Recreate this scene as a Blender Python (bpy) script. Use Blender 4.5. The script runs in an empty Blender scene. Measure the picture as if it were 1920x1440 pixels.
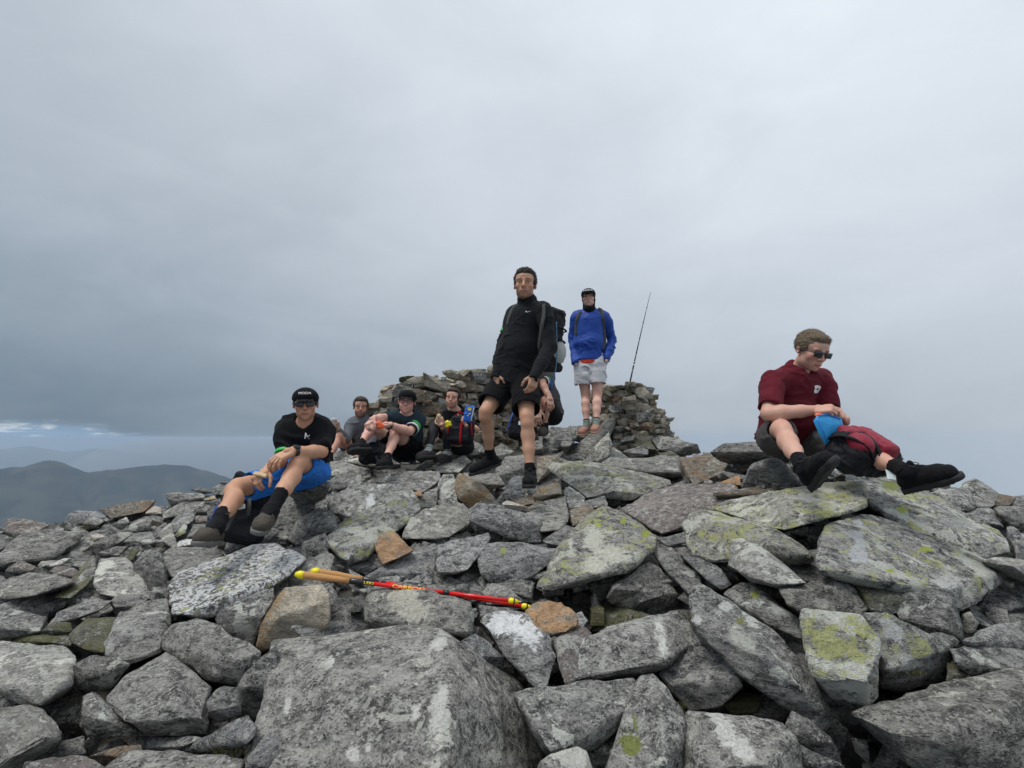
import bpy, bmesh, math, random
import numpy as np
from mathutils import Vector, Matrix, noise as mnoise
from mathutils.bvhtree import BVHTree

scene = bpy.context.scene
COL = scene.collection
PI = math.pi

# ------------------------------------------------------------------ camera
CAM = np.array([0.0, 0.0, 1.6])
F = 960.0                      # focal length in pixels of the 1920x1440 photograph
TH = math.atan(100.0 / F)      # tilt up
cam_data = bpy.data.cameras.new("camera")
cam = bpy.data.objects.new("camera", cam_data)
COL.objects.link(cam)
cam_data.sensor_width = 36.0
cam_data.lens = 36.0 * F / 1920.0
cam_data.clip_start = 0.05
cam_data.clip_end = 60000
cam.location = CAM
cam.rotation_euler = (PI / 2 + TH, 0, 0)
scene.camera = cam

# ------------------------------------------------------------------ colour management
scene.view_settings.view_transform = 'Standard'
scene.view_settings.look = 'None'
scene.view_settings.gamma = 1
scene.view_settings.use_curve_mapping = False
scene.view_settings.exposure = 0.0

# ------------------------------------------------------------------ node helper
class NT:
    def __init__(s, tree):
        s.t = tree; s.n = tree.nodes; s.l = tree.links
    def node(s, typ, **kw):
        n = s.n.new(typ)
        for k, v in kw.items():
            setattr(n, k, v)
        return n
    def put(s, sock, v):
        if isinstance(v, bpy.types.NodeSocket):
            s.l.new(v, sock)
        elif v is not None:
            if isinstance(v, (tuple, list)) and len(v) == 3 and sock.type == 'RGBA':
                v = (*v, 1)
            sock.default_value = v
    def math(s, op, a, b=None, c=None, clamp=False):
        n = s.node('ShaderNodeMath', operation=op, use_clamp=clamp)
        s.put(n.inputs[0], a)
        if b is not None: s.put(n.inputs[1], b)
        if c is not None: s.put(n.inputs[2], c)
        return n.outputs[0]
    def vmath(s, op, a, b=None):
        n = s.node('ShaderNodeVectorMath', operation=op)
        s.put(n.inputs[0], a)
        if b is not None: s.put(n.inputs[1], b)
        return n.outputs['Value'] if op in ('DOT_PRODUCT', 'LENGTH', 'DISTANCE') else n.outputs[0]
    def noise(s, vec, scale, detail=4, rough=0.55, dist=0.0, lac=2.0):
        n = s.node('ShaderNodeTexNoise')
        s.put(n.inputs['Vector'], vec)
        n.inputs['Scale'].default_value = scale
        n.inputs['Detail'].default_value = detail
        n.inputs['Roughness'].default_value = rough
        n.inputs['Distortion'].default_value = dist
        n.inputs['Lacunarity'].default_value = lac
        return n.outputs['Fac']
    def voro(s, vec, scale, feature='F1', out='Distance', rnd=1.0):
        n = s.node('ShaderNodeTexVoronoi', feature=feature)
        s.put(n.inputs['Vector'], vec)
        n.inputs['Scale'].default_value = scale
        n.inputs['Randomness'].default_value = rnd
        return n.outputs[out]
    def ramp(s, v, lo, hi, a=0.0, b=1.0):
        n = s.node('ShaderNodeMapRange', interpolation_type='SMOOTHSTEP')
        s.put(n.inputs[0], v)
        n.inputs[1].default_value = lo; n.inputs[2].default_value = hi
        n.inputs[3].default_value = a; n.inputs[4].default_value = b
        return n.outputs[0]
    def mix(s, f, a, b, typ='MIX'):
        n = s.node('ShaderNodeMix', data_type='RGBA', blend_type=typ)
        s.put(n.inputs[0], f); s.put(n.inputs[6], a); s.put(n.inputs[7], b)
        return n.outputs[2]
    def mapping(s, vec, scale=(1, 1, 1), rot=(0, 0, 0), loc=(0, 0, 0)):
        n = s.node('ShaderNodeMapping')
        s.put(n.inputs[0], vec)
        n.inputs['Location'].default_value = loc
        n.inputs['Rotation'].default_value = rot
        n.inputs['Scale'].default_value = scale
        return n.outputs[0]
    def bump(s, h, strength=1.0, dist=0.01, normal=None):
        n = s.node('ShaderNodeBump')
        n.inputs['Strength'].default_value = strength
        n.inputs['Distance'].default_value = dist
        s.put(n.inputs['Height'], h)
        if normal is not None: s.put(n.inputs['Normal'], normal)
        return n.outputs[0]

# ------------------------------------------------------------------ world: an overcast, cloud-filled sky
SUN_EL, SUN_AZ = math.radians(66), math.radians(250)
world = bpy.data.worlds.new("World")
scene.world = world
world.use_nodes = True
w = NT(world.node_tree)
w.n.clear()
sky = w.node('ShaderNodeTexSky', sky_type='NISHITA')
sky.sun_disc = False
sky.sun_elevation = SUN_EL
sky.sun_rotation = SUN_AZ
bg1 = w.node('ShaderNodeBackground'); bg1.inputs[1].default_value = 0.08
w.l.new(sky.outputs[0], bg1.inputs[0])
tc = w.node('ShaderNodeTexCoord')
d = tc.outputs['Generated']
sep = w.node('ShaderNodeSeparateXYZ'); w.l.new(d, sep.inputs[0])
X, Z = sep.outputs[0], sep.outputs[2]
zc = w.math('MAXIMUM', Z, 0.0)
nz = w.noise(w.mapping(d, scale=(1, 1, 1.6)), 1.7, 5, 0.5, 0.4)
nz2 = w.noise(w.mapping(d, scale=(1, 1, 3)), 5.0, 6, 0.5, 0.3)
g = w.math('MULTIPLY_ADD', X, 0.195, 0.425)
g = w.math('MULTIPLY_ADD', zc, 0.55, g)
g = w.math('MULTIPLY_ADD', w.math('SUBTRACT', nz, 0.5), 0.30, g)
g = w.math('MULTIPLY_ADD', w.math('SUBTRACT', nz2, 0.5), 0.05, g)
# the dark cloud base low on the left
dx = w.math('DIVIDE', w.math('ADD', X, 0.62), 0.34)
dz = w.math('DIVIDE', w.math('ADD', w.math('SUBTRACT', Z, 0.10), w.math('MULTIPLY', w.math('ADD', X, 0.6), 0.25)), 0.24)
rr = w.math('ADD', w.math('MULTIPLY', dx, dx), w.math('MULTIPLY', dz, dz))
dk = w.math('EXPONENT', w.math('MULTIPLY', rr, -1.0))
g = w.math('MULTIPLY_ADD', dk, -0.03, g)
# soft billows in the cloud
bw = w.ramp(w.noise(w.mapping(d, scale=(1, 1, 2.2), loc=(3, 1, 0)), 3.1, 6, 0.55, 0.8), 0.35, 0.70, -0.5, 0.5)
g = w.math('MULTIPLY_ADD', bw, 0.045, g)
g = w.math('MAXIMUM', g, 0.1)
cc = w.node('ShaderNodeCombineColor')
w.l.new(w.math('MULTIPLY_ADD', g, 1.0, -0.062), cc.inputs[0])
w.l.new(g, cc.inputs[1])
w.l.new(w.math('MULTIPLY_ADD', g, 1.0, 0.072), cc.inputs[2])
# the clear strip under the cloud base, far left
edge = w.math('MULTIPLY_ADD', w.math('SUBTRACT', w.noise(w.mapping(d, scale=(1, 1, 2)), 14, 4, 0.6), 0.5), 0.03, Z)
edge = w.math('MULTIPLY_ADD', w.math('ADD', X, 0.66), 0.16, edge)
gap = w.math('MULTIPLY', w.ramp(edge, 0.004, 0.026, 1, 0), w.ramp(X, -0.66, -0.50, 1, 0))
puff = w.ramp(w.noise(w.mapping(d, scale=(1, 1, 7)), 16, 5, 0.6), 0.50, 0.66)
gapc = w.mix(puff, (0.27, 0.40, 0.56), (0.75, 0.82, 0.88))
ccol = w.mix(gap, cc.outputs[0], gapc)
bg2 = w.node('ShaderNodeBackground'); bg2.inputs[1].default_value = 1.0
w.l.new(ccol, bg2.inputs[0])
ms = w.node('ShaderNodeMixShader'); ms.inputs[0].default_value = 0.95
w.l.new(bg1.outputs[0], ms.inputs[1]); w.l.new(bg2.outputs[0], ms.inputs[2])
wo = w.node('ShaderNodeOutputWorld'); w.l.new(ms.outputs[0], wo.inputs[0])

sun_data = bpy.data.lights.new("sun", 'SUN')
sun_data.energy = 2.3
sun_data.angle = math.radians(25)
sun_data.color = (1.0, 0.96, 0.90)
sun = bpy.data.objects.new("sun", sun_data)
COL.objects.link(sun)
_sd = Vector((math.sin(SUN_AZ) * math.cos(SUN_EL), math.cos(SUN_AZ) * math.cos(SUN_EL), math.sin(SUN_EL)))
sun.rotation_euler = _sd.to_track_quat('Z', 'Y').to_euler()

# ------------------------------------------------------------------ projection helpers
ct, st = math.cos(TH), math.sin(TH)
def ray(px, py):
    a = (px - 960.0) / F; b = (720.0 - py) / F
    return np.array([a, ct - b * st, st + b * ct])
def P(px, py, depth):
    r = ray(px, py)
    return CAM + r * (depth / r[1])
def V(a): return np.asarray(a, float)
def norm(v):
    v = V(v); return v / (np.linalg.norm(v) + 1e-12)
def reach(parent, px, py, L, near=True):
    """point seen at px,py that lies L from parent (so limbs keep their real length)"""
    r = norm(ray(px, py)); o = CAM - parent
    b = r @ o; c = o @ o - L * L
    disc = b * b - c
    if disc <= 0:
        q = CAM + r * (-b)
        return parent + norm(q - parent) * L
    s = -b - math.sqrt(disc) if near else -b + math.sqrt(disc)
    return CAM + r * s

# ------------------------------------------------------------------ object helpers
def setp(o, label=None, category=None, group=None, kind=None):
    if label: o['label'] = label
    if category: o['category'] = category
    if group: o['group'] = group
    if kind: o['kind'] = kind
    return o
def thing(name, loc, label, category, group=None, kind=None):
    o = bpy.data.objects.new(name, None)
    o.empty_display_size = 0.1
    COL.objects.link(o); o.location = tuple(float(x) for x in loc)
    return setp(o, label, category, group, kind)
def base_of(o):
    b = np.zeros(3)
    while o is not None:
        b = b + np.array(o.location); o = o.parent
    return b
def obj(name, verts, faces, mat, parent=None, smooth=True, origin=None, label=None, crisp=None):
    """mesh in world coordinates -> object, origin at the parent's or at the given point"""
    verts = np.asarray(verts, float)
    pb = base_of(parent)
    if origin is None: origin = pb if parent is not None else verts.mean(0)
    origin = np.asarray(origin, float)
    me = bpy.data.meshes.new(name)
    v = (verts - origin).astype(np.float32)
    if isinstance(faces, np.ndarray):
        k = faces.shape[1]; nf = len(faces)
        me.vertices.add(len(v)); me.vertices.foreach_set('co', v.ravel())
        me.loops.add(nf * k); me.loops.foreach_set('vertex_index', faces.astype(np.int32).ravel())
        me.polygons.add(nf)
        me.polygons.foreach_set('loop_start', np.arange(0, nf * k, k, dtype=np.int32))
        me.update(calc_edges=True)
        me.polygons.foreach_set('use_smooth', np.full(nf, smooth, dtype=bool))
    else:
        me.from_pydata([tuple(x) for x in v.tolist()], [], faces)
        me.polygons.foreach_set('use_smooth', np.full(len(me.polygons), smooth, dtype=bool))
    me.update()
    if crisp: me.set_sharp_from_angle(angle=math.radians(crisp))
    if mat is not None: me.materials.append(mat)
    o = bpy.data.objects.new(name, me)
    COL.objects.link(o)
    o.location = tuple(origin - pb)
    if parent is not None: o.parent = parent
    if label: o['label'] = label
    return o
def vcol(o, colors, name='tint'):
    a = o.data.color_attributes.new(name, 'FLOAT_COLOR', 'POINT')
    c = np.ones((len(o.data.vertices), 4), np.float32); c[:, :3] = colors
    a.data.foreach_set('color', c.ravel())

# ------------------------------------------------------------------ vectorised value noise
def _hash(ix, iy, iz, seed):
    with np.errstate(over='ignore'):
        h = (ix.astype(np.uint32) * np.uint32(374761393)) ^ (iy.astype(np.uint32) * np.uint32(668265263)) ^ \
            (iz.astype(np.uint32) * np.uint32(2147483647 - 12345)) ^ np.uint32(seed * 144665 + 17)
        h = (h ^ (h >> np.uint32(13))) * np.uint32(1274126177)
        h = (h ^ (h >> np.uint32(15))) * np.uint32(2246822519)
        h ^= h >> np.uint32(14)
    return h.astype(np.float64) / 4294967295.0
def vnoise(p, seed=0):
    p = np.asarray(p, float); i = np.floor(p).astype(np.int64); f = p - i
    f = f * f * f * (f * (f * 6 - 15) + 10)
    i = (i + 100000).astype(np.int64)
    r = 0
    for dx in (0, 1):
        wx = f[:, 0] if dx else 1 - f[:, 0]
        for dy in (0, 1):
            wy = f[:, 1] if dy else 1 - f[:, 1]
            for dz in (0, 1):
                wz = f[:, 2] if dz else 1 - f[:, 2]
                r = r + wx * wy * wz * _hash(i[:, 0] + dx, i[:, 1] + dy, i[:, 2] + dz, seed)
    return r * 2 - 1
def fbm(p, freq, octaves=4, seed=0, gain=0.5):
    p = np.asarray(p, float) * freq; a = 1.0; s = 0; t = 0
    for k in range(octaves):
        s = s + a * vnoise(p * (2.03 ** k) + k * 17.3, seed + k); t += a; a *= gain
    return s / t

# ------------------------------------------------------------------ signed-distance modelling
class Vol:
    """union of smooth blended primitives on a grid, turned into one closed mesh"""
    def __init__(s, lo, hi, h):
        s.h = h; s.lo = V(lo) - 3 * h
        n = np.ceil((V(hi) + 3 * h - s.lo) / h).astype(int) + 1
        s.n = n
        s.ax = [s.lo[i] + np.arange(n[i]) * h for i in range(3)]
        s.a = np.full(tuple(n), 1.0, np.float32)
    def _sub(s, lo, hi, pad):
        sl = []
        for i in range(3):
            a = int(max(0, math.floor((lo[i] - pad - s.lo[i]) / s.h)))
            b = int(min(s.n[i], math.ceil((hi[i] + pad - s.lo[i]) / s.h) + 1))
            if b <= a: return None, None
            sl.append(slice(a, b))
        X = s.ax[0][sl[0]][:, None, None]; Y = s.ax[1][sl[1]][None, :, None]; Z = s.ax[2][sl[2]][None, None, :]
        return tuple(sl), (X, Y, Z)
    def op(s, lo, hi, f, k=0.0, sub=False, cuts=None):
        pad = k + 2 * s.h + 0.004
        sl, g = s._sub(lo, hi, pad)
        if sl is None: return
        d = f(*g).astype(np.float32)
        if cuts:
            for (cp, cn) in cuts:
                cn = norm(cn)
                d = np.maximum(d, ((g[0] - cp[0]) * cn[0] + (g[1] - cp[1]) * cn[1] + (g[2] - cp[2]) * cn[2]).astype(np.float32))
        A = s.a[sl]
        if sub:
            d = -d
            if k > 0:
                h = np.clip(0.5 - 0.5 * (A - d) / k, 0, 1); s.a[sl] = A * (1 - h) + d * h + k * h * (1 - h)
            else: s.a[sl] = np.maximum(A, d)
        else:
            if k > 0:
                h = np.maximum(k - np.abs(A - d), 0) / k
                s.a[sl] = np.minimum(A, d) - h * h * k * 0.25
            else: s.a[sl] = np.minimum(A, d)
    def cone(s, a, b, ra, rb, k=0.0, axis=None, sc=1.0, sub=False, cuts=None):
        """rounded cone a->b; the cross section is sc times wider along axis"""
        a = V(a); b = V(b); m = max(ra, rb) * max(sc, 1.0)
        lo = np.minimum(a, b) - m; hi = np.maximum(a, b) + m
        ba = b - a
        if axis is not None:
            e = norm(axis); q = 1.0 / sc
            ba2 = ba + e * (ba @ e) * (q - 1)
        else: ba2 = ba
        L2 = ba2 @ ba2 + 1e-12
        def f(X, Y, Z):
            x = X - a[0]; y = Y - a[1]; z = Z - a[2]
            if axis is not None:
                t = (x * e[0] + y * e[1] + z * e[2]) * (q - 1)
                x = x + e[0] * t; y = y + e[1] * t; z = z + e[2] * t
            h = np.clip((x * ba2[0] + y * ba2[1] + z * ba2[2]) / L2, 0, 1)
            x = x - ba2[0] * h; y = y - ba2[1] * h; z = z - ba2[2] * h
            return np.sqrt(x * x + y * y + z * z) - (ra + (rb - ra) * h)
        s.op(lo, hi, f, k, sub, cuts)
    def chain(s, pts, rs, k=0.0, **kw):
        for i in range(len(pts) - 1):
            s.cone(pts[i], pts[i + 1], rs[i], rs[i + 1], k, **kw)
    def ell(s, c, r, R=None, k=0.0, sub=False, cuts=None):
        c = V(c); r = V(r); R = np.eye(3) if R is None else V(R)
        ext = np.sqrt(((R * r[None, :]) ** 2).sum(1))
        def f(X, Y, Z):
            x = X - c[0]; y = Y - c[1]; z = Z - c[2]
            u = (x * R[0, 0] + y * R[1, 0] + z * R[2, 0]); v = (x * R[0, 1] + y * R[1, 1] + z * R[2, 1]); q = (x * R[0, 2] + y * R[1, 2] + z * R[2, 2])
            k0 = np.sqrt((u / r[0]) ** 2 + (v / r[1]) ** 2 + (q / r[2]) ** 2)
            k1 = np.sqrt((u / r[0] ** 2) ** 2 + (v / r[1] ** 2) ** 2 + (q / r[2] ** 2) ** 2) + 1e-9
            return k0 * (k0 - 1) / k1
        s.op(c - ext, c + ext, f, k, sub, cuts)
    def box(s, c, r, R=None, rad=0.01, k=0.0, sub=False, cuts=None):
        c = V(c); r = V(r); R = np.eye(3) if R is None else V(R)
        ext = np.abs(R * r[None, :]).sum(1)
        def f(X, Y, Z):
            x = X - c[0]; y = Y - c[1]; z = Z - c[2]
            u = np.abs(x * R[0, 0] + y * R[1, 0] + z * R[2, 0]) - (r[0] - rad)
            v = np.abs(x * R[0, 1] + y * R[1, 1] + z * R[2, 1]) - (r[1] - rad)
            q = np.abs(x * R[0, 2] + y * R[1, 2] + z * R[2, 2]) - (r[2] - rad)
            return np.sqrt(np.maximum(u, 0) ** 2 + np.maximum(v, 0) ** 2 + np.maximum(q, 0) ** 2) + \
                np.minimum(np.maximum(u, np.maximum(v, q)), 0) - rad
        s.op(c - ext, c + ext, f, k, sub, cuts)
    def mesh(s):
        A = s.a; S = A < 0
        cnt = np.zeros(tuple(x - 1 for x in A.shape), np.int8)
        for dx in (0, 1):
            for dy in (0, 1):
                for dz in (0, 1):
                    cnt += S[dx:A.shape[0] - 1 + dx, dy:A.shape[1] - 1 + dy, dz:A.shape[2] - 1 + dz]
        act = (cnt > 0) & (cnt < 8)
        idx = np.argwhere(act)
        if len(idx) == 0: return np.zeros((0, 3)), np.zeros((0, 4), int)
        num = np.full(act.shape, -1, np.int32); num[act] = np.arange(len(idx))
        c = {}
        for dx in (0, 1):
            for dy in (0, 1):
                for dz in (0, 1):
                    c[(dx, dy, dz)] = A[idx[:, 0] + dx, idx[:, 1] + dy, idx[:, 2] + dz]
        pos = np.zeros((len(idx), 3)); n = np.zeros(len(idx))
        for p in c:
            for ax in range(3):
                if p[ax] == 0:
                    q = list(p); q[ax] = 1; q = tuple(q)
                    m = (c[p] < 0) != (c[q] < 0)
                    t = np.where(m, c[p] / np.where(m, c[p] - c[q], 1), 0)
                    e = np.array(p, float)[None, :] * m[:, None]
                    e[:, ax] += t
                    pos += e * m[:, None]; n += m
        pos = pos / n[:, None] + idx
        verts = s.lo + pos * s.h
        F_ = []
        for ax in range(3):
            o1, o2 = [(1, 2), (2, 0), (0, 1)][ax]
            sl0 = [slice(1, -1)] * 3; sl1 = [slice(1, -1)] * 3
            sl0[ax] = slice(0, -1); sl1[ax] = slice(1, None)
            a0 = S[tuple(sl0)]; a1 = S[tuple(sl1)]
            ch = np.argwhere(a0 != a1)
            if len(ch) == 0: continue
            ins = a0[ch[:, 0], ch[:, 1], ch[:, 2]]
            base = ch + 1; base[:, ax] = ch[:, ax]
            def cell(d1, d2):
                b = base.copy(); b[:, o1] += d1; b[:, o2] += d2
                return num[b[:, 0], b[:, 1], b[:, 2]]
            q = np.stack([cell(-1, -1), cell(0, -1), cell(0, 0), cell(-1, 0)], 1)
            q[~ins] = q[~ins][:, ::-1]
            F_.append(q)
        return verts, np.concatenate(F_)
def vnormals(v, f):
    fn = np.cross(v[f[:, 2]] - v[f[:, 0]], v[f[:, 3 % f.shape[1]]] - v[f[:, 1]]) if f.shape[1] == 4 else \
        np.cross(v[f[:, 1]] - v[f[:, 0]], v[f[:, 2]] - v[f[:, 0]])
    n = np.zeros_like(v)
    for k in range(f.shape[1]):
        for ax in range(3):
            n[:, ax] += np.bincount(f[:, k], fn[:, ax], minlength=len(v))
    return n / (np.linalg.norm(n, axis=1)[:, None] + 1e-12)
def join(parts):
    vs, fs, o = [], [], 0
    for v, f in parts:
        if len(v) == 0: continue
        if f.shape[1] == 3: f = np.concatenate([f, f[:, 2:3]], 1)
        vs.append(v); fs.append(f + o); o += len(v)
    return np.concatenate(vs), np.concatenate(fs)

# ------------------------------------------------------------------ simple meshes
def tube(pts, r, seg=8, caps=True, flat=None, up=None):
    """tube through pts; r number or list; flat=(w,h) makes a strap instead"""
    pts = [V(p) for p in pts]; n = len(pts)
    rs = r if isinstance(r, (list, tuple, np.ndarray)) else [r] * n
    vs = []; prev = V(up) if up is not None else None
    for i, p in enumerate(pts):
        t = norm(pts[min(i + 1, n - 1)] - pts[max(i - 1, 0)])
        if prev is None:
            prev = np.array([0, 0, 1.0]) if abs(t[2]) < 0.9 else np.array([1.0, 0, 0])
        a = norm(prev - t * (prev @ t)); b = np.cross(t, a)
        if up is None: prev = a
        if flat:
            hw, hh = flat[0] / 2, flat[1] / 2
            for (x, y) in ((-hw, -hh), (hw, -hh), (hw, hh), (-hw, hh)): vs.append(p + b * x + a * y)
        else:
            for k in range(seg):
                an = 2 * PI * k / seg
                vs.append(p + (a * math.cos(an) + b * math.sin(an)) * rs[i])
    m = 4 if flat else seg
    fs = []
    for i in range(n - 1):
        for k in range(m):
            fs.append([i * m + k, i * m + (k + 1) % m, (i + 1) * m + (k + 1) % m, (i + 1) * m + k])
    vs = np.array(vs)
    if caps:
        for i, rev in ((0, True), (n - 1, False)):
            c = len(vs); vs = np.vstack([vs, pts[i]])
            for k in range(m):
                q = [i * m + k, i * m + (k + 1) % m, c, c]
                fs.append(q[::-1] if rev else q)
    return vs, np.array(fs)
def fix_tris(fs):
    return [list(dict.fromkeys(f)) for f in fs.tolist()] if isinstance(fs, np.ndarray) else fs
def smooth_path(pts, n=6):
    pts = [V(p) for p in pts]; out = []
    q = [2 * pts[0] - pts[1]] + pts + [2 * pts[-1] - pts[-2]]
    for i in range(1, len(q) - 2):
        for k in range(n):
            t = k / n
            out.append(0.5 * ((2 * q[i]) + (-q[i - 1] + q[i + 1]) * t + (2 * q[i - 1] - 5 * q[i] + 4 * q[i + 1] - q[i + 2]) * t * t + (-q[i - 1] + 3 * q[i] - 3 * q[i + 1] + q[i + 2]) * t ** 3))
    out.append(pts[-1]); return out
def tobj(name, vf, mat, parent=None, **kw):
    v, f = vf
    return obj(name, v, fix_tris(f), mat, parent, **kw)

_ico = {}
def ico(n):
    if n not in _ico:
        bm = bmesh.new(); bmesh.ops.create_icosphere(bm, subdivisions=n, radius=1)
        _ico[n] = (np.array([v.co[:] for v in bm.verts]), np.array([[v.index for v in f.verts] for f in bm.faces]))
        bm.free()
    return _ico[n]
def hull_planes(pts):
    bm = bmesh.new()
    vs = [bm.verts.new(p) for p in pts]
    r = bmesh.ops.convex_hull(bm, input=vs)
    bm.normal_update()
    N, D = [], []
    for f in bm.faces:
        if f.calc_area() < 1e-9: continue
        N.append(f.normal[:]); D.append(f.normal.dot(f.verts[0].co))
    bm.free()
    return np.array(N), np.array(D)
def rock_mesh(pts, res=4, p=60, amp=0.01, seed=0, strata=0.004, chop=0):
    """fractured stone: the convex body through pts, planes cut off it, edges chamfered, then chipped, pitted and bedded by noise"""
    pts = np.asarray(pts, float); c = pts.mean(0)
    q = pts - c
    ext = np.abs(q).max(0); size = np.linalg.norm(q, axis=1).max()
    rng = np.random.RandomState(seed)
    bm = bmesh.new()
    vs = [bm.verts.new(x) for x in q]
    r = bmesh.ops.convex_hull(bm, input=vs)
    junk = [g for g in r['geom_interior'] + r['geom_unused'] if isinstance(g, bmesh.types.BMVert)]
    if junk: bmesh.ops.delete(bm, geom=list(set(junk)), context='VERTS')
    for k in range(chop):
        n = rng.randn(3); n /= np.linalg.norm(n)
        e = max(v.co.dot(Vector(n)) for v in bm.verts)
        cut = bmesh.ops.bisect_plane(bm, geom=bm.verts[:] + bm.edges[:] + bm.faces[:], plane_co=Vector(n * e * rng.uniform(0.72, 0.92)), plane_no=Vector(n), clear_outer=True)
        ed = [g for g in cut['geom_cut'] if isinstance(g, bmesh.types.BMEdge)]
        if ed: bmesh.ops.contextual_create(bm, geom=ed)
    bmesh.ops.dissolve_limit(bm, angle_limit=math.radians(4), verts=bm.verts[:], edges=bm.edges[:])
    bmesh.ops.remove_doubles(bm, verts=bm.verts[:], dist=size * 0.02)
    thick = max(sorted(np.ptp(q, 0))[0], 0.02)
    bmesh.ops.bevel(bm, geom=bm.edges[:], offset=min(0.015 * size, 0.10 * thick) * (60.0 / p), segments=1, affect='EDGES', clamp_overlap=True)
    bmesh.ops.triangulate(bm, faces=bm.faces[:])
    L = size * {6: 0.030, 5: 0.062, 4: 0.125, 3: 0.34, 2: 1.2, 1: 4.0}[res]
    for k in range(8):
        es = [e for e in bm.edges if e.calc_length() > L]
        if not es or len(bm.faces) > 90000: break
        bmesh.ops.subdivide_edges(bm, edges=es, cuts=1)
        bmesh.ops.triangulate(bm, faces=[f for f in bm.faces if len(f.verts) > 3])
    bm.verts.index_update()
    v = np.array([x.co[:] for x in bm.verts]); faces = np.array([[x.index for x in f.verts] for f in bm.faces])
    bm.free()
    n = vnormals(v, faces)
    o = rng.rand(3) * 50
    a1 = fbm(v + o, 2.4 / max(size, 0.05), 2, seed) * amp * 0.9
    a2 = fbm(v + o, 14.0, 4, seed + 5, 0.65) * amp * 0.62
    tn = fbm(v + o + 4, 1.8 / max(size, 0.05), 3, seed + 21) * 3.2
    tr = np.floor(tn) + np.clip((tn - np.floor(tn)) * 6, 0, 1)
    a2 = a2 + tr * amp * 0.42
    fol = norm(rng.randn(3) * 0.6 + np.array([0, -0.3, 1.0]))
    h = v @ fol
    w_ = fbm(v + o, 4.0, 2, seed + 9) * 0.02
    lay = vnoise(np.stack([(h + w_) * 48, (v @ norm(np.cross(fol, [0.3, 1, 0.2]))) * 3, np.zeros(len(v))], 1) + o, seed + 3)
    lay = np.sign(lay) * np.abs(lay) ** 0.6
    a3 = lay * strata * 1.4 * (1 - np.abs(n @ fol) ** 2)
    ch = np.minimum(fbm(v + o + 9, 5.0, 2, seed + 11) + 0.2, 0) * amp * 1.8
    v = v + n * (a1 + a2 + a3 + ch)[:, None]
    return v + c, faces
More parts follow.
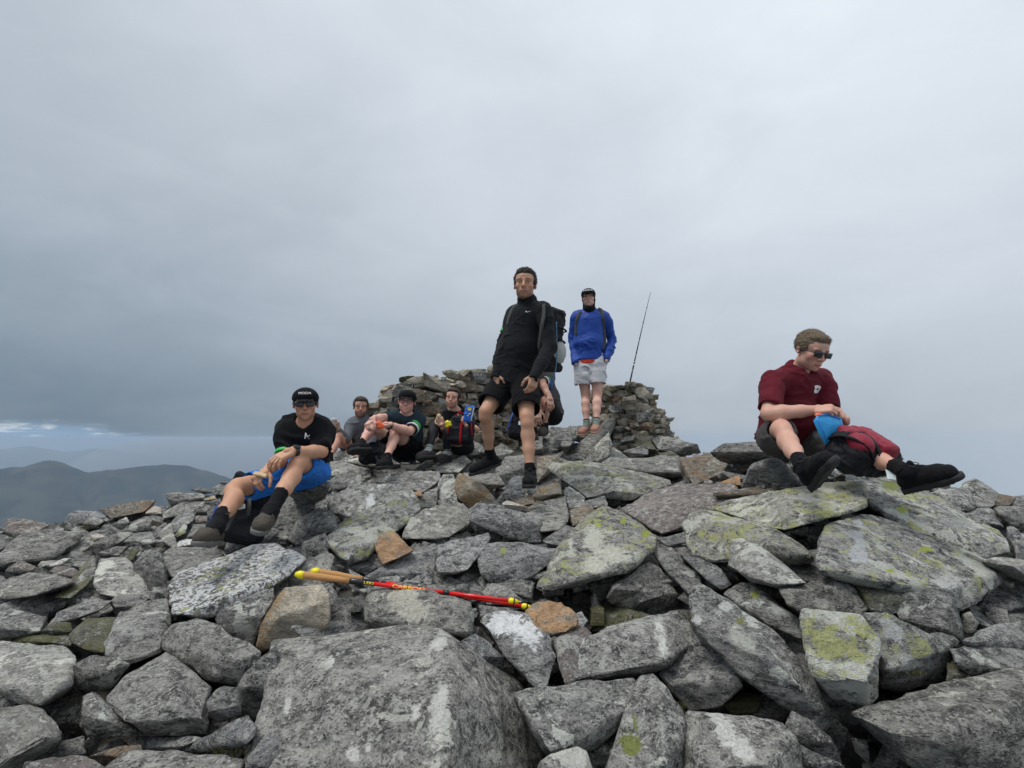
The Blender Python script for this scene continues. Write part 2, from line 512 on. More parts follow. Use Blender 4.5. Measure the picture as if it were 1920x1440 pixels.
# ================================================================== materials
def new_mat(name):
    m = bpy.data.materials.new(name); m.use_nodes = True
    t = NT(m.node_tree); t.n.clear()
    b = t.node('ShaderNodeBsdfPrincipled'); o = t.node('ShaderNodeOutputMaterial')
    t.l.new(b.outputs[0], o.inputs[0])
    return m, t, b
def rock_mat(name, base=(0.16, 0.16, 0.158), dark=(0.040, 0.040, 0.041), lich=0.45, white=0.0, yellow=0.0, stain=None, stain_amt=0.0, crust=0.0, moss=0.0, patches=None):
    """weathered stone: mottled grain, pale lichen rosettes, white crust, yellow-green map lichen, rust; patches=[(local xyz, radius, colour)]"""
    m, t, b = new_mat(name)
    tc = t.node('ShaderNodeTexCoord'); oi = t.node('ShaderNodeObjectInfo')
    off = t.vmath('MULTIPLY', t.node('ShaderNodeCombineXYZ').outputs[0], (1, 1, 1))
    comb = t.node('ShaderNodeCombineXYZ')
    r = oi.outputs['Random']
    t.put(comb.inputs[0], t.math('MULTIPLY', r, 91.7)); t.put(comb.inputs[1], t.math('MULTIPLY', r, 37.3)); t.put(comb.inputs[2], t.math('MULTIPLY', r, 63.1))
    p0 = tc.outputs['Object']
    p = t.vmath('ADD', p0, comb.outputs[0])
    geo = t.node('ShaderNodeNewGeometry'); sp = t.node('ShaderNodeSeparateXYZ'); t.l.new(geo.outputs['Normal'], sp.inputs[0])
    up = sp.outputs[2]
    stretch = t.mapping(p, scale=(1, 1, 3.2), rot=(0.5, 0.35, 0.2))
    big = t.noise(p, 3.2, 5, 0.6, 0.3)
    mid = t.noise(stretch, 16, 8, 0.68, 0.25)
    fine = t.noise(stretch, 85, 6, 0.75)
    grain = t.voro(p, 210, out='Distance')
    f = t.math('MULTIPLY_ADD', t.math('SUBTRACT', mid, 0.5), 3.4, 0.50)
    f = t.math('MULTIPLY_ADD', t.math('SUBTRACT', big, 0.5), 1.2, f)
    f = t.math('MULTIPLY_ADD', t.math('SUBTRACT', fine, 0.5), 2.6, f, clamp=True)
    col = t.mix(f, dark, base)
    # pale crustose lichen in irregular spots at two sizes
    pw = t.vmath('ADD', p, t.vmath('MULTIPLY', t.node('ShaderNodeTexNoise').outputs['Color'], (0, 0, 0)))
    nA = t.noise(p, 26, 5, 0.72, 0.5)
    nB = t.noise(p, 7, 6, 0.66, 0.8)
    nC = t.noise(p, 110, 4, 0.7)
    l1 = t.ramp(t.math('MULTIPLY_ADD', t.math('SUBTRACT', nC, 0.5), 0.5, nA), 0.60 - 0.16 * lich, 0.65 - 0.16 * lich)
    col = t.mix(t.math('MULTIPLY', l1, 0.7), col, t.mix(nC, (0.22, 0.225, 0.215), (0.56, 0.565, 0.54)))
    l2 = t.ramp(t.math('MULTIPLY_ADD', t.math('SUBTRACT', nC, 0.5), 0.16, nB), 0.70 - 0.16 * lich, 0.715 - 0.16 * lich)
    col = t.mix(t.math('MULTIPLY', l2, 0.78), col, t.mix(fine, (0.26, 0.27, 0.245), (0.62, 0.62, 0.58)))
    # ring-shaped rosettes
    vd = t.voro(t.vmath('ADD', p, t.mapping(t.node('ShaderNodeTexNoise').outputs['Color'], scale=(0, 0, 0))), 13, out='Distance')
    ring = t.math('MULTIPLY', t.ramp(vd, 0.16, 0.20), t.ramp(vd, 0.20, 0.25, 1, 0))
    ringm = t.math('MULTIPLY', ring, t.ramp(t.noise(p, 5, 3, 0.5), 0.52, 0.6))
    col = t.mix(t.math('MULTIPLY', ringm, 0.35), col, (0.36, 0.36, 0.34))
    # tiny white specks
    spk = t.ramp(t.voro(p, 95, out='Distance'), 0.10, 0.17, 1, 0)
    spm = t.math('MULTIPLY', spk, t.ramp(big, 0.42, 0.58))
    col = t.mix(t.math('MULTIPLY', spm, 0.75), col, (0.5, 0.5, 0.48))
    # elongated pale flecks and dark pits along the foliation
    fl = t.voro(stretch, 62, out='Distance'); fc = t.node('ShaderNodeSeparateColor'); t.l.new(t.voro(stretch, 62, out='Color'), fc.inputs[0])
    flm = t.math('MULTIPLY', t.ramp(fl, 0.22, 0.32, 1, 0), t.ramp(fc.outputs[0], 0.62, 0.7))
    col = t.mix(t.math('MULTIPLY', flm, 0.7), col, (0.46, 0.465, 0.455))
    ptm = t.math('MULTIPLY', t.ramp(fl, 0.25, 0.38, 1, 0), t.ramp(fc.outputs[1], 0.68, 0.74))
    col = t.mix(t.math('MULTIPLY', ptm, 0.7), col, dark)
    if crust > 0:
        cr = t.math('MULTIPLY_ADD', t.math('SUBTRACT', t.noise(p, 40, 5, 0.75), 0.5), 4.0, t.noise(p, 3.0, 3, 0.5, 0.6))
        crm = t.ramp(cr, 0.66 - 0.3 * crust, 0.73 - 0.3 * crust)
        crm = t.math('MULTIPLY', crm, t.ramp(up, -0.35, 0.15))
        col = t.mix(t.math('MULTIPLY', crm, 0.92), col, (0.74, 0.76, 0.78))
    if white > 0:
        wn = t.math('MULTIPLY_ADD', t.math('SUBTRACT', nA, 0.5), 0.5, t.noise(p, 5.5, 4, 0.55, 0.5))
        wm = t.ramp(wn, 0.66 - 0.18 * white, 0.68 - 0.18 * white)
        col = t.mix(t.math('MULTIPLY', wm, 0.88), col, t.mix(fine, (0.40, 0.42, 0.38), (0.70, 0.71, 0.66)))
    if yellow > 0:
        yn = t.math('MULTIPLY_ADD', t.math('SUBTRACT', nA, 0.5), 1.1, t.noise(p, 6.0, 5, 0.6, 0.4))
        ym = t.ramp(yn, 0.66 - 0.20 * yellow, 0.74 - 0.20 * yellow)
        ym = t.math('MULTIPLY', ym, t.ramp(up, -0.1, 0.35))
        col = t.mix(t.math('MULTIPLY', ym, 0.8), col, t.mix(fine, (0.19, 0.20, 0.07), (0.50, 0.53, 0.20)))
    if moss > 0:
        mm = t.ramp(t.noise(p, 4, 5, 0.6, 0.5), 0.62 - 0.2 * moss, 0.72 - 0.2 * moss)
        col = t.mix(t.math('MULTIPLY', mm, 0.7), col, t.mix(fine, (0.045, 0.05, 0.018), (0.14, 0.14, 0.05)))
    if stain is not None:
        sn = t.ramp(t.math('MULTIPLY_ADD', t.math('SUBTRACT', mid, 0.5), 0.7, t.noise(p, 3.4, 4, 0.6, 0.7)), 0.62 - 0.3 * stain_amt, 0.74 - 0.3 * stain_amt)
        col = t.mix(t.math('MULTIPLY', sn, 0.85), col, t.mix(f, tuple(c * 0.45 for c in stain), stain))
    if patches:
        wob = t.math('ADD', t.math('MULTIPLY', t.math('SUBTRACT', t.noise(p, 11, 6, 0.7, 0.4), 0.5), 3.0), t.math('MULTIPLY', t.math('SUBTRACT', t.noise(p, 55, 4, 0.7), 0.5), 2.0))
        for (pc, pr, pcol) in patches:
            pc, vdir = pc
            rel = t.vmath('SUBTRACT', p0, tuple(pc))
            al = t.math('MULTIPLY', t.vmath('DOT_PRODUCT', rel, tuple(vdir)), 0.85)
            sc_ = t.node('ShaderNodeVectorMath', operation='SCALE'); sc_.inputs[0].default_value = tuple(vdir); t.put(sc_.inputs['Scale'], al)
            rel = t.vmath('SUBTRACT', rel, sc_.outputs[0])
            dd = t.vmath('LENGTH', t.vmath('DIVIDE', rel, tuple(pr) if isinstance(pr, (tuple, list)) else (pr, pr, pr)))
            pm = t.math('MULTIPLY', t.ramp(t.math('ADD', dd, wob), 0.72, 1.08, 1, 0), t.ramp(nC, 0.30, 0.44))
            col = t.mix(t.math('MULTIPLY', pm, 0.95), col, t.mix(fine, tuple(c * 0.62 for c in pcol), pcol))
    # per-stone brightness and warmth
    r2 = t.math('FRACT', t.math('MULTIPLY', r, 7.31)); r3 = t.math('FRACT', t.math('MULTIPLY', r, 23.7))
    hsv = t.node('ShaderNodeHueSaturation')
    t.put(hsv.inputs['Value'], t.math('MULTIPLY_ADD', r2, 0.40, 0.92)); t.put(hsv.inputs['Color'], col)
    col = t.mix(t.math('MULTIPLY', r3, 0.34), hsv.outputs[0], t.mix(1.0, hsv.outputs[0], (1.0, 0.93, 0.80), 'MULTIPLY'))
    t.put(b.inputs['Base Color'], col)
    b.inputs['Roughness'].default_value = 0.86
    b.inputs['Specular IOR Level'].default_value = 0.3
    h = t.math('MULTIPLY_ADD', fine, 0.5, t.math('MULTIPLY', mid, 1.0))
    h = t.math('MULTIPLY_ADD', l1, 0.12, h)
    h = t.math('MULTIPLY_ADD', grain, 0.10, h)
    h = t.math('MULTIPLY_ADD', ptm, -0.35, h); h = t.math('MULTIPLY_ADD', flm, 0.12, h)
    crack = t.ramp(t.voro(stretch, 6.0, feature='DISTANCE_TO_EDGE'), 0.0, 0.02, 0, 1)
    cmask = t.ramp(t.noise(p, 4.5, 2, 0.5), 0.55, 0.62, 0, 1)
    h = t.math('MULTIPLY_ADD', t.math('MULTIPLY', t.math('SUBTRACT', crack, 1.0), cmask), 0.35, h)
    t.put(b.inputs['Normal'], t.bump(h, 1.0, 0.022))
    return m

G = (0.345, 0.343, 0.326)
ROCK = {
 'g': rock_mat('grey_stone', base=G, lich=0.5, white=0.15),
 'd': rock_mat('dark_grey_stone', base=(0.31, 0.312, 0.312), dark=(0.035, 0.035, 0.037), lich=0.42),
 'p': rock_mat('pale_stone', base=(0.31, 0.305, 0.285), dark=(0.12, 0.118, 0.11), lich=0.8, white=0.5),
 'w': rock_mat('white_spotted_stone', base=G, lich=0.7, white=0.65),
 'y': rock_mat('yellow_lichen_stone', base=G, lich=0.75, yellow=0.42, white=0.5),
 'Y': rock_mat('yellow_green_crusted_stone', base=(0.34, 0.345, 0.295), lich=0.9, yellow=0.62, white=0.7),
 'c': rock_mat('snow_white_crusted_stone', base=(0.22, 0.22, 0.21), dark=(0.03, 0.03, 0.03), lich=0.6, crust=0.80, yellow=0.3),
 'o': rock_mat('rust_orange_stone', base=(0.52, 0.44, 0.34), dark=(0.15, 0.11, 0.07), lich=0.35, stain=(0.46, 0.27, 0.14), stain_amt=0.9),
 'h': rock_mat('ochre_cream_stone', base=(0.60, 0.55, 0.46), dark=(0.24, 0.21, 0.16), lich=0.3, stain=(0.42, 0.28, 0.14), stain_amt=0.55),
 'b': rock_mat('brown_stone', base=(0.28, 0.25, 0.20), dark=(0.07, 0.06, 0.05), lich=0.4, stain=(0.27, 0.19, 0.125), stain_amt=0.4),
 'k': rock_mat('pinkish_stone', base=(0.25, 0.215, 0.20), dark=(0.09, 0.08, 0.075), lich=0.55),
 'm': rock_mat('mossy_stone', base=(0.17, 0.17, 0.14), dark=(0.05, 0.05, 0.04), lich=0.35, moss=0.9),
 'q': rock_mat('white_quartz_stone', base=(0.62, 0.58, 0.52), dark=(0.34, 0.31, 0.27), lich=0.2, stain=(0.4, 0.28, 0.18), stain_amt=0.2),
 'v': rock_mat('wall_stone', base=(0.62, 0.56, 0.44), dark=(0.19, 0.17, 0.135), lich=0.4, moss=0.15, stain=(0.25, 0.17, 0.10), stain_amt=0.25),
 'V': rock_mat('wall_stone_brown', base=(0.36, 0.29, 0.21), dark=(0.07, 0.055, 0.04), lich=0.25, stain=(0.27, 0.18, 0.11), stain_amt=0.45),
}

def earth_mat():
    m, t, b = new_mat('summit_grit')
    tc = t.node('ShaderNodeTexCoord'); p = tc.outputs['Object']
    n = t.noise(p, 9, 8, 0.7); v = t.voro(p, 26, out='Color')
    c = t.mix(t.ramp(n, 0.35, 0.7), (0.035, 0.033, 0.028), (0.13, 0.125, 0.11))
    far = t.ramp(t.vmath('LENGTH', p), 20, 200)
    g2 = t.mix(t.ramp(t.noise(p, 0.02, 6, 0.6), 0.4, 0.6), (0.05, 0.055, 0.03), (0.10, 0.105, 0.06))
    c = t.mix(far, c, g2)
    t.put(b.inputs['Base Color'], c); b.inputs['Roughness'].default_value = 0.95
    t.put(b.inputs['Normal'], t.bump(t.math('ADD', n, t.voro(p, 40)), 0.8, 0.02))
    return m
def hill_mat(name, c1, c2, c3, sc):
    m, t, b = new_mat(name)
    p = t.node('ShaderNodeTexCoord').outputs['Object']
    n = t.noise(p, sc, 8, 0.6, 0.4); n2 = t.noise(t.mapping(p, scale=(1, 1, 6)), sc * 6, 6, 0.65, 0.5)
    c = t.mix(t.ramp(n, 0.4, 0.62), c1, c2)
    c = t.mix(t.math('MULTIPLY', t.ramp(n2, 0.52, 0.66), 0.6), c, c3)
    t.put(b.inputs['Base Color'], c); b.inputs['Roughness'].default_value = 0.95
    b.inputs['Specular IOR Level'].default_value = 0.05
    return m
def cloth(name, col, rough=0.9, weave=900, wr=0.5, sheen=0.02, col2=None, spec=0.12, fold=14):
    m, t, b = new_mat(name)
    p = t.node('ShaderNodeTexCoord').outputs['Object']
    n = t.noise(p, fold, 3, 0.5, 0.2); w_ = t.noise(p, weave, 2, 0.5)
    ridg = t.math('ABSOLUTE', t.math('SUBTRACT', t.noise(t.mapping(p, scale=(1, 1, 1.7)), fold * 0.9, 2, 0.45, 0.3), 0.5))
    lo = tuple(c * 0.72 for c in col)
    c = t.mix(t.noise(p, 60, 4, 0.6), lo, col if col2 is None else col2)
    t.put(b.inputs['Base Color'], c)
    b.inputs['Roughness'].default_value = rough
    b.inputs['Specular IOR Level'].default_value = spec
    b.inputs['Sheen Weight'].default_value = sheen
    b.inputs['Sheen Roughness'].default_value = 0.5
    h = t.math('MULTIPLY_ADD', ridg, -1.2, t.math('MULTIPLY', n, 0.5))
    h = t.math('MULTIPLY_ADD', w_, 0.04, h)
    t.put(b.inputs['Normal'], t.bump(h, wr * 0.55, 0.016))
    return m
def plain(name, col, rough=0.5, metal=0.0, trans=0.0, spec=0.5, bump_=0.0, bs=60, alpha=1.0):
    m, t, b = new_mat(name)
    p = t.node('ShaderNodeTexCoord').outputs['Object']
    n = t.noise(p, bs, 4, 0.6)
    t.put(b.inputs['Base Color'], t.mix(n, tuple(c * 0.85 for c in col), col))
    b.inputs['Roughness'].default_value = rough; b.inputs['Metallic'].default_value = metal
    b.inputs['Transmission Weight'].default_value = trans; b.inputs['Specular IOR Level'].default_value = spec
    b.inputs['Alpha'].default_value = alpha
    if bump_: t.put(b.inputs['Normal'], t.bump(n, bump_, 0.01))
    return m
def skin_mat(name, col, hair=0.0):
    m, t, b = new_mat(name)
    p = t.node('ShaderNodeTexCoord').outputs['Object']
    a = t.node('ShaderNodeAttribute', attribute_name='tint')
    n = t.noise(p, 9, 4, 0.6); n2 = t.noise(p, 70, 4, 0.6)
    c = t.mix(t.ramp(n, 0.35, 0.7), tuple(x * y for x, y in zip(col, (0.92, 0.84, 0.80))), col)
    c = t.mix(t.math('MULTIPLY', n2, 0.30), c, tuple(x * y for x, y in zip(col, (0.72, 0.55, 0.5))))
    c = t.mix(1.0, c, a.outputs['Color'], 'MULTIPLY')
    t.put(b.inputs['Base Color'], c)
    b.inputs['Roughness'].default_value = 0.52; b.inputs['Specular IOR Level'].default_value = 0.35
    b.inputs['Subsurface Weight'].default_value = 0.08
    b.inputs['Subsurface Radius'].default_value = (0.012, 0.005, 0.003)
    b.inputs['Subsurface Scale'].default_value = 1.0
    t.put(b.inputs['Normal'], t.bump(n2, 0.25, 0.004))
    return m
def hair_mat(name, col):
    m, t, b = new_mat(name)
    p = t.node('ShaderNodeTexCoord').outputs['Object']
    n = t.noise(t.mapping(p, scale=(1, 0.25, 1)), 320, 4, 0.7); n2 = t.noise(p, 40, 4, 0.6)
    t.put(b.inputs['Base Color'], t.mix(n, tuple(c * 0.4 for c in col), tuple(c * 1.5 for c in col)))
    b.inputs['Roughness'].default_value = 0.6; b.inputs['Specular IOR Level'].default_value = 0.35
    t.put(b.inputs['Normal'], t.bump(t.math('MULTIPLY_ADD', n2, 2.0, n), 0.8, 0.006))
    return m

M = dict(
 earth=earth_mat(),
 black=cloth('black_fabric', (0.009, 0.0095, 0.011)),
 blackgrey=cloth('charcoal_jersey', (0.013, 0.0145, 0.0165), sheen=0.05),
 blackshort=cloth('black_shorts_fabric', (0.007, 0.007, 0.0085)),
 navy=cloth('dark_teal_tshirt_fabric', (0.022, 0.038, 0.054)),
 maroon=cloth('maroon_tshirt_fabric', (0.125, 0.014, 0.024)),
 greyknit=cloth('grey_jersey_fabric', (0.14, 0.145, 0.165)),
 blue=cloth('royal_blue_jacket_nylon', (0.012, 0.062, 0.34), rough=0.6, spec=0.3, wr=0.8, fold=9),
 blueshort=cloth('bright_blue_shorts_fabric', (0.025, 0.19, 0.66), rough=0.7),
 greyshort=cloth('dark_grey_shorts_fabric', (0.075, 0.072, 0.072)),
 lightshort=cloth('pale_grey_shorts_fabric', (0.66, 0.66, 0.69), wr=0.7, fold=10),
 orange=cloth('orange_tshirt_fabric', (0.75, 0.08, 0.035)),
 sock=cloth('black_sock_knit', (0.008, 0.008, 0.010), weave=500),
 greysock=cloth('grey_sock_knit', (0.30, 0.34, 0.33), weave=500),
 greensock=cloth('grey_green_sock_knit', (0.16, 0.21, 0.19), weave=500),
 legging=cloth('black_leggings', (0.022, 0.022, 0.027), rough=0.6, wr=0.25),
 boot=cloth('black_boot_fabric', (0.009, 0.009, 0.0105), rough=0.8, wr=0.6, fold=40),
 bootgrey=cloth('brown_grey_boot_suede', (0.085, 0.075, 0.062), rough=0.9, wr=0.5, fold=40),
 bootdark=cloth('dark_trail_shoe_mesh', (0.045, 0.038, 0.042), rough=0.8, wr=0.6, fold=40),
 pink=cloth('dusty_pink_trainer_suede', (0.42, 0.22, 0.17), rough=0.85, wr=0.4, fold=40),
 cap=cloth('black_cap_twill', (0.008, 0.008, 0.010), wr=0.2),
 packblack=cloth('black_pack_nylon', (0.011, 0.012, 0.016), rough=0.7, wr=0.9, fold=18, spec=0.2),
 packgrey=cloth('pale_grey_pack_panel', (0.42, 0.44, 0.42), rough=0.7, wr=0.3),
 packred=cloth('crimson_pack_nylon', (0.26, 0.012, 0.035), rough=0.6, wr=0.9, fold=18, spec=0.35),
 packblue=cloth('blue_pack_nylon', (0.02, 0.07, 0.24), rough=0.6, wr=0.9, fold=18, spec=0.35),
 strap=cloth('grey_webbing', (0.085, 0.09, 0.09), wr=0.2),
 redstrap=cloth('red_webbing', (0.42, 0.012, 0.02), wr=0.2),
 rubber=plain('black_rubber', (0.014, 0.014, 0.014), 0.75, bump_=0.4),
 rubbergrey=plain('grey_rubber', (0.13, 0.125, 0.12), 0.75, bump_=0.4),
 gum=plain('pale_gum_rubber', (0.42, 0.28, 0.20), 0.7),
 white=plain('white_print', (0.80, 0.80, 0.80), 0.6),
 lace=plain('dark_lace', (0.035, 0.035, 0.035), 0.8),
 green=plain('bright_green_tape', (0.015, 0.48, 0.06), 0.45),
 tapewhite=plain('white_tape', (0.75, 0.77, 0.77), 0.4),
 lens=plain('dark_sunglass_lens', (0.012, 0.014, 0.02), 0.08, spec=0.8),
 frame=plain('black_plastic', (0.012, 0.012, 0.012), 0.3),
 watch=plain('watch_plastic', (0.02, 0.02, 0.022), 0.35),
 gold=plain('gold_ring', (0.7, 0.5, 0.2), 0.3, 1.0),
 eyew=plain('eye_white', (0.62, 0.60, 0.57), 0.25),
 iris=plain('dark_iris', (0.03, 0.022, 0.016), 0.2),
 teeth=plain('teeth', (0.72, 0.68, 0.60), 0.3),
 polered=plain('glossy_red_carbon', (0.72, 0.012, 0.012), 0.25),
 poleblack=plain('glossy_black_carbon', (0.012, 0.012, 0.013), 0.25),
 yellow=plain('neon_yellow_plastic', (0.85, 0.72, 0.01), 0.35),
 cork=plain('cork', (0.50, 0.26, 0.095), 0.85, bump_=0.5, bs=180),
 yprint=plain('yellow_print', (0.80, 0.55, 0.03), 0.4),
 pouch=plain('translucent_blue_pouch', (0.025, 0.33, 0.70), 0.3, bump_=0.6, bs=30),
 orangefood=plain('orange_wrapper', (0.85, 0.14, 0.03), 0.35, bump_=0.7, bs=60),
 food=plain('pale_food', (0.62, 0.46, 0.27), 0.8, bump_=0.6, bs=90),
 packetblue=plain('glossy_blue_packet', (0.012, 0.13, 0.55), 0.2, bump_=0.7, bs=40),
 glass=plain('clear_bottle_plastic', (0.9, 0.92, 0.92), 0.08, trans=0.9),
 drink=plain('amber_drink', (0.42, 0.27, 0.10), 0.2),
 hose=plain('blue_hose', (0.05, 0.17, 0.30), 0.3),
 steel=plain('steel', (0.5, 0.5, 0.5), 0.3, 1.0),
 carbonrod=plain('dark_carbon_rod', (0.035, 0.036, 0.04), 0.35),
 map=plain('pale_plastic_sleeve', (0.42, 0.52, 0.55), 0.25, bump_=0.5, bs=20),
 tattoo=plain('tattoo_ink', (0.06, 0.05, 0.05), 0.6),
)
def rotz_(a):
    c_, s_ = math.cos(a), math.sin(a); return np.array([[c_, -s_, 0], [s_, c_, 0], [0, 0, 1.0]])
# ================================================================== ground surface
_sky = [(-400, 1010, 3.4), (0, 985, 4.0), (150, 975, 4.3), (290, 948, 4.6), (440, 912, 5.0), (560, 880, 5.6), (640, 842, 6.2), (700, 832, 6.7),
        (960, 815, 7.2), (1130, 812, 7.2), (1250, 830, 6.6), (1340, 842, 5.0), (1430, 850, 3.9), (1560, 868, 3.7), (1700, 885, 3.7), (1800, 903, 3.7), (1920, 930, 3.7), (2300, 965, 3.4)]
_su, _st, _sY = [], [], []
for (px, py, Yc) in _sky:
    r = ray(px, py); _su.append(r[0] / r[1]); _st.append(-r[2] / r[1]); _sY.append(Yc)
ZN, YN = -0.88, 1.40
def crest(u):
    Yc = np.interp(u, _su, _sY); tt = np.interp(u, _su, _st)
    zc = -tt * Yc
    return Yc, zc
def Gd(px, py):
    """depth of the mound's surface at a pixel"""
    r = ray(px, py); u = r[0] / r[1]; t = -r[2] / r[1]
    Yc, zc = crest(u); s = (zc - ZN) / (Yc - YN)
    den = t + s
    if den <= 0.02: return float(Yc)
    return float(np.clip((s * YN - ZN) / den, 0.9, Yc))
def surf(x, y):
    """height of the mound's surface (world z) under x, y"""
    x = np.asarray(x, float); y = np.asarray(y, float)
    yy = np.maximum(y, 0.3); u = np.clip(x / yy, -1.6, 1.6)
    Yc, zc = crest(u); s = (zc - ZN) / (Yc - YN)
    z = ZN + s * (yy - YN)
    z = np.where(yy < YN, ZN + 0.30 * (yy - YN), z)
    rad = np.sqrt(x * x + (y - 2.5) ** 2)
    z = np.where(yy > Yc, zc - 0.42 * (yy - Yc), z)
    far = np.maximum(np.abs(x) - 4.2, 0)
    z = z - far * 0.25
    return z + CAM[2]

# the ground: one sheet, summit grit near, steep mountainside below it, running down into the valley
rings = np.concatenate([np.linspace(0.0, 9, 46), 9 * np.exp(np.linspace(0.05, math.log(14000 / 9), 70))])
nA = 200
ang = np.linspace(-PI, PI, nA, endpoint=False)
vs, fs = [], []
for i, R_ in enumerate(rings):
    # the cloud closes in everywhere but the left: there the slope is only built as far as it can be seen
    lim = np.where((ang < -0.36) & (ang > -2.2), 1e9, 320.0)
    Rv = np.minimum(R_, lim + R_ * 0.001)
    x = np.sin(ang) * Rv; y = np.cos(ang) * Rv + 2.5
    near = surf(x, np.where(y < 0.3, 0.3, y)) - np.interp(y, [1.5, 3.3], [0.34, 0.13])
    near = np.where(y < 0.3, near - (0.3 - y) * 0.32, near)
    if R_ > 9:
        z9 = surf(np.sin(ang) * 9, np.maximum(np.cos(ang) * 9 + 2.5, 0.3)) - np.interp(np.cos(ang) * 9 + 2.5, [1.5, 3.3], [0.34, 0.13])
        z9 = np.where(np.cos(ang) * 9 + 2.5 < 0.3, z9 - (0.3 - (np.cos(ang) * 9 + 2.5)) * 0.32, z9)
        slope = z9 - (Rv - 9) * 0.62
        pp = np.stack([x, y, np.zeros_like(x)], 1)
        slope = slope + fbm(pp, 0.01, 4, 7) * np.minimum(Rv * 0.05, 25)
        near = np.maximum(slope, -560 + fbm(pp, 0.0006, 4, 9) * 60)
    near = near + fbm(np.stack([x, y, np.zeros_like(x)], 1), 1.3, 3, 3) * 0.06
    vs.append(np.stack([x, y, near], 1))
vs = np.concatenate(vs)
q = []
for i in range(len(rings) - 1):
    k = np.arange(nA); k2 = (k + 1) % nA
    q.append(np.stack([i * nA + k, i * nA + k2, (i + 1) * nA + k2, (i + 1) * nA + k], 1))
ground = obj('ground', vs, np.concatenate(q)[:, ::-1], M['earth'], origin=(0, 0, 0))
setp(ground, kind='structure')

# ------------------------------------------------------------------ hills beyond, seen low on the left
def ridge(name, D, prof, depth, base, mat, seed, rough, az0=-1.25, az1=-0.38, front=1.0):
    """a hill range whose crest passes through the given bearing/elevation profile"""
    nu, nv = 260, 70
    us = np.linspace(az0, az1, nu)
    pr = []
    for (px, py) in prof:
        r = ray(px, py); pr.append((math.atan2(r[0], r[1]), r[2] / math.hypot(r[0], r[1])))
    pa, pe = [p[0] for p in pr], [p[1] for p in pr]
    vs = np.zeros((nu, nv, 3))
    top = np.interp(us, pa, pe) * D
    # soften the crest profile
    for _ in range(3): top[1:-1] = (top[:-2] + 2 * top[1:-1] + top[2:]) / 4
    for j in range(nv):
        s = j / (nv - 1); off = (s * 2 - 0.9) * depth * front
        R_ = D + off
        fall = 1 / (1 + np.exp(0)) * 0 + np.clip(1 - np.abs(off) / (depth * 1.15), 0, 1) ** 1.3
        x = np.sin(us) * R_; y = np.cos(us) * R_
        h = base + (top - base) * fall
        pp = np.stack([x, y, np.zeros_like(x)], 1)
        nn = (np.abs(fbm(pp, 1.0 / (depth * 0.35), 5, seed)) - 0.18) * rough
        h = h - np.abs(nn) * (1 - fall) ** 0.5 * 1.3 + nn * 0.30
        vs[:, j] = np.stack([x, y, h + CAM[2]], 1)
    k = np.arange(nu * nv).reshape(nu, nv)
    f = np.stack([k[:-1, :-1].ravel(), k[1:, :-1].ravel(), k[1:, 1:].ravel(), k[:-1, 1:].ravel()], 1)
    o = obj(name, vs.reshape(-1, 3), f, mat, origin=(math.sin(-0.7) * D, math.cos(-0.7) * D, 0))
    return setp(o, kind='structure')
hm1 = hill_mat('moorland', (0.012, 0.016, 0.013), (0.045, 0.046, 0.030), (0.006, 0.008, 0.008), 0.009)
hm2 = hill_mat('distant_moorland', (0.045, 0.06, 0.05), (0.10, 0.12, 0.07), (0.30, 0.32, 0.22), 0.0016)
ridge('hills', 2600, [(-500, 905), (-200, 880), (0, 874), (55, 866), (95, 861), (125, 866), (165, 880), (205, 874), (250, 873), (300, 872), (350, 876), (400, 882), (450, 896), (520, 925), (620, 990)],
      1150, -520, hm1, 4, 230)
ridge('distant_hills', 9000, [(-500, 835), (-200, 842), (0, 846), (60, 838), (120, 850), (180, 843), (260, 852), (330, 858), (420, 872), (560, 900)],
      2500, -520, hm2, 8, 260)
# the air between: one even volume round everything
hz, t = bpy.data.materials.new('hazy_air'), None
hz.use_nodes = True; t = NT(hz.node_tree); t.n.clear()
pv = t.node('ShaderNodeVolumePrincipled'); pv.inputs['Color'].default_value = (0.55, 0.70, 0.88, 1)
pv.inputs['Density'].default_value = 0.00019
pv.inputs['Anisotropy'].default_value = 0.0
t.l.new(pv.outputs[0], t.node('ShaderNodeOutputMaterial').inputs['Volume'])
L_ = 16000
hv = [(x, y, z) for z in (-700, 9.0) for (x, y) in ((-L_, -1500), (700, -1500), (700, L_), (-L_, L_))]
haze = obj('haze', hv, [[3, 2, 1, 0], [4, 5, 6, 7], [0, 1, 5, 4], [1, 2, 6, 5], [2, 3, 7, 6], [3, 0, 4, 7]], hz, smooth=False, origin=(0, 0, 0))
setp(haze, kind='stuff')

# the foot of the cloud that wraps the mountain to the right of the hills
lc = bpy.data.materials.new('cloud_vapour'); lc.use_nodes = True; t = NT(lc.node_tree); t.n.clear()
pv = t.node('ShaderNodeVolumePrincipled'); pv.inputs['Color'].default_value = (0.66, 0.72, 0.79, 1)
pv.inputs['Density'].default_value = 0.0016
t.l.new(pv.outputs[0], t.node('ShaderNodeOutputMaterial').inputs['Volume'])
cv, cf = ico(5)
cv = cv * np.array([2100, 1300, 430]); cn = vnormals(cv, cf)
cv = cv + cn * (fbm(cv, 0.0012, 3, 3) * 260)[:, None]
azc = -0.27; cc0 = np.array([math.sin(azc) * 4200, math.cos(azc) * 4200, -330.0])
cv[:, 2] = np.minimum(cv[:, 2], 330)
o_c = obj('low_cloud', cv @ rotz_(-azc).T + cc0, cf, lc, origin=cc0); setp(o_c, kind='stuff')

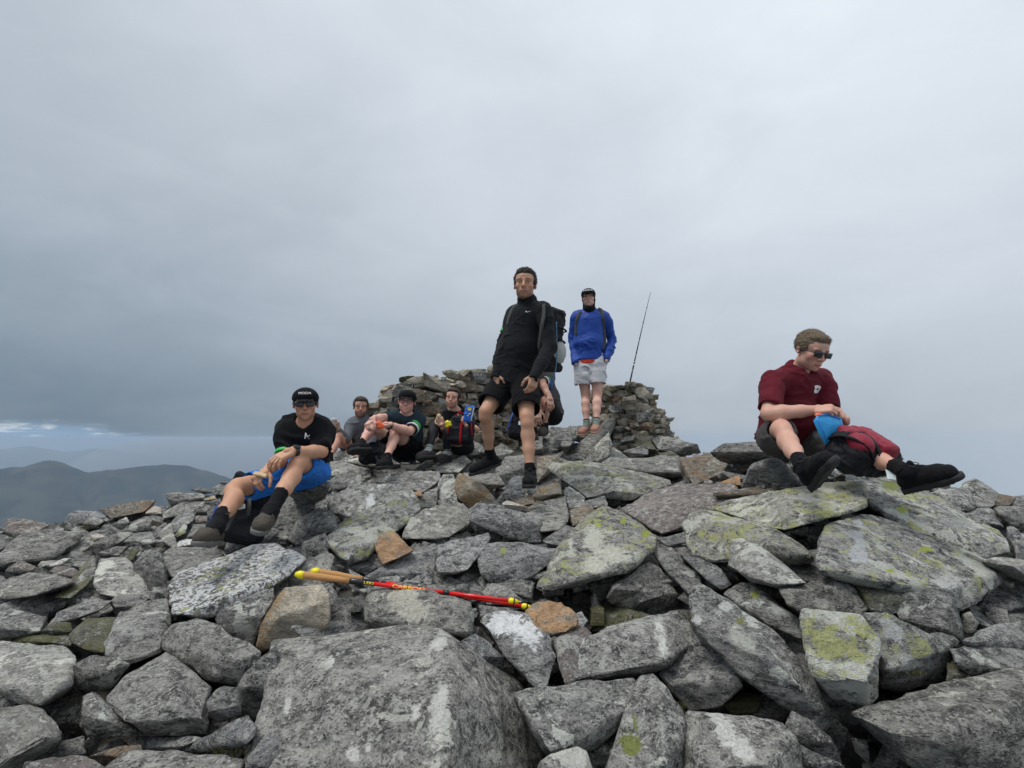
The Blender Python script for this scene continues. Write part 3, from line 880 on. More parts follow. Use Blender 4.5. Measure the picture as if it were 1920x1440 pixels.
# ================================================================== rocks
scree = thing('boulder_field', (0, 2.5, 0.8), None, None, kind='structure')
TILE = {0: (0, 0, 1), 1: (0, 880, 2.572), 2: (480, 1000, 3), 3: (960, 1000, 3), 4: (1280, 860, 2.483), 5: (560, 820, 3), 6: (1000, 780, 3),
        7: (1060, 690, 6.857), 8: (680, 660, 6.857), 9: (0, 880, 6), 10: (300, 860, 6), 11: (1600, 880, 6)}
def tp(tile, s):
    ox, oy, k = TILE[tile]; out = []
    for w_ in s.split():
        a = [float(x) for x in w_.split(',')]
        out.append([ox + a[0] / k, oy + a[1] / k] + a[2:])
    return out
placed = []       # (centre, radius) of every traced rock
_rs = [0]
def rock(tile, s, mat='g', label=None, ridge_='', lay=0.0, a=None, th=None, name='boulder', amp=None, patches=None, dep=None, und=None, p=60, res=None):
    """a boulder traced in the photograph: outline points lie on a tilted face at the mound's depth, ridge points stand proud of it, the body goes back and down"""
    _rs[0] += 1; seed = _rs[0] * 7 + 3
    rq = np.random.RandomState(seed + 500)
    if a is None: a = rq.uniform(0.10, 1.25)
    tx = rq.uniform(-0.55, 0.55)
    out = tp(tile, s); rid = tp(tile, ridge_) if ridge_ else []
    xy = np.array([o[:2] for o in out]); c = (xy.min(0) + xy.max(0)) / 2
    D0 = (dep if dep else Gd(*c)) * (1 + lay)
    ext = xy.max(0) - xy.min(0)
    x_, y_ = xy[:, 0], xy[:, 1]
    area = 0.5 * abs(np.dot(x_, np.roll(y_, 1)) - np.dot(y_, np.roll(x_, 1)))
    wsz = math.sqrt(area) * D0 / F
    t_ = th if th else 0.62 * wsz
    bul = 0.16 * wsz
    def dep_at(q):
        g0 = Gd(*c); g = Gd(q[0], q[1])
        return D0 + tx * (q[0] - c[0]) * D0 / F * (0.5 if rid else 1.0) + a * np.clip(g - g0, -0.6 * ext[1] * D0 / F * 2.2, 0.6 * ext[1] * D0 / F * 2.2)
    pts = []
    C = P(c[0], c[1], D0)
    yr = xy[:, 1].min() + 0.60 * ext[1]
    for q in out:
        d = dep_at(q) - (q[2] if len(q) > 2 else 0.0)
        d += max(0.0, (q[1] - yr) / max(ext[1] * 0.4, 1)) * wsz * (0.34 if not rid else 0.16) * (und if und is not None else 1.0)
        pts.append(P(q[0], q[1], d))
    front = np.array(pts)
    if not rid:   # a gently proud face
        rng = np.random.RandomState(seed)
        yl = xy[:, 1].min() + rng.uniform(0.42, 0.68) * ext[1]; tl = rng.uniform(-0.25, 0.25)
        # where the break between top and front face meets the outline
        xs_ = []
        for k in range(len(out)):
            p1, p2 = xy[k], xy[(k + 1) % len(out)]
            f1 = p1[1] - yl - tl * (p1[0] - c[0]); f2 = p2[1] - yl - tl * (p2[0] - c[0])
            if f1 * f2 < 0: xs_.append(p1 + (p2 - p1) * f1 / (f1 - f2))
        if len(xs_) >= 2:
            xs_ = sorted(xs_, key=lambda z: z[0]); l_, r_ = xs_[0], xs_[-1]
            for tt in (0.06, rng.uniform(0.3, 0.7), 0.94):
                q = l_ + (r_ - l_) * tt; q = q + [0, rng.uniform(-0.06, 0.06) * ext[1]]
                pts.append(P(q[0], q[1], dep_at(q) - bul * rng.uniform(0.65, 1.25)))
        else:
            pts.append(P(c[0], c[1], dep_at(c) - bul))
    for q in rid:
        pts.append(P(q[0], q[1], dep_at(q) - (q[2] if len(q) > 2 else 0.12) * 1.0))
    vd = norm(C - CAM); down = np.array([0, 0.25, -0.35])
    back = vd * t_ + down * t_ * 0.5
    for q in front:
        pts.append(C + (q - C) * 0.80 + back)
        pts.append(C + (q - C) * 0.97 + back * 0.45)
    pix = math.sqrt(area)
    n = res if res else (6 if pix > 380 else 5 if pix > 118 else 4 if pix > 38 else 3)
    am = (amp if amp is not None else 0.030) * min(wsz, 0.5) ** 0.85 
    v, f = rock_mesh(np.array(pts), n, p, am, seed, strata=0.10 * am + 0.0008)
    mt = ROCK[mat] if isinstance(mat, str) else mat
    org = v.mean(0)
    if patches:
        kw = dict(PATCHBASE.get(mat, {}))
        pl = []
        for (ptx, pty, rad, colr) in patches:
            q = tp(tile, '%f,%f' % (ptx, pty))[0]
            k = D0 / F / TILE[tile][2]
            rr = (rad[0] * k, max(rad[0], rad[1]) * k * 1.6, rad[1] * k * 1.05) if isinstance(rad, tuple) else (rad * k, rad * k * 1.6, rad * k)
            pp_ = P(q[0], q[1], dep_at(q) - bul * 0.4); pl.append(((pp_ - org, norm(pp_ - CAM)), rr, colr))
        mt = rock_mat('%s_patched_%d' % (mt.name, _rs[0]), patches=pl, **kw)
    if label:
        o = obj(name, v, f, mt, None, origin=org, crisp=28); setp(o, label, 'boulder')
    else:
        o = obj('stone', v, f, mt, scree, origin=org, crisp=28)
    placed.append((v.mean(0), (v.max(0) - v.min(0)).max() / 2))
    return o
W_ = (0.66, 0.67, 0.65)
PATCHBASE = {'g': dict(base=G, lich=0.5, white=0.15), 'd': dict(base=(0.31, 0.312, 0.312), dark=(0.035, 0.035, 0.037), lich=0.42), 'y': dict(base=G, lich=0.75, yellow=0.42, white=0.5),
             'w': dict(base=G, lich=0.6, white=0.6)}

# ---- foreground, centre
rock(2, "85,595 270,590 420,590 600,565 760,535 1010,530 1110,590 1150,640 1500,850,-0.22 1640,1270,-0.30 1620,1480,-0.30 100,1480 -60,1300 60,1080 80,680", 'g', 'huge grey square-edged slab filling the bottom centre of the photo',
     "1100,596,0.16 1080,1000,0.24 1075,1400,0.22 100,640,0.02", a=0.9, th=0.5, und=0.0, amp=0.016, patches=[(1040, 610, (55, 45), W_), (1040, 960, (45, 90), W_), (910, 1010, (22, 45), W_), (560, 1220, (35, 40), W_), (640, 1190, (25, 35), W_), (180, 960, (22, 50), W_), (420, 730, (20, 30), W_)])
rock(2, "610,390 640,300 720,275 860,290 1000,320 1220,385 1235,560 1190,600 1110,570 960,540 840,520 720,545 620,490", 'g', 'blunt grey block directly beneath the red trekking poles',
     "650,330,0.05 1180,420,0.06 1190,560,0.05 660,480,0.04", th=0.3, lay=-0.02, patches=[(820, 360, (90, 60), (0.62, 0.61, 0.54)), (900, 430, (85, 50), (0.62, 0.61, 0.54)), (1218, 465, (14, 20), W_)])
rock(2, "1250,490 1290,460 1440,430 1530,450 1640,560 1695,690 1640,870 1580,870 1440,720 1380,620 1290,540", 'd', 'dark pointed stone with a snow-white crusted top edge below the pole tips',
     "1400,590,0.05 1620,620,0.05", patches=[(1400, 500, (120, 55), (0.80, 0.82, 0.84)), (1530, 550, (90, 70), (0.80, 0.82, 0.84))])
rock(2, "1505,430 1560,395 1720,390 1790,460 1805,520 1740,555 1660,565 1560,540", 'o', 'small layered rusty orange rock at the tips of the poles', "1600,470,0.03 1740,480,0.03", lay=-0.03, amp=0.05)
rock(2, "1680,600 1740,540 1850,530 1890,560 1880,660 1830,800 1770,850 1740,840 1700,700", 'k', 'pinkish downward-pointing wedge under the small orange rock', "1760,640,0.05")
rock(2, "1140,610 1230,560 1300,600 1400,700 1390,770 1300,760 1180,690", 'd')
rock(2, "-10,640 20,520 100,380 160,300 380,280 415,340 415,480 400,520 300,590 130,575 60,650 20,660", 'h', 'cream and ochre boulder under the cork grips of the poles', "130,470,0.05 330,400,0.04", th=0.3)
rock(2, "140,290 160,220 300,150 400,95 440,130 425,260 380,300 150,310", 'p', 'pale tapering stone just behind the cork pole grips', lay=0.03)
rock(2, "1015,70 1080,45 1180,30 1310,-5 1325,20 1260,120 1190,205 1120,220 1030,220 1010,180", 'd', 'smooth dark flat-faced stone shaped like an arrowhead above the poles', "1060,100,0.04", lay=-0.03)
rock(2, "600,250 830,120 1010,60 1020,190 1050,310 900,330 700,300", 'd', 'dark slab leaning behind the black middle of the poles', lay=0.05)
rock(5, "410,560 440,505 500,505 560,550 650,635 560,680 470,715 430,620", 'o', 'rusty orange wedge standing among grey rocks left of centre', "500,560,0.04", lay=-0.02)
rock(2, "1240,130 1280,60 1380,45 1460,45 1720,95 1690,150 1560,240 1480,265 1330,280 1270,230", 'd', 'broad dark chiselled block left of the big lichened boulder', "1330,110,0.05 1640,120,0.05 1330,230,0.02", patches=[(1390, 100, (18, 18), (0.33, 0.38, 0.12))])
rock(6, "215,640 300,560 400,510 470,530 560,570 700,680 690,740 610,810 540,870 280,950 60,980 10,960 110,840 220,710", 'y', 'large boulder splashed with white and yellow-green lichen in the middle of the slope',
     "160,830,0.08 240,920,0.05 600,790,0.05", a=0.9, th=0.28, lay=-0.05, patches=[(340, 690, (60, 70), (0.68, 0.69, 0.60)), (430, 770, (90, 50), (0.68, 0.69, 0.60)), (350, 830, (60, 40), (0.68, 0.69, 0.60)), (365, 607, (22, 14), (0.45, 0.52, 0.05)), (505, 590, (18, 18), (0.42, 0.5, 0.06)), (630, 665, (28, 25), (0.38, 0.44, 0.08))])
rock(3, "530,370 560,290 700,230 760,165 830,200 980,360 960,430 770,460 720,460 560,400", 'g', 'rounded grey stone wedged under the lichened boulder\'s right edge', lay=0.06)
rock(3, "0,260 120,280 120,390 0,370 -180,400 -160,290 -60,250", 'd', lay=0.07)
rock(3, "430,400 560,400 720,440 745,470 660,510 560,550 440,550", 'm', lay=0.12)
rock(3, "330,830 400,590 460,575 560,520 720,490 920,440 1000,520 1010,610 930,700 870,750 760,780 420,815", 'g', 'long grey block with a white streak on its right shoulder, right of the pinkish wedge',
     "480,600,0.05 860,560,0.08 860,720,0.06 880,470,0.05", th=0.3, patches=[(840, 590, (30, 75), W_)])
rock(3, "10,905 220,880 350,840 690,815 700,850 640,1000 600,1120 430,1230 260,1260 180,1240 120,1080", 'g', 'flat-topped lichen-mottled block right of the huge bottom slab', "230,1240,0.04 640,990,0.05 180,1180,0.05 60,930,0.03", a=0.8, th=0.3)
rock(3, "690,850 720,790 800,785 870,870 970,1030 975,1150 950,1480 480,1480 560,1250 650,1030", 'g', 'upright tongue-shaped stone with a green lichen spot at the bottom edge', "830,870,0.06 860,1300,0.08", a=0.7, th=0.3,
     patches=[(665, 1170, (45, 45), (0.20, 0.23, 0.06)), (690, 1060, (15, 45), (0.22, 0.25, 0.08))])
rock(3, "820,790 960,650 1030,570 1150,600 1240,730 1310,860 1180,980 1000,1010 960,980 870,860", 'd', 'dark domed boulder under the long diagonal slab', lay=0.04, th=0.35)
rock(3, "1000,300 1060,280 1200,370 1500,570 1600,680 1720,830 1800,1060 1750,1120 1700,1110 1560,1000 1350,830 1200,680 1040,570 995,500", 'g', 'long diagonal slab sloping down to the right with a pale lichen blotch',
     "1040,520,0.04 1400,690,0.08 1660,900,0.06 1100,340,0.04", a=0.6, th=0.26, lay=-0.03, patches=[(1290, 600, (65, 50), (0.5, 0.51, 0.46)), (1200, 410, (35, 22), W_), (1290, 495, (20, 14), (0.25, 0.25, 0.08)), (1040, 490, (22, 30), W_)])
rock(3, "780,100 830,60 900,80 960,140 1050,240 1080,320 1000,340 880,220", 'g', "narrow grey slab filling the gap above the long diagonal slab", "880,120,0.04")
rock(3, "945,120 1060,130 1180,200 1240,290 1180,320 1120,290 1020,190", 'd', 'small dark stone with a white tip pointing down to the right', patches=[(1150, 260, (50, 28), (0.62, 0.64, 0.66))])
rock(3, "1210,180 1240,30 1290,20 1390,60 1470,170 1660,280 1500,290 1340,265", 'p', 'pale speckled triangular rock leaning in front of the yellow-green slab', "1340,240,0.05 1400,120,0.05", lay=-0.05, th=0.2)
rock(3, "1190,340 1290,275 1350,280 1450,390 1620,480 1630,600 1500,540 1260,410", 'g', 'thin grey slab with a bright white patch tucked above the diagonal slab', "1260,390,0.04 1460,400,0.05", lay=0.05, patches=[(1500, 430, (75, 28), (0.66, 0.68, 0.66)), (1365, 340, (20, 26), (0.35, 0.4, 0.1))])
rock(4, "440,600 560,590 710,555 790,575 860,700 820,730 720,715 560,720 490,680", 'g', 'smooth grey rock with a small white splash above the green-tinged slab', "500,620,0.03 700,600,0.05", patches=[(640, 675, (32, 20), W_)])
rock(4, "560,700 650,705 830,730 920,830 920,960 905,1110 860,1160 760,1130 690,1110 620,1020 590,960 555,760", 'Y', 'upright green-tinged slab with yellow lichen dots and a black spot', "600,1000,0.05 870,1040,0.05", a=0.4, th=0.22, lay=-0.06)
rock(4, "850,730 960,715 1080,780 1250,860 1250,900 1220,1050 1020,1080 920,1060 925,880", 'y', 'chunky rock with yellow lichen on its right shoulder beside the green-tinged slab', "950,980,0.05 1180,900,0.06", th=0.28, patches=[(980, 800, (35, 40), W_), (1030, 940, (35, 25), W_)])
rock(4, "770,1180 1000,1090 1300,1040 1480,995 1720,1000 1780,1500 1400,1500 1100,1440 950,1300 900,1250", 'g', 'very large pale grey slab filling the bottom right corner', "930,1260,0.05 1500,1180,0.10 1180,1300,0.07", a=0.9, th=0.4)
rock(4, "620,490 640,380 670,310 830,250 920,260 1110,370 1400,470 1520,540 1480,600 1300,710 1240,620 1170,610 1000,600 860,560 640,530", 'y', 'great sloping slab with a line of white crust below the seated man in maroon',
     "640,510,0.05 1230,600,0.08 900,560,0.06 1450,540,0.05", a=1.0, th=0.3, lay=-0.02, patches=[(820, 300, (18, 40), (0.6, 0.63, 0.66)), (815, 380, (22, 45), (0.6, 0.63, 0.66)), (820, 450, (35, 40), (0.6, 0.63, 0.66)), (1230, 575, (50, 25), W_), (1135, 422, (26, 14), (0.4, 0.46, 0.08)), (960, 520, (20, 10), (0.4, 0.46, 0.08))])
rock(4, "745,90 760,60 790,38 860,50 960,80 1110,140 1300,250 1490,330 1510,380 1530,440 1450,460 1390,470 1220,400 1090,350 930,250 860,200 760,130", 'y', 'long lichened boulder rising from the right edge up to the burgundy rucksack',
     "900,130,0.06 1240,330,0.09 1200,250,0.06", a=0.9, th=0.3, lay=-0.01, patches=[(1290, 300, (50, 26), (0.42, 0.43, 0.42)), (1020, 235, (18, 14), (0.42, 0.5, 0.08)), (960, 120, (35, 25), (0.28, 0.33, 0.08))])
rock(4, "140,230 200,200 320,170 480,140 650,115 840,105 865,160 855,215 760,250 640,290 480,335 400,320 260,280", 'Y', 'upper of two long slabs coated in yellow-green lichen', "250,262,0.03 480,262,0.06 840,180,0.05", a=0.9, th=0.16, lay=-0.05)
rock(4, "0,290 30,255 80,240 160,245 430,330 560,420 605,470 580,480 390,450 330,440 210,455 140,480 40,440 10,340", 'Y', 'lower wedge-shaped slab coated in yellow-green lichen', "22,325,0.04 230,375,0.07 590,455,0.04 430,400,0.06", a=0.9, th=0.16, lay=-0.04)
rock(11, "850,265 1000,215 1200,205 1320,200 1395,430 1300,460 1180,470 1050,400", 'g', "rounded grey rock under the heel of the outstretched boot", "1060,300,0.04 1350,330,0.05")
rock(11, "1190,200 1240,130 1370,95 1480,170 1640,270 1600,400 1560,425 1395,430 1340,210", 'g', 'grey rock on the skyline just right of the outstretched boot', lay=0.03)
rock(11, "1610,280 1800,300 1840,330 1740,410 1600,420", 'b', 'small brown rock on the right skyline', lay=0.03)
rock(11, "1810,305 1900,285 2100,300 2100,450 1780,420", 'g', lay=0.05)
rock(11, "1580,430 1640,415 2100,430 2100,700 1730,600 1620,500", 'g', 'flat grey slab at the right edge of the photo below the skyline', "1650,500,0.05")
rock(11, "1230,480 1360,440 1540,425 1620,500 1690,650 1600,650 1480,600 1340,560", 'd', lay=0.03)
rock(11, "1720,640 1790,630 1880,700 1840,950 1740,760", 'd', lay=0.03)
rock(11, "1815,720 2100,700 2100,1000 1830,1010", 'g', lay=0.04)
rock(11, "1450,1025 1640,985 1850,995 2150,1010 2150,1330 1900,1230 1740,1140 1600,1060", 'p', 'smooth buff-coloured slab at the right edge beside the great sloping slab', "1800,1090,0.06", lay=-0.03, th=0.2)
rock(4, "980,610 1190,600 1260,650 1290,760 1305,860 1240,830 1100,790 1010,740", 'g', 'upright grey block tucked beneath the great sloping slab', "1230,650,0.05 1230,800,0.03", lay=0.02)
rock(4, "790,570 840,560 900,600 1060,640 1070,690 970,730 870,700", 'm')
rock(4, "1300,850 1500,750 1600,780 1700,800 1700,910 1500,890 1340,870", 'd')
rock(4, "1240,880 1400,875 1700,900 1700,1000 1340,1010 1270,960", 'g')
rock(4, "1230,950 1300,940 1345,990 1300,1030 1230,1040", 'm', lay=0.02)
rock(4, "1150,810 1240,805 1290,850 1280,880 1180,850", 'd', lay=0.04)
rock(4, "1300,740 1420,610 1600,600 1700,640 1700,790 1400,760", 'd', lay=0.14)
rock(3, "970,1080 990,1010 1160,1000 1300,1020 1520,1070 1600,1150 1720,1480 940,1480", 'g', 'broad bottom-edge boulder with a jagged white lichen streak', "1100,1040,0.05 1400,1300,0.09 1050,1350,0.06", a=0.8, th=0.35,
     patches=[(1150, 1040, (40, 60), W_), (1200, 1110, (60, 45), W_), (1280, 1200, (45, 60), W_)])
rock(4, "480,1240 510,1180 600,1220 690,1290 740,1420 620,1370 520,1310", 'd', lay=0.05)
rock(4, "540,1330 640,1400 760,1430 760,1520 560,1500", 'd', lay=0.03)
rock(4, "450,465 600,480 700,550 600,580 500,540", 'd', lay=0.05)
rock(4, "570,330 610,315 640,320 630,400 590,390", 'd', lay=0.05)
rock(3, "1190,970 1300,890 1420,920 1380,1000 1250,1020", 'm', lay=0.12)
rock(3, "1300,960 1540,930 1600,1050 1400,1060", 'd', lay=0.14)
rock(3, "340,470 380,445 415,470 400,520 355,520", 'd', lay=0.08)
rock(3, "1500,160 1620,140 1700,200 1810,250 1600,280", 'd', lay=0.06)
rock(3, "160,1290 250,1240 370,1200 420,1230 420,1330 480,1480 100,1480", 'w', 'knobbly pale stone at the bottom edge between two big slabs', lay=-0.02)
rock(3, "420,1240 600,1130 640,1090 640,1250 520,1330 440,1320", 'd', lay=0.08)
rock(2, "200,530 400,520 600,410 640,500 720,550 420,610 270,600", 'd', lay=0.07)
rock(2, "410,370 600,360 620,420 440,500 400,480", 'd', lay=0.05)
rock(2, "520,200 620,250 620,300 540,260", 'd', lay=0.02)
rock(2, "1270,330 1320,275 1420,310 1500,380 1300,400", 'g', lay=0.03)
rock(2, "1360,290 1430,255 1560,270 1560,370 1500,390", 'd', lay=0.05)
rock(2, "1250,400 1500,420 1400,440 1260,470", 'd', lay=0.06)
rock(2, "1780,460 1830,440 1870,490 1840,530 1790,520", 'd', lay=0.04)
rock(2, "1880,420 1920,400 1960,420 1960,520 1880,520", 'm', lay=0.1)
rock(2, "530,110 700,180 620,230 560,210 480,150", 'd', lay=0.07)
# ---- centre band
rock(5, "145,380 180,330 290,260 440,280 520,260 640,290 650,340 600,420 380,480 240,500 200,470", 'g', 'low grey boulder carrying a white oval lichen stripe', "250,300,0.04 420,420,0.06", patches=[(405, 372, (22, 52), (0.68, 0.70, 0.72))])
rock(5, "125,560 190,520 400,400 590,280 645,300 690,400 620,460 560,520 420,520 430,620 380,680 280,715 200,650", 'y', 'long rock sloping up right with yellow lichen spots, left of centre', "160,590,0.02 420,540,0.08 260,690,0.04 640,380,0.04", a=0.7, th=0.24, lay=-0.04)
rock(5, "575,560 600,480 640,420 780,385 920,370 965,410 970,480 850,560 760,575 600,570", 'p', 'smooth pale tan boulder with a white left end in the middle of the slope', "640,480,0.03 880,450,0.06", lay=-0.02, p=30)
rock(5, "950,430 1000,365 1130,380 1260,440 1360,470 1365,590 1290,590 1180,560 1100,520 960,470", 'd', 'dark angular block just below the standing man', "1010,450,0.04 1340,490,0.05 1200,480,0.06", lay=-0.03)
rock(5, "1240,440 1360,390 1500,330 1525,440 1480,500 1380,530 1350,470", 'g', 'grey lump with bleached top below and right of the black boot', "1460,420,0.05")
rock(5, "1385,570 1480,490 1550,510 1530,620 1400,595", 'd', lay=0.02)
rock(5, "870,280 900,200 960,220 1060,290 1120,370 980,370 960,400 900,350", 'h', 'honey-coloured pointed rock with a pale patch below the standing man', "960,290,0.04", lay=-0.02, patches=None)
rock(5, "790,230 810,205 870,205 880,290 900,370 840,385 780,380", 'w', 'narrow upright grey stone left of the honey-coloured rock', "860,260,0.02")
rock(5, "430,250 440,210 520,195 790,190 800,240 700,310 560,270", 'g', 'low wide slab with a flat top below the three seated hikers', "460,220,0.02 780,215,0.03", a=0.8)
rock(5, "160,190 180,140 250,135 400,180 410,230 360,240 300,200 180,240", 'g')
rock(5, "145,120 170,80 260,75 440,130 440,160 380,165 260,140 150,150", 'g', 'flat grey slab under the boot of the man in glasses', a=0.8)
rock(5, "180,240 230,205 350,210 370,260 290,290 170,300", 'w')
rock(5, "-10,310 20,270 60,250 170,240 180,300 60,315 -10,320", 'g')
rock(5, "1105,230 1110,170 1170,110 1290,90 1310,150 1210,210 1180,290 1110,260", 'g')
rock(5, "1110,370 1200,220 1270,215 1265,330 1250,370", 'd', 'dark triangular stone under the front black boot', lay=-0.01)
rock(5, "1310,340 1360,270 1470,255 1480,320 1360,355", 'h')
rock(5, "1490,300 1520,270 1610,340 1600,390 1520,400", 'p')
rock(5, "1140,370 1170,350 1290,390 1290,420 1150,395", 'q', 'small bright white quartz stone in front of the standing man', lay=-0.01)
rock(5, "1290,395 1330,370 1400,385 1340,410 1290,420", 'q')
rock(5, "750,170 930,100 975,135 900,200 780,200", 'w')
rock(5, "920,200 1100,200 1170,270 1080,290 940,230", 'g')
rock(5, "680,330 790,270 775,390 680,400", 'g', lay=0.02)
rock(5, "640,310 690,300 695,330 650,335", 'o', lay=-0.01)
rock(5, "640,185 800,75 835,110 700,185", 'p', lay=-0.02)
rock(5, "0,470 120,390 210,470 210,500 60,560 0,590", 'g')
rock(5, "20,590 130,545 170,640 120,660 0,680", 'g')
rock(5, "1520,440 1600,400 1670,400 1660,440 1560,490 1530,480", 'b', lay=0.01)
rock(5, "1560,380 1720,330 1740,380 1640,400", 'g', lay=0.01)
rock(5, "1200,350 1320,330 1330,370 1240,390", 'b', lay=0.02)
rock(5, "900,30 1010,20 1060,80 980,130 900,110", 'g', lay=0.03)
rock(5, "1100,60 1140,30 1220,80 1160,130 1110,120", 'w')
rock(8, "1040,1240 1180,1090 1400,1120 1560,1230 1500,1310 1200,1400 1060,1340", 'g', 'grey boulder in front of the woman and her rucksack', lay=-0.05)
rock(8, "480,1310 700,1180 830,1150 840,1200 620,1290 500,1340", 'g')
rock(8, "480,1400 540,1350 620,1360 740,1420 680,1440 500,1440", 'g')
rock(8, "690,1070 820,1070 830,1110 700,1120", 'p')
rock(8, "740,770 880,780 940,860 900,1050 730,1060", 'g', 'upright rounded stone leaning on the wall between two seated hikers')
# ---- right of the standing man
rock(6, "80,290 110,255 250,255 480,290 640,340 770,365 780,385 630,440 560,475 450,455 300,460 150,350", 'y', 'long flat slab mottled with green lichen right of the black boot', "120,320,0.04 450,420,0.07 630,410,0.05", a=0.9, th=0.18, lay=-0.04)
rock(6, "490,525 630,430 760,395 900,395 1050,375 1130,390 1205,465 1010,520 900,560 860,640 720,665 600,600", 'k', 'pinkish grey humped boulder in the middle right of the slope', "560,560,0.03 870,440,0.09 880,600,0.05 1100,440,0.03 650,440,0.05", a=0.8, th=0.3)
rock(6, "385,260 410,235 640,240 820,225 840,340 790,350 640,320 480,290 400,280", 'g', 'low flat block with a pale top left of the squat brown one', "420,260,0.02 650,290,0.05 820,320,0.04", a=0.8)
rock(6, "820,230 1000,210 1100,240 1080,310 1040,380 900,390 840,310", 'b', 'squat brownish block with pale top, left of the maroon man\'s seat', "850,270,0.04 1050,260,0.04", a=0.6)
rock(6, "1170,400 1240,270 1340,240 1400,250 1510,390 1420,410 1250,415", 'd', 'smooth dark boulder beside the bent leg of the man in maroon', "1210,300,0.03 1390,270,0.04", p=30)
rock(6, "985,205 1070,150 1270,140 1380,170 1600,190 1640,240 1540,255 1380,240 1200,250 1090,220", 'g', 'wide flat slab the man in maroon sits on', "1010,205,0.03 1380,205,0.06", a=0.5, th=0.45)
rock(6, "1100,310 1180,270 1250,265 1240,300 1140,330", 'b', lay=0.02)
rock(6, "1040,375 1160,330 1175,400 1130,390", 'o', 'small tan wedge below the brownish block', lay=-0.01)
rock(6, "1010,440 1210,400 1400,395 1420,415 1250,450 1100,480", 'b', lay=0.03)
rock(6, "700,690 860,650 880,750 820,760 750,740", 'd', lay=0.02)
rock(6, "1420,650 1530,620 1620,640 1610,700 1560,690", 'd', lay=0.04)
rock(6, "1380,800 1560,760 1700,850 1600,900 1430,860", 'd', lay=0.06)
rock(6, "-10,540 60,480 190,450 200,590 150,640 40,650", 'g', 'grey lump with bleached edges left of the big lichened boulder', "150,520,0.03")
rock(6, "50,700 190,610 225,650 215,700 200,740 80,730", 'd')
rock(6, "205,530 300,500 350,530 290,590 220,620", 'b')
rock(6, "175,470 180,400 260,430 290,470 230,520 190,510", 'p')
rock(6, "35,400 130,375 165,440 90,475 40,450", 'h')
rock(6, "-10,490 50,475 80,495 20,520", 'q')
rock(6, "250,480 400,455 410,490 330,520 280,500", 'd', lay=0.02)
rock(6, "50,110 100,60 240,70 245,120 150,220 50,215", 'g', 'rounded boulder in front of the man in the blue jacket', lay=-0.02)
rock(6, "20,230 140,215 170,250 80,300 20,380", 'b')
rock(6, "1020,775 1080,780 1130,850 1160,930 1100,880", 'b', lay=0.04)
rock(7, "1110,920 1210,870 1440,910 1600,970 1700,980 1745,1090 1600,1110 1380,1090 1200,1050", 'g', 'dark flat stone with bleached top on the skyline below the stone wall', "1150,960,0.03 1600,1000,0.05", a=0.4, patches=[(1300, 910, (70, 30), (0.5, 0.5, 0.46)), (1430, 940, (50, 25), (0.5, 0.5, 0.46))])
rock(7, "720,1080 960,1000 1070,1050 1070,1120 960,1135 850,1160", 'd')
rock(7, "830,990 970,920 1090,920 1190,1080 1080,1060 960,1000", 'm')
rock(7, "890,890 970,760 1060,830 1090,890 1000,930", 'm')
rock(7, "1190,1090 1350,1070 1480,1140 1250,1150", 'm', lay=0.02)
rock(7, "560,1000 620,1020 720,1090 830,1165 560,1145", 'd', lay=0.02)
rock(7, "590,1010 620,750 700,640 850,590 950,680 960,760 900,870 800,980 680,1000", 'w', 'leaning slab with big white lichen blotches against the right stone wall', "700,900,0.03 880,800,0.04", lay=-0.03, a=0.3,
     patches=[(850, 780, (75, 55), (0.66, 0.68, 0.66)), (640, 820, (60, 60), (0.62, 0.64, 0.62)), (780, 910, (55, 45), (0.66, 0.68, 0.66)), (700, 700, (50, 40), (0.6, 0.62, 0.6))])
rock(7, "0,1180 200,950 330,860 530,660 650,620 640,760 560,920 330,1080 210,1190 100,1190", 'g', 'smooth leaning slab under the pink trainers', lay=-0.02, a=0.4)
rock(7, "215,1245 340,1060 560,810 605,1000 545,1150 480,1240 420,1260 300,1260", 'w', 'upright slab with white speckles below the blotched leaning slab', lay=-0.05, a=0.3)
rock(7, "0,800 60,740 190,780 150,900 60,1000 0,1090 -60,1000", 'g')
rock(7, "470,1210 560,1150 700,1150 720,1300 500,1260", 'g')
rock(7, "50,765 190,740 340,765 345,870 200,965 60,900", 'g', lay=0.02)
rock(7, "-100,1200 0,1190 130,1210 120,1250 -60,1260", 'y', lay=0.02)
rock(6, "-70,140 -20,80 50,90 60,210 -20,240", 'g')
# ---- left foreground
rock(1, "805,570 850,510 1060,430 1220,365 1340,360 1420,400 1480,430 1400,510 1330,560 1180,590 1060,700 960,720 830,710", 'c', 'big sloping boulder crusted all over with white lichen', "840,700,0.03 1050,640,0.06 1330,520,0.07", a=0.9, th=0.3, lay=-0.03)
rock(1, "780,410 830,370 1000,380 1080,410 1040,440 930,500 830,520 800,480", 'g', "grey block under the seated man's right shoe", "830,390,0.02 1040,420,0.03", lay=0.01)
rock(1, "780,800 830,740 960,720 1060,740 1160,860 1260,880 1240,950 1150,1040 1000,1020 850,900 780,860", 'g', 'rounded grey-green boulder below the white-crusted one', "900,760,0.06 1130,920,0.07", th=0.35, p=26)
rock(1, "1035,720 1110,640 1320,565 1320,620 1290,680 1220,865 1160,860 1060,770", 'g', 'grey stone between the white-crusted and the cream boulders', lay=0.02)
rock(1, "510,1100 560,1050 620,980 800,880 880,960 1010,1060 1030,1220 1000,1290 840,1300 690,1280 600,1200 520,1130", 'g', 'large faceted grey boulder in the lower left', "640,1040,0.05 860,1130,0.09 640,1220,0.04 980,1200,0.06 800,940,0.05", a=0.8, th=0.35)
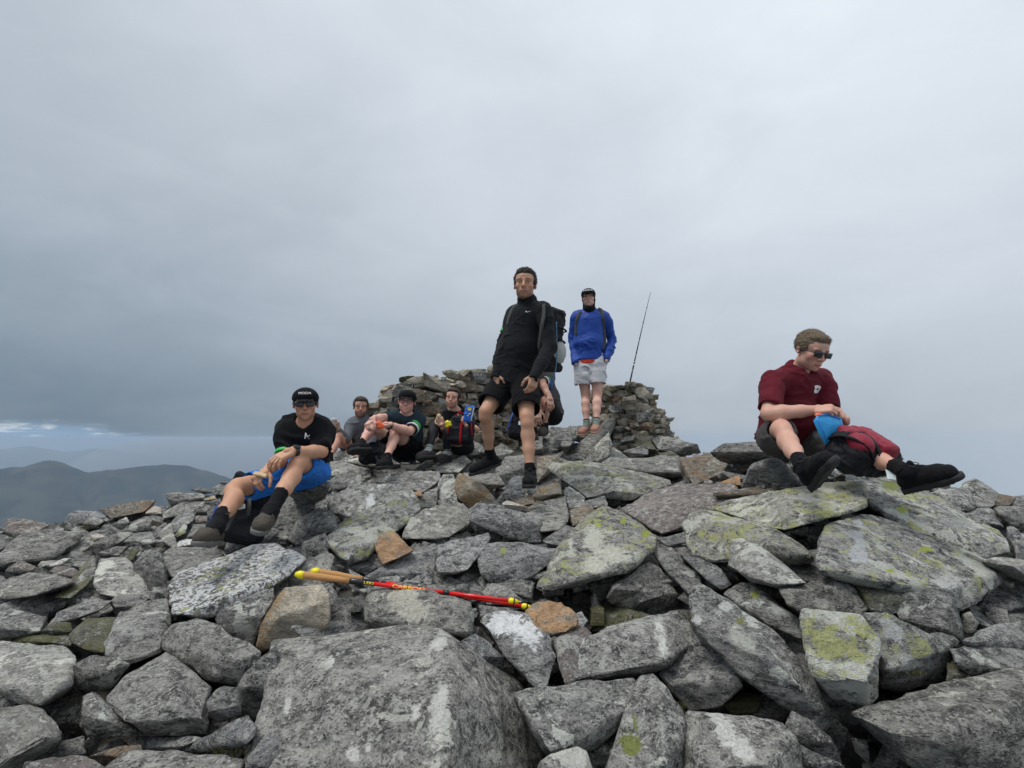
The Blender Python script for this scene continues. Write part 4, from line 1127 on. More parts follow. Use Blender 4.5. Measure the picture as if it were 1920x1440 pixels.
rock(1, "490,850 560,700 680,640 810,620 825,740 780,870 640,930 560,925 500,890", 'g', 'mottled boulder with a white lower-left corner', "560,800,0.05 780,760,0.06", a=0.8, th=0.3, patches=[(525, 860, (30, 30), W_)])
rock(1, "330,800 420,720 580,715 560,780 500,885 400,870 340,840", 'm', 'greenish squat boulder in the lower left', "420,800,0.04")
rock(1, "200,780 260,740 340,740 345,780 300,800 240,800", 'm')
rock(1, "215,770 280,690 440,620 545,630 480,680 400,710 300,745", 'd', 'dark wet-looking tilted slab at the left', "260,740,0.02 440,650,0.04")
rock(1, "450,500 480,430 600,425 640,460 700,560 725,620 620,600 560,620 480,600 450,540", 'w', 'white-mottled boulder in the left middle ground', "520,540,0.05")
rock(1, "640,460 700,390 760,380 800,480 825,600 790,620 720,600 670,530", 'g')
rock(1, "320,650 340,560 460,430 475,600 420,620 330,655", 'g')
rock(1, "530,640 560,610 640,600 720,620 690,650 560,710", 'd', lay=0.03)
rock(1, "-80,830 150,830 310,850 370,900 360,1040 180,1150 60,1110 -80,1050", 'p', 'big pale boulder at the left edge', "60,1050,0.06 200,930,0.08 340,1000,0.05", a=0.9, th=0.35)
rock(1, "360,940 440,900 560,905 625,940 540,1040 430,1065 360,1040", 'g', 'small rounded stone right of the big pale left-edge boulder', "440,1000,0.04")
rock(1, "-80,1150 100,1130 200,1150 300,1270 290,1310 130,1400 30,1460 -80,1480", 'p', 'pale boulder in the bottom left corner', "60,1380,0.05 240,1280,0.06", a=0.8, th=0.35)
rock(1, "390,1090 450,1060 520,1130 600,1220 690,1285 430,1290 395,1200", 'g', None, "480,1200,0.04")
rock(1, "1000,1120 1060,1050 1140,1050 1165,1180 1060,1220 1000,1190", 'd')
rock(1, "850,1360 1020,1300 1200,1180 1240,1250 1190,1330 960,1370", 'd', 'dark sliver of rock beside the huge bottom slab')
rock(1, "1145,1050 1260,900 1340,830 1330,1100 1240,1210 1170,1160", 'd', lay=0.02)
rock(1, "1195,1310 1280,1210 1290,1340 1230,1345", 'g')
rock(1, "480,1460 600,1370 700,1365 1000,1380 1180,1390 1200,1540 450,1540", 'g', 'flat pale-topped slab cut off by the bottom edge, lower left', a=0.9)
rock(1, "1190,1400 1300,1275 1480,1400 1500,1540 1180,1540", 'd')
rock(1, "120,1410 260,1375 400,1390 500,1440 460,1540 80,1540", 'k')
rock(1, "400,1390 560,1340 680,1330 690,1375 500,1430", 'b', lay=0.04)
rock(1, "290,1130 400,1060 390,1200 430,1290 330,1300 230,1200", 'm', lay=0.14)
rock(1, "290,1310 400,1290 420,1370 260,1380 180,1400", 'd', lay=0.12)
rock(1, "690,1290 840,1300 1000,1290 860,1350 700,1360", 'd', lay=0.06)
rock(1, "180,1150 360,1050 390,1090 380,1140 260,1170", 'd', lay=0.12)
rock(1, "100,800 330,800 345,850 180,835 60,830", 'm', lay=0.03)
rock(1, "-80,690 20,640 130,700 220,720 200,790 100,810 -80,830", 'g')
# ---- left slope
rock(9, "-60,1000 60,870 180,760 260,700 420,690 640,740 760,700 930,690 900,800 860,840 640,890 590,1000 400,1030 60,1100 -60,1110", 'g', 'broad pale grey slab sloping down at the left edge', "560,960,0.04 800,840,0.03 100,1050,0.03", a=0.8, lay=-0.02)
rock(9, "50,600 80,565 240,560 570,620 430,700 200,790 60,700", 'k', 'pinkish grey rock on the far left skyline', "200,720,0.04", a=0.6)
rock(9, "705,610 770,500 850,455 1100,470 1240,560 1200,590 1000,540 920,615 750,625", 'd', 'dark flat rock on the left skyline', "780,520,0.02 1100,500,0.03", a=0.5)
rock(9, "1105,450 1180,430 1400,375 1550,345 1750,345 1700,430 1620,480 1240,555 1180,520", 'b', 'long brown slab on the left skyline', "1200,500,0.02", a=0.7)
rock(9, "915,625 1000,545 1120,540 1170,590 1050,660", 'g')
rock(9, "1630,500 1680,430 1740,405 1810,430 1825,500 1700,515", 'q', 'round white rock near the left skyline')
rock(9, "580,710 650,640 720,660 710,730", 'g')
rock(9, "1010,745 1100,725 1190,750 1050,805", 'q', 'little cream-coloured stone on the left slope', lay=-0.01)
rock(9, "1190,900 1440,725 1380,830 1260,885", 'p', 'thin pale blade of rock on the left slope', lay=-0.01)
rock(9, "875,995 1000,860 1200,740 1450,690 1500,720 1300,860 1090,945", 'g')
rock(9, "1070,950 1300,870 1430,870 1330,990 1200,1005", 'g')
rock(9, "1385,930 1480,870 1580,900 1480,1025 1410,985", 'm')
rock(9, "1350,700 1480,590 1640,520 1710,560 1690,690 1500,705", 'g')
rock(9, "1230,625 1420,540 1460,600 1360,685 1240,680", 'g')
rock(9, "60,1150 130,1050 250,1030 410,1090 360,1155 230,1175 140,1145", 'k')
rock(9, "405,1095 460,1030 650,1040 800,1000 700,1070 560,1135", 'p')
rock(9, "555,1145 650,1060 830,1110 910,1160 850,1215 640,1205", 'k')
rock(9, "795,1075 870,1030 1000,1030 930,1115", 'g')
rock(9, "-80,1330 60,1250 330,1160 500,1180 850,1260 700,1300 400,1420 100,1470 -80,1450", 'g', 'long dark-edged slab low on the left edge', "100,1380,0.03 500,1260,0.04", a=0.8, lay=-0.02)
rock(9, "590,1450 850,1260 960,1100 1060,950 1085,1180 980,1310 800,1450", 'm')
rock(9, "1780,740 1850,640 1920,600 2000,900 1850,830", 'p')
rock(9, "860,830 1000,780 1050,700 1180,760 1000,860 870,990 640,1010", 'g', lay=0.03)
rock(9, "1300,860 1500,720 1700,700 1760,780 1560,880 1420,880", 'g', lay=0.02)
rock(9, "1500,800 1640,780 1850,790 1840,820 1600,850", 'p', lay=-0.01)
rock(9, "-80,780 0,770 100,850 0,910 -80,930", 'd', lay=0.03)
rock(10, "60,400 160,375 480,400 505,440 270,495 220,525 110,515", 'g', 'grey slab with a thin pale top edge on the left skyline', a=0.5)
rock(10, "340,350 400,325 520,340 595,380 500,395", 'g')
rock(10, "585,335 680,280 770,320 710,405 600,405", 'g')
rock(10, "665,275 740,240 770,262 720,295", 'g')
rock(10, "490,455 620,410 630,450 500,485", 'h')
rock(10, "20,600 270,480 520,480 470,545 200,625 30,705", 'g')
rock(10, "0,840 200,640 390,560 395,680 300,745 100,865 0,905", 'g', 'elongated grey slab sloping up right on the left slope')
rock(10, "150,875 270,735 305,760 290,835 200,885", 'Y', 'small bright yellow-green lichened stone left of the seated man')
rock(10, "300,885 380,740 500,740 545,845 420,905 340,945", 'g')
rock(10, "395,560 535,560 530,640 400,640", 'g'); rock(10, "395,645 535,640 540,725 400,725", 'k')
rock(10, "720,1045 760,880 860,770 940,780 1095,850 1000,965 740,1075", 'd')
rock(10, "985,965 1090,860 1250,760 1370,800 1290,865 1210,955", 'g')
rock(10, "1175,445 1220,340 1330,330 1295,425 1200,475", 'g', lay=0.03)
rock(10, "1265,685 1340,500 1420,420 1600,350 1750,440 1740,545 1560,730 1310,725", 'g', 'rounded block behind the seated man\'s left shin', "1400,520,0.05 1660,480,0.04", p=30)
rock(10, "1435,890 1570,670 1800,550 1920,640 2010,790 1800,860 1540,975", 'g')
rock(10, "1595,940 1860,830 1930,1000 1650,1115", 'g')
rock(10, "1380,340 1560,270 1800,250 1920,260 1900,335 1700,395 1500,365", 'g', 'ledge the man in blue shorts sits on', a=0.4, th=0.5, dep=3.55)
rock(10, "130,1010 220,930 300,900 420,920 400,960 200,975", 'c', lay=0.01)
rock(10, "640,1000 700,880 760,870 720,1040", 'm', lay=0.03)
rock(10, "1750,620 1850,540 1920,600 1900,680", 'g', lay=0.02)

# ---- filler stones lying deeper, between and around the traced ones
rng = np.random.RandomState(11)
pool = []
for k in range(26):
    dims = np.array([rng.uniform(0.7, 1.0), rng.uniform(0.5, 0.8), rng.uniform(0.22, 0.5)])
    pts = rng.uniform(-1, 1, (13, 3)); pts = pts / np.abs(pts).max(1)[:, None] * rng.uniform(0.75, 1, (13, 1)) * dims
    v, f = rock_mesh(pts, 4 if k < 18 else 3, 30, 0.035, 100 + k, strata=0.006, chop=3)
    me = bpy.data.meshes.new('stone')
    me.from_pydata(v.tolist(), [], f.tolist()); me.polygons.foreach_set('use_smooth', np.ones(len(f), bool)); me.update(); me.set_sharp_from_angle(angle=math.radians(28))
    pool.append(me)
pool_m = {}
def pool_stone(x, y, z, s, rot, mat, parent, name='stone'):
    i = rng.randint(len(pool)); key = (i, mat)
    if key not in pool_m:
        me = pool[i].copy(); me.materials.append(ROCK[mat]); pool_m[key] = me
    o = bpy.data.objects.new(name, pool_m[key]); COL.objects.link(o)
    o.parent = parent
    b = base_of(parent)
    o.location = (x - b[0], y - b[1], z - b[2]); o.scale = (s[0], s[1], s[2]) if hasattr(s, '__len__') else (s, s, s)
    o.rotation_euler = rot
    return o
mats = ['g', 'g', 'g', 'd', 'd', 'm', 'w', 'p', 'k', 'b', 'y']
n_tr = sum(1 for o in bpy.data.objects if o.parent is scree)
nfill = 0
cells = []
for py in np.arange(835, 1500, 44):
    for px in np.arange(-40, 1960, 74 + (py - 835) * 0.06):
        qx = px + rng.uniform(-25, 25); qy = py + rng.uniform(-15, 15)
        r = ray(qx, qy); u = r[0] / r[1]
        yc, _ = crest(u); t_ = -r[2] / r[1]
        if t_ < np.interp(u, _su, _st) + 0.012: continue
        cells.append((qx, qy))
rng.shuffle(cells)
limit = max(0, 292 - n_tr)
rest = []
for (qx, qy) in sorted(cells[:], key=lambda c: rng.rand()):
    d_ = Gd(qx, qy); q = P(qx, qy, d_)
    s = rng.uniform(0.09, 0.17) * (0.7 + 0.25 * min(d_, 3) / 3)
    z = float(surf(q[0], q[1])) - float(np.interp(q[1], [1.5, 3.3], [0.25, 0.07])) - s * 0.25 + rng.uniform(-0.02, 0.03)
    y_ = q[1] + 0.10
    rot = (rng.uniform(-0.5, 0.5) , rng.uniform(-0.5, 0.5), rng.uniform(0, 6.28))
    if nfill < limit:
        pool_stone(q[0], y_, z, s * rng.uniform(0.9, 1.3), rot, mats[rng.randint(len(mats))], scree); nfill += 1
    else: rest.append((q[0], y_, z, s, rot))
# everything smaller, further down the flanks and off to the sides: one mass of rubble
def mass(name, items, mat, parent=None, lod=None):
    V_, F_, o = [], [], 0
    for (x, y, z, s, rot) in items:
        me = pool[rng.randint(18, 26)]
        v = np.empty(len(me.vertices) * 3); me.vertices.foreach_get('co', v); v = v.reshape(-1, 3)
        f = np.empty(len(me.polygons) * 3, int); me.polygons.foreach_get('vertices', f); f = f.reshape(-1, 3)
        if lod is not None:
            v, f = lod[rng.randint(len(lod))]
        R_ = np.array(Matrix.LocRotScale(None, __import__('mathutils').Euler(rot), None).to_3x3())
        V_.append((v * s) @ R_.T + np.array([x, y, z])); F_.append(f + o); o += len(v)
    ob = obj(name, np.concatenate(V_), np.concatenate(F_), mat, parent, crisp=28)
    ob['kind'] = 'stuff'
    return ob
lods = []
for k in range(10):
    pts = rng.uniform(-1, 1, (11, 3)); pts = pts / np.abs(pts).max(1)[:, None] * np.array([1, 0.75, 0.45])
    lods.append(rock_mesh(pts, 2, 60, 0.04, 300 + k, strata=0.01, chop=2))
for k in range(1500):
    px = rng.uniform(-60, 1980) if k % 2 else rng.uniform(-60, 900); py = rng.uniform(810, 1120); d_ = Gd(px, py); q = P(px, py, d_)
    if q[1] < 2.6: continue
    s = rng.uniform(0.05, 0.12)
    rest.append((q[0], q[1] + 0.05, float(surf(q[0], q[1])) - 0.075 - s * 0.2, s, (rng.uniform(-0.5, 0.5), rng.uniform(-0.5, 0.5), rng.uniform(0, 6.28))))
for k in range(1900):
    side = rng.rand()
    if side < 0.30: x, y = -rng.uniform(3.2, 9), rng.uniform(0.2, 8)
    elif side < 0.75: x, y = rng.uniform(1.7, 8), rng.uniform(0.1, 7)
    elif side < 0.80: x, y = -rng.uniform(1.9, 3.4), rng.uniform(-0.5, 1.6)
    elif side < 0.90: x, y = rng.uniform(-6, 6), rng.uniform(6.5, 12)
    else: x, y = rng.uniform(-3.5, 3.5), rng.uniform(-1.5, 1.1)
    s = rng.uniform(0.10, 0.27)
    if 0 < y < 3.8 and abs(x) < y * 0.97 + 0.12: continue
    z = float(surf(x, max(y, 0.3))) - (0.32 * (0.3 - y) if y < 0.3 else 0) - 0.20 - 0.3 * s
    Yc, _ = crest(np.clip(x / max(y, 0.3), -1.6, 1.6))
    if y > Yc: z -= 0.12
    if abs(x) < 1.2 and y < 0.6: z -= 0.25
    rest.append((x, y, z, s, (rng.uniform(-0.5, 0.5), rng.uniform(-0.5, 0.5), rng.uniform(0, 6.28))))
mass('rubble', rest, ROCK['g'], scree, lods)
grav = []
for k in range(1700):
    u = rng.uniform(-1.15, 1.15); y = rng.uniform(1.2, 6.8); x = u * y
    if x < -4 or x > 4: continue
    s = rng.uniform(0.018, 0.05)
    grav.append((x, y, float(surf(x, y)) - 0.27 + rng.uniform(-0.03, 0.10), s, tuple(rng.uniform(0, 3, 3))))
for k in range(900):
    u = rng.uniform(-1.1, 1.1); y = rng.uniform(1.3, 5.5); x = u * y
    s = rng.uniform(0.035, 0.085)
    grav.append((x, y, float(surf(x, y)) - rng.uniform(0.10, 0.22) * (1.15 if y < 2.2 else 0.7), s, tuple(rng.uniform(0, 3, 3))))
lod2 = []
for k in range(6):
    pts = rng.uniform(-1, 1, (9, 3)) * np.array([1, 0.8, 0.5]); lod2.append(rock_mesh(pts, 1, 60, 0.05, 400 + k))
mass('rock_chips', grav, ROCK['g'], scree, lod2)

# ================================================================== the dry-stone shelter walls
def wall(name, label, prof, y0, y1, bulge_, seed, zbase=None):
    """courses of flat stones; prof=[(px, top_py)], depths y0..y1 along it"""
    rg = np.random.RandomState(seed)
    pxs = [p[0] for p in prof]; tops = [p[1] for p in prof]
    def at(s):
        px = pxs[0] + (pxs[-1] - pxs[0]) * s
        dep = y0 + (y1 - y0) * s - bulge_ * math.sin(PI * s)
        return px, dep
    s0 = at(0.5)
    root = thing(name, P(s0[0], 830, s0[1]), label, 'stone wall')
    zb = min(P(at(s)[0], 850, at(s)[1])[2] for s in (0, 0.5, 1)) if zbase is None else zbase
    ns = 0; z = zb
    P0 = P(*(lambda a: (a[0], 800, a[1]))(at(0))); P1 = P(*(lambda a: (a[0], 800, a[1]))(at(1)))
    full = np.linalg.norm(P1 - P0)
    row = 0
    while z < 4 and ns < 290:
        h0 = rg.uniform(0.052, 0.088); row += 1
        s = rg.uniform(-0.05, 0.02); any_ = False
        while s < 1.01 and ns < 290:
            sc_ = min(max(s, 0), 0.97)
            px, dep = at(sc_); p0 = P(px, 800, dep)
            h = h0 * rg.choice([0.6, 0.9, 1.1, 1.5, 2.1], p=[0.2, 0.32, 0.25, 0.15, 0.08])
            L = h * rg.uniform(1.3, 3.6); L = min(max(L, 0.11), 0.42)
            pxe, depe = at(sc_ + 0.03); pe = P(pxe, 800, depe)
            dirv = norm((pe - p0) * [1, 1, 0]); step = L * 0.84
            sm = min(max(s + L / 2 / full, 0), 1)
            pm, dm = at(sm)
            zt = P(pm, float(np.interp(pm, pxs, tops)), dm)[2]
            zz = z + 0.05 * math.sin(s * 9 + seed) * min(row, 3) / 3
            if zz + h * 0.7 < zt + 0.03:
                any_ = True
                ccx = P(pm, 800, dm)
                yaw = rg.uniform(-0.3, 0.3)
                dv = np.array([dirv[0] * math.cos(yaw) - dirv[1] * math.sin(yaw), dirv[0] * math.sin(yaw) + dirv[1] * math.cos(yaw), 0])
                nrm = np.array([dv[1], -dv[0], 0.0])
                if nrm[1] > 0: nrm = -nrm
                dp = rg.uniform(0.26, 0.42)
                c3 = np.array([ccx[0], ccx[1], zz + h / 2]) - nrm * (dp * 0.5 + rg.uniform(-0.07, 0.03))
                pts = []
                for sx in (-1, 1):
                    for sy in (-1, 1):
                        for sz in (-1, 1):
                            j = rg.uniform(0.55, 1.0, 3)
                            pts.append(dv * sx * L / 2 * j[0] + nrm * sy * dp / 2 * j[1] + np.array([0, 0, sz * h * 0.62 * j[2]]))
                pts.append(dv * L * 0.5 * rg.choice([-1, 1]) + nrm * dp * 0.4 * rg.uniform(-1, 1))
                tilt = rg.uniform(-0.34, 0.34) if rg.rand() < 0.5 else rg.uniform(-0.1, 0.1)
                if zz + h * 1.6 > zt and rg.rand() < 0.5: tilt *= 1.6
                pts = [q + np.array([0, 0, (q @ dv) * tilt]) for q in pts]
                v, f = rock_mesh(np.array(pts), 3, 60, 0.010, seed * 1000 + ns, strata=0.003, chop=2)
                obj('stone', v + c3, f, ROCK[rg.choice(['v', 'V', 'g', 'm', 'p'], p=[0.64, 0.12, 0.10, 0.04, 0.10])], root, origin=c3, crisp=28)
                ns += 1
            s += step / full
        if not any_: break
        z += h0 * 0.80
    # rubble heart of the wall
    items = []
    for k in range(420):
        s = rg.uniform(0.01, 0.99); px, dep = at(s); top = float(np.interp(px, pxs, tops))
        zt = P(px, top, dep)[2] - 0.13
        if zt < zb: continue
        p0 = P(px, 800, dep)
        items.append((p0[0], p0[1] + rg.uniform(0.24, 0.5), rg.uniform(zb - 0.2, zt), rg.uniform(0.09, 0.14), (rg.uniform(-.3, .3), rg.uniform(-.3, .3), rg.uniform(0, 6))))
    mass('rubble_core', items, ROCK['v'], root, lods)
    print(name, 'stones', ns)
    return root
wall('stone_wall', 'long dry-stone shelter wall behind the seated hikers on the left',
     [(693, 770), (700, 745), (715, 733), (740, 716), (780, 708), (800, 702), (835, 705), (845, 695), (900, 694), (925, 690), (960, 692), (1010, 700)], 6.05, 6.9, 0.25, 5)
wall('stone_wall', 'short stepped dry-stone wall right of the man in the blue jacket',
     [(1120, 716), (1150, 715), (1195, 718), (1215, 728), (1235, 742), (1248, 758), (1256, 785), (1262, 805), (1268, 820)], 6.9, 6.75, 0.3, 9)
# ================================================================== people
def rotz(a): c, s = math.cos(a), math.sin(a); return np.array([[c, -s, 0], [s, c, 0], [0, 0, 1.0]])
def rotx(a): c, s = math.cos(a), math.sin(a); return np.array([[1, 0, 0], [0, c, -s], [0, s, c]])
def roty(a): c, s = math.cos(a), math.sin(a); return np.array([[c, 0, s], [0, 1, 0], [-s, 0, c]])
def frame(y, z):
    """columns x,y,z from a forward direction and an approximate up"""
    y = norm(y); x = norm(np.cross(y, z)); return np.stack([x, y, np.cross(x, y)], 1)
def xf(v, R, o, s=1.0): return (np.asarray(v) * s) @ R.T + V(o)

def head_geo(jaw=1.0, nose=1.0, smile=0.0, beard=0.0, brow=(0.25, 0.2, 0.18), lipc=(0.88, 0.64, 0.62), h=0.0033, female=False, browk=1.0):
    vol = Vol((-0.10, -0.15, -0.235), (0.10, 0.125, 0.15), h)
    vol.ell((0, 0.012, 0.045), (0.0755, 0.097, 0.086))
    vol.ell((0, -0.024, -0.036), (0.0575 * jaw, 0.069, 0.076), k=0.03)
    vol.ell((0, -0.055, 0.052), (0.058, 0.045, 0.05), k=0.03)
    vol.ell((0, -0.073, -0.096), (0.019 * jaw, 0.021, 0.016), k=0.030)
    for s in (-1, 1):
        vol.ell((s * 0.041 * jaw, -0.008, -0.060), (0.013, 0.028, 0.022), k=0.03)
        vol.ell((s * 0.040, -0.066, -0.018), (0.022, 0.020, 0.020), k=0.028)
        vol.ell((s * 0.0765, 0.012, 0.002), (0.008, 0.016, 0.0265), R=rotx(-0.25) @ rotz(s * 0.35), k=0.006)
        vol.ell((s * 0.0835, 0.006, 0.006), (0.005, 0.009, 0.015), sub=True, k=0.004)
    vol.cone((-0.040, -0.086, 0.033), (0.040, -0.086, 0.033), 0.010, 0.010, k=0.014)
    vol.cone((0, -0.094, 0.032), (0, -0.094, 0.030), 0.010, 0.010, k=0.01)
    for s in (-1, 1):   # sockets
        vol.ell((s * 0.031, -0.110, 0.012), (0.020, 0.0185, 0.0125), k=0.012, sub=True)
    vol.cone((0, -0.096, 0.024), (0, -0.116, -0.024), 0.0075, 0.0115 * nose, k=0.010)
    for s in (-1, 1):
        vol.ell((s * 0.0125, -0.104, -0.027), (0.0085, 0.010, 0.0075), k=0.006)
        vol.ell((s * 0.0065, -0.113, -0.037), (0.0035, 0.004, 0.003), sub=True)
    # mouth: muzzle, lips
    vol.ell((0, -0.076, -0.060), (0.034, 0.024, 0.026), k=0.02)
    up = 0.006 * smile
    for s in (-1, 1):
        vol.cone((0, -0.100, -0.0595), (s * 0.022, -0.090, -0.061 + up), 0.0050, 0.0030, k=0.005)
        vol.cone((0, -0.098, -0.0705), (s * 0.020, -0.089, -0.067 + up), 0.0062, 0.0030, k=0.005)
        vol.cone((s * 0.001, -0.106, -0.0652), (s * 0.024, -0.094, -0.0645 + up), 0.0016, 0.0012, sub=True, k=0.002)
        if smile > 0: vol.ell((s * 0.036, -0.078, -0.040), (0.018, 0.016, 0.015), k=0.012)
        # upper eyelids
        vol.ell((s * 0.031, -0.0825, 0.0185), (0.0165, 0.0120, 0.0060), k=0.005)
        vol.ell((s * 0.031, -0.0820, 0.0040), (0.0150, 0.0110, 0.0050), k=0.005)
    vol.cone((0, 0.020, -0.07), (0, 0.036, -0.170), 0.051, 0.053, k=0.02)
    v, f = vol.mesh()
    x, y, z = np.abs(v[:, 0]), v[:, 1], v[:, 2]
    c = np.ones((len(v), 3))
    def blend(m, col):
        m = np.clip(m, 0, 1)[:, None]; c[:] = c * (1 - m) + c * np.array(col) * m
    sm = lambda a, lo, hi: np.clip((a - lo) / (hi - lo), 0, 1)
    blend(np.exp(-((x / 0.016) ** 2 + ((z + 0.026) / 0.014) ** 2)) * (y < -0.09) * 0.45, (1.0, 0.78, 0.76))
    blend(np.exp(-(((x - 0.045) / 0.02) ** 2 + ((z + 0.02) / 0.02) ** 2)) * (y < -0.04) * 0.7, (1.0, 0.76, 0.74))
    blend((x > 0.074) * 0.4 * np.ones(len(v)), (1.0, 0.74, 0.70))
    zl = z + 0.0652 - up * (x / 0.022)
    blend(sm(0.011 - np.abs(zl), 0, 0.004) * sm(0.027 - x, 0, 0.006) * (y < -0.08), lipc)
    blend(sm(0.0032 - np.abs(zl), 0, 0.002) * sm(0.025 - x, 0, 0.004) * (y < -0.075), (0.35, 0.25, 0.25))
    bz = z - (0.0335 + 0.0035 * np.sin(np.clip((x - 0.01) / 0.045, 0, 1) * PI) - 0.003 * sm(x, 0.03, 0.055))
    blend(sm(0.0052 - np.abs(bz), 0, 0.003) * sm(x, 0.010, 0.016) * sm(0.054 - x, 0, 0.008) * (y < -0.05) * browk, brow)
    blend(sm(0.0030 - np.abs(z - 0.0160), 0, 0.0015) * sm(0.017 - np.abs(x - 0.031), 0, 0.003) * (y < -0.07), (0.35, 0.26, 0.24))
    if beard > 0:
        n_ = fbm(v, 260, 2, 3) * 0.35
        jawm = np.clip(sm(-z, 0.040, 0.058) * sm(-y, -0.02, 0.02) + sm(-z, 0.044, 0.05) * (y < -0.08), 0, 1)
        lipm = sm(0.010 - np.abs(zl), 0, 0.004) * sm(0.025 - x, 0, 0.006)
        blend(jawm * (1 - lipm) * sm(z, -0.125, -0.108) * np.clip(beard * (1 + n_), 0, 1), (0.42, 0.36, 0.34))
    return v, f, c

def hand_geo(side, curl=(0.35, 0.5, 0.4), spread=0.06, thumb=(0.5, 0.35), per=None, h=0.0034):
    """side=+1: thumb on +x.  wrist at origin, fingers along +y, back of the hand +z"""
    vol = Vol((-0.085, -0.035, -0.11), (0.085, 0.21, 0.06), h)
    vol.cone((0, -0.03, 0), (0, 0.01, 0), 0.0235, 0.024, axis=(1, 0, 0), sc=1.2)
    vol.box((0, 0.048, -0.002), (0.039, 0.045, 0.0145), rad=0.0140, k=0.02)
    L = [(0.040, 0.024, 0.020), (0.045, 0.028, 0.022), (0.041, 0.026, 0.021), (0.032, 0.020, 0.018)]
    xs = [0.029, 0.0105, -0.0085, -0.027]; ys = [0.087, 0.092, 0.089, 0.081]; rr = [0.0092, 0.0094, 0.0090, 0.0080]
    for i in range(4):
        cu = curl if per is None else per[i]
        a = 0; sp = spread * (1.5 - i)
        p = np.array([xs[i] * side, ys[i] - 0.012, 0.002]); r = rr[i]
        vol.cone(p - np.array([0, 0.025, 0]), p, r * 1.15, r * 1.1, k=0.008)
        for k in range(3):
            a += cu[k]
            d_ = np.array([math.sin(sp) * side * math.cos(a), math.cos(a) * math.cos(sp), -math.sin(a)])
            q = p + d_ * L[i][k]
            vol.cone(p, q, r * (1.05 - 0.06 * k), r * (0.98 - 0.08 * k), k=0.0035)
            p = q
    b = np.array([0.030 * side, 0.018, -0.008])
    t1, t2 = thumb
    d1 = norm([math.sin(0.75 + t1 * 0.3) * side, math.cos(0.75), -t1 * 0.9])
    m = b + d1 * 0.040
    vol.cone(b - d1 * 0.012, m, 0.0160, 0.0115, k=0.012)
    d2 = norm([math.sin(0.55 - t2) * side, math.cos(0.55 - t2), -t1 * 0.9 - t2 * 0.6]); q = m + d2 * 0.032
    vol.cone(m, q, 0.0112, 0.0100, k=0.004)
    d3 = norm([math.sin(0.35 - t2 * 1.5) * side, math.cos(0.3), -t1 * 0.9 - t2 * 0.9])
    vol.cone(q, q + d3 * 0.024, 0.0100, 0.0085, k=0.004)
    v, f = vol.mesh()
    c = np.ones((len(v), 3))
    m = np.clip((v[:, 1] - 0.10) / 0.06, 0, 1)[:, None] * 0.25
    c = c * (1 - m) + c * np.array([1.0, 0.74, 0.72]) * m
    return v, f, c

def wrinkle(v, f, amp, seed, freq=11, stretch=(1, 1, 1.6)):
    n = vnormals(v, f)
    q = v * np.array(stretch)
    q = q + np.stack([fbm(q, 3.0, 1, seed + 8), fbm(q + 5, 3.0, 1, seed + 9), fbm(q + 9, 4.0, 1, seed + 10)], 1) * 0.07
    w_ = fbm(q, freq * 0.55, 2, seed)
    def ridges(fr, sd, wd):
        r_ = np.clip(1 - np.abs(fbm(q + 3.1, fr, 2, sd)) * wd, 0, 1); return r_ * r_ * (3 - 2 * r_)
    m1 = np.clip(0.45 + fbm(v + 7, 3.5, 1, seed + 6) * 1.6, 0, 1); m2 = np.clip(0.4 + fbm(v + 2, 5.5, 1, seed + 12) * 1.8, 0, 1)
    return v + n * (w_ * amp * 0.9 + ridges(freq * 0.45, seed + 4, 5.5) * m1 * amp * 1.4 + ridges(freq * 1.1, seed + 14, 5.0) * m2 * amp * 0.6)[:, None]

def bvh_of(v, f): return BVHTree.FromPolygons([tuple(x) for x in v], [list(dict.fromkeys(q)) for q in f.tolist()])
def decal(name, v2, f2, c, right, up, bvh, mat, parent, off=0.002, wdir=None):
    """flat shape (2D, metres) laid onto a surface"""
    right = norm(right); up = norm(up); nrm = np.cross(right, up) if wdir is None else -norm(wdir)
    bm = bmesh.new(); bv_ = [bm.verts.new((a, b_, 0)) for a, b_ in v2]
    for q in f2: bm.faces.new([bv_[i] for i in q])
    bmesh.ops.triangulate(bm, faces=bm.faces)
    for k in range(2):
        bmesh.ops.subdivide_edges(bm, edges=[e for e in bm.edges if e.calc_length() > 0.008], cuts=1)
        bmesh.ops.triangulate(bm, faces=bm.faces)
    v2 = [(x.co.x, x.co.y) for x in bm.verts]; bm.verts.index_update(); f2 = [[x.index for x in q.verts] for q in bm.faces]; bm.free()
    out = []
    for (x, y) in v2:
        p = V(c) + right * x + up * y
        h, n_, i, d_ = bvh.ray_cast(Vector(p + nrm * 0.25), Vector(-nrm), 0.6)
        out.append((np.array(h) + np.array(n_) * off) if h is not None else p)
    return obj(name, np.array(out), f2, mat, parent, smooth=False)
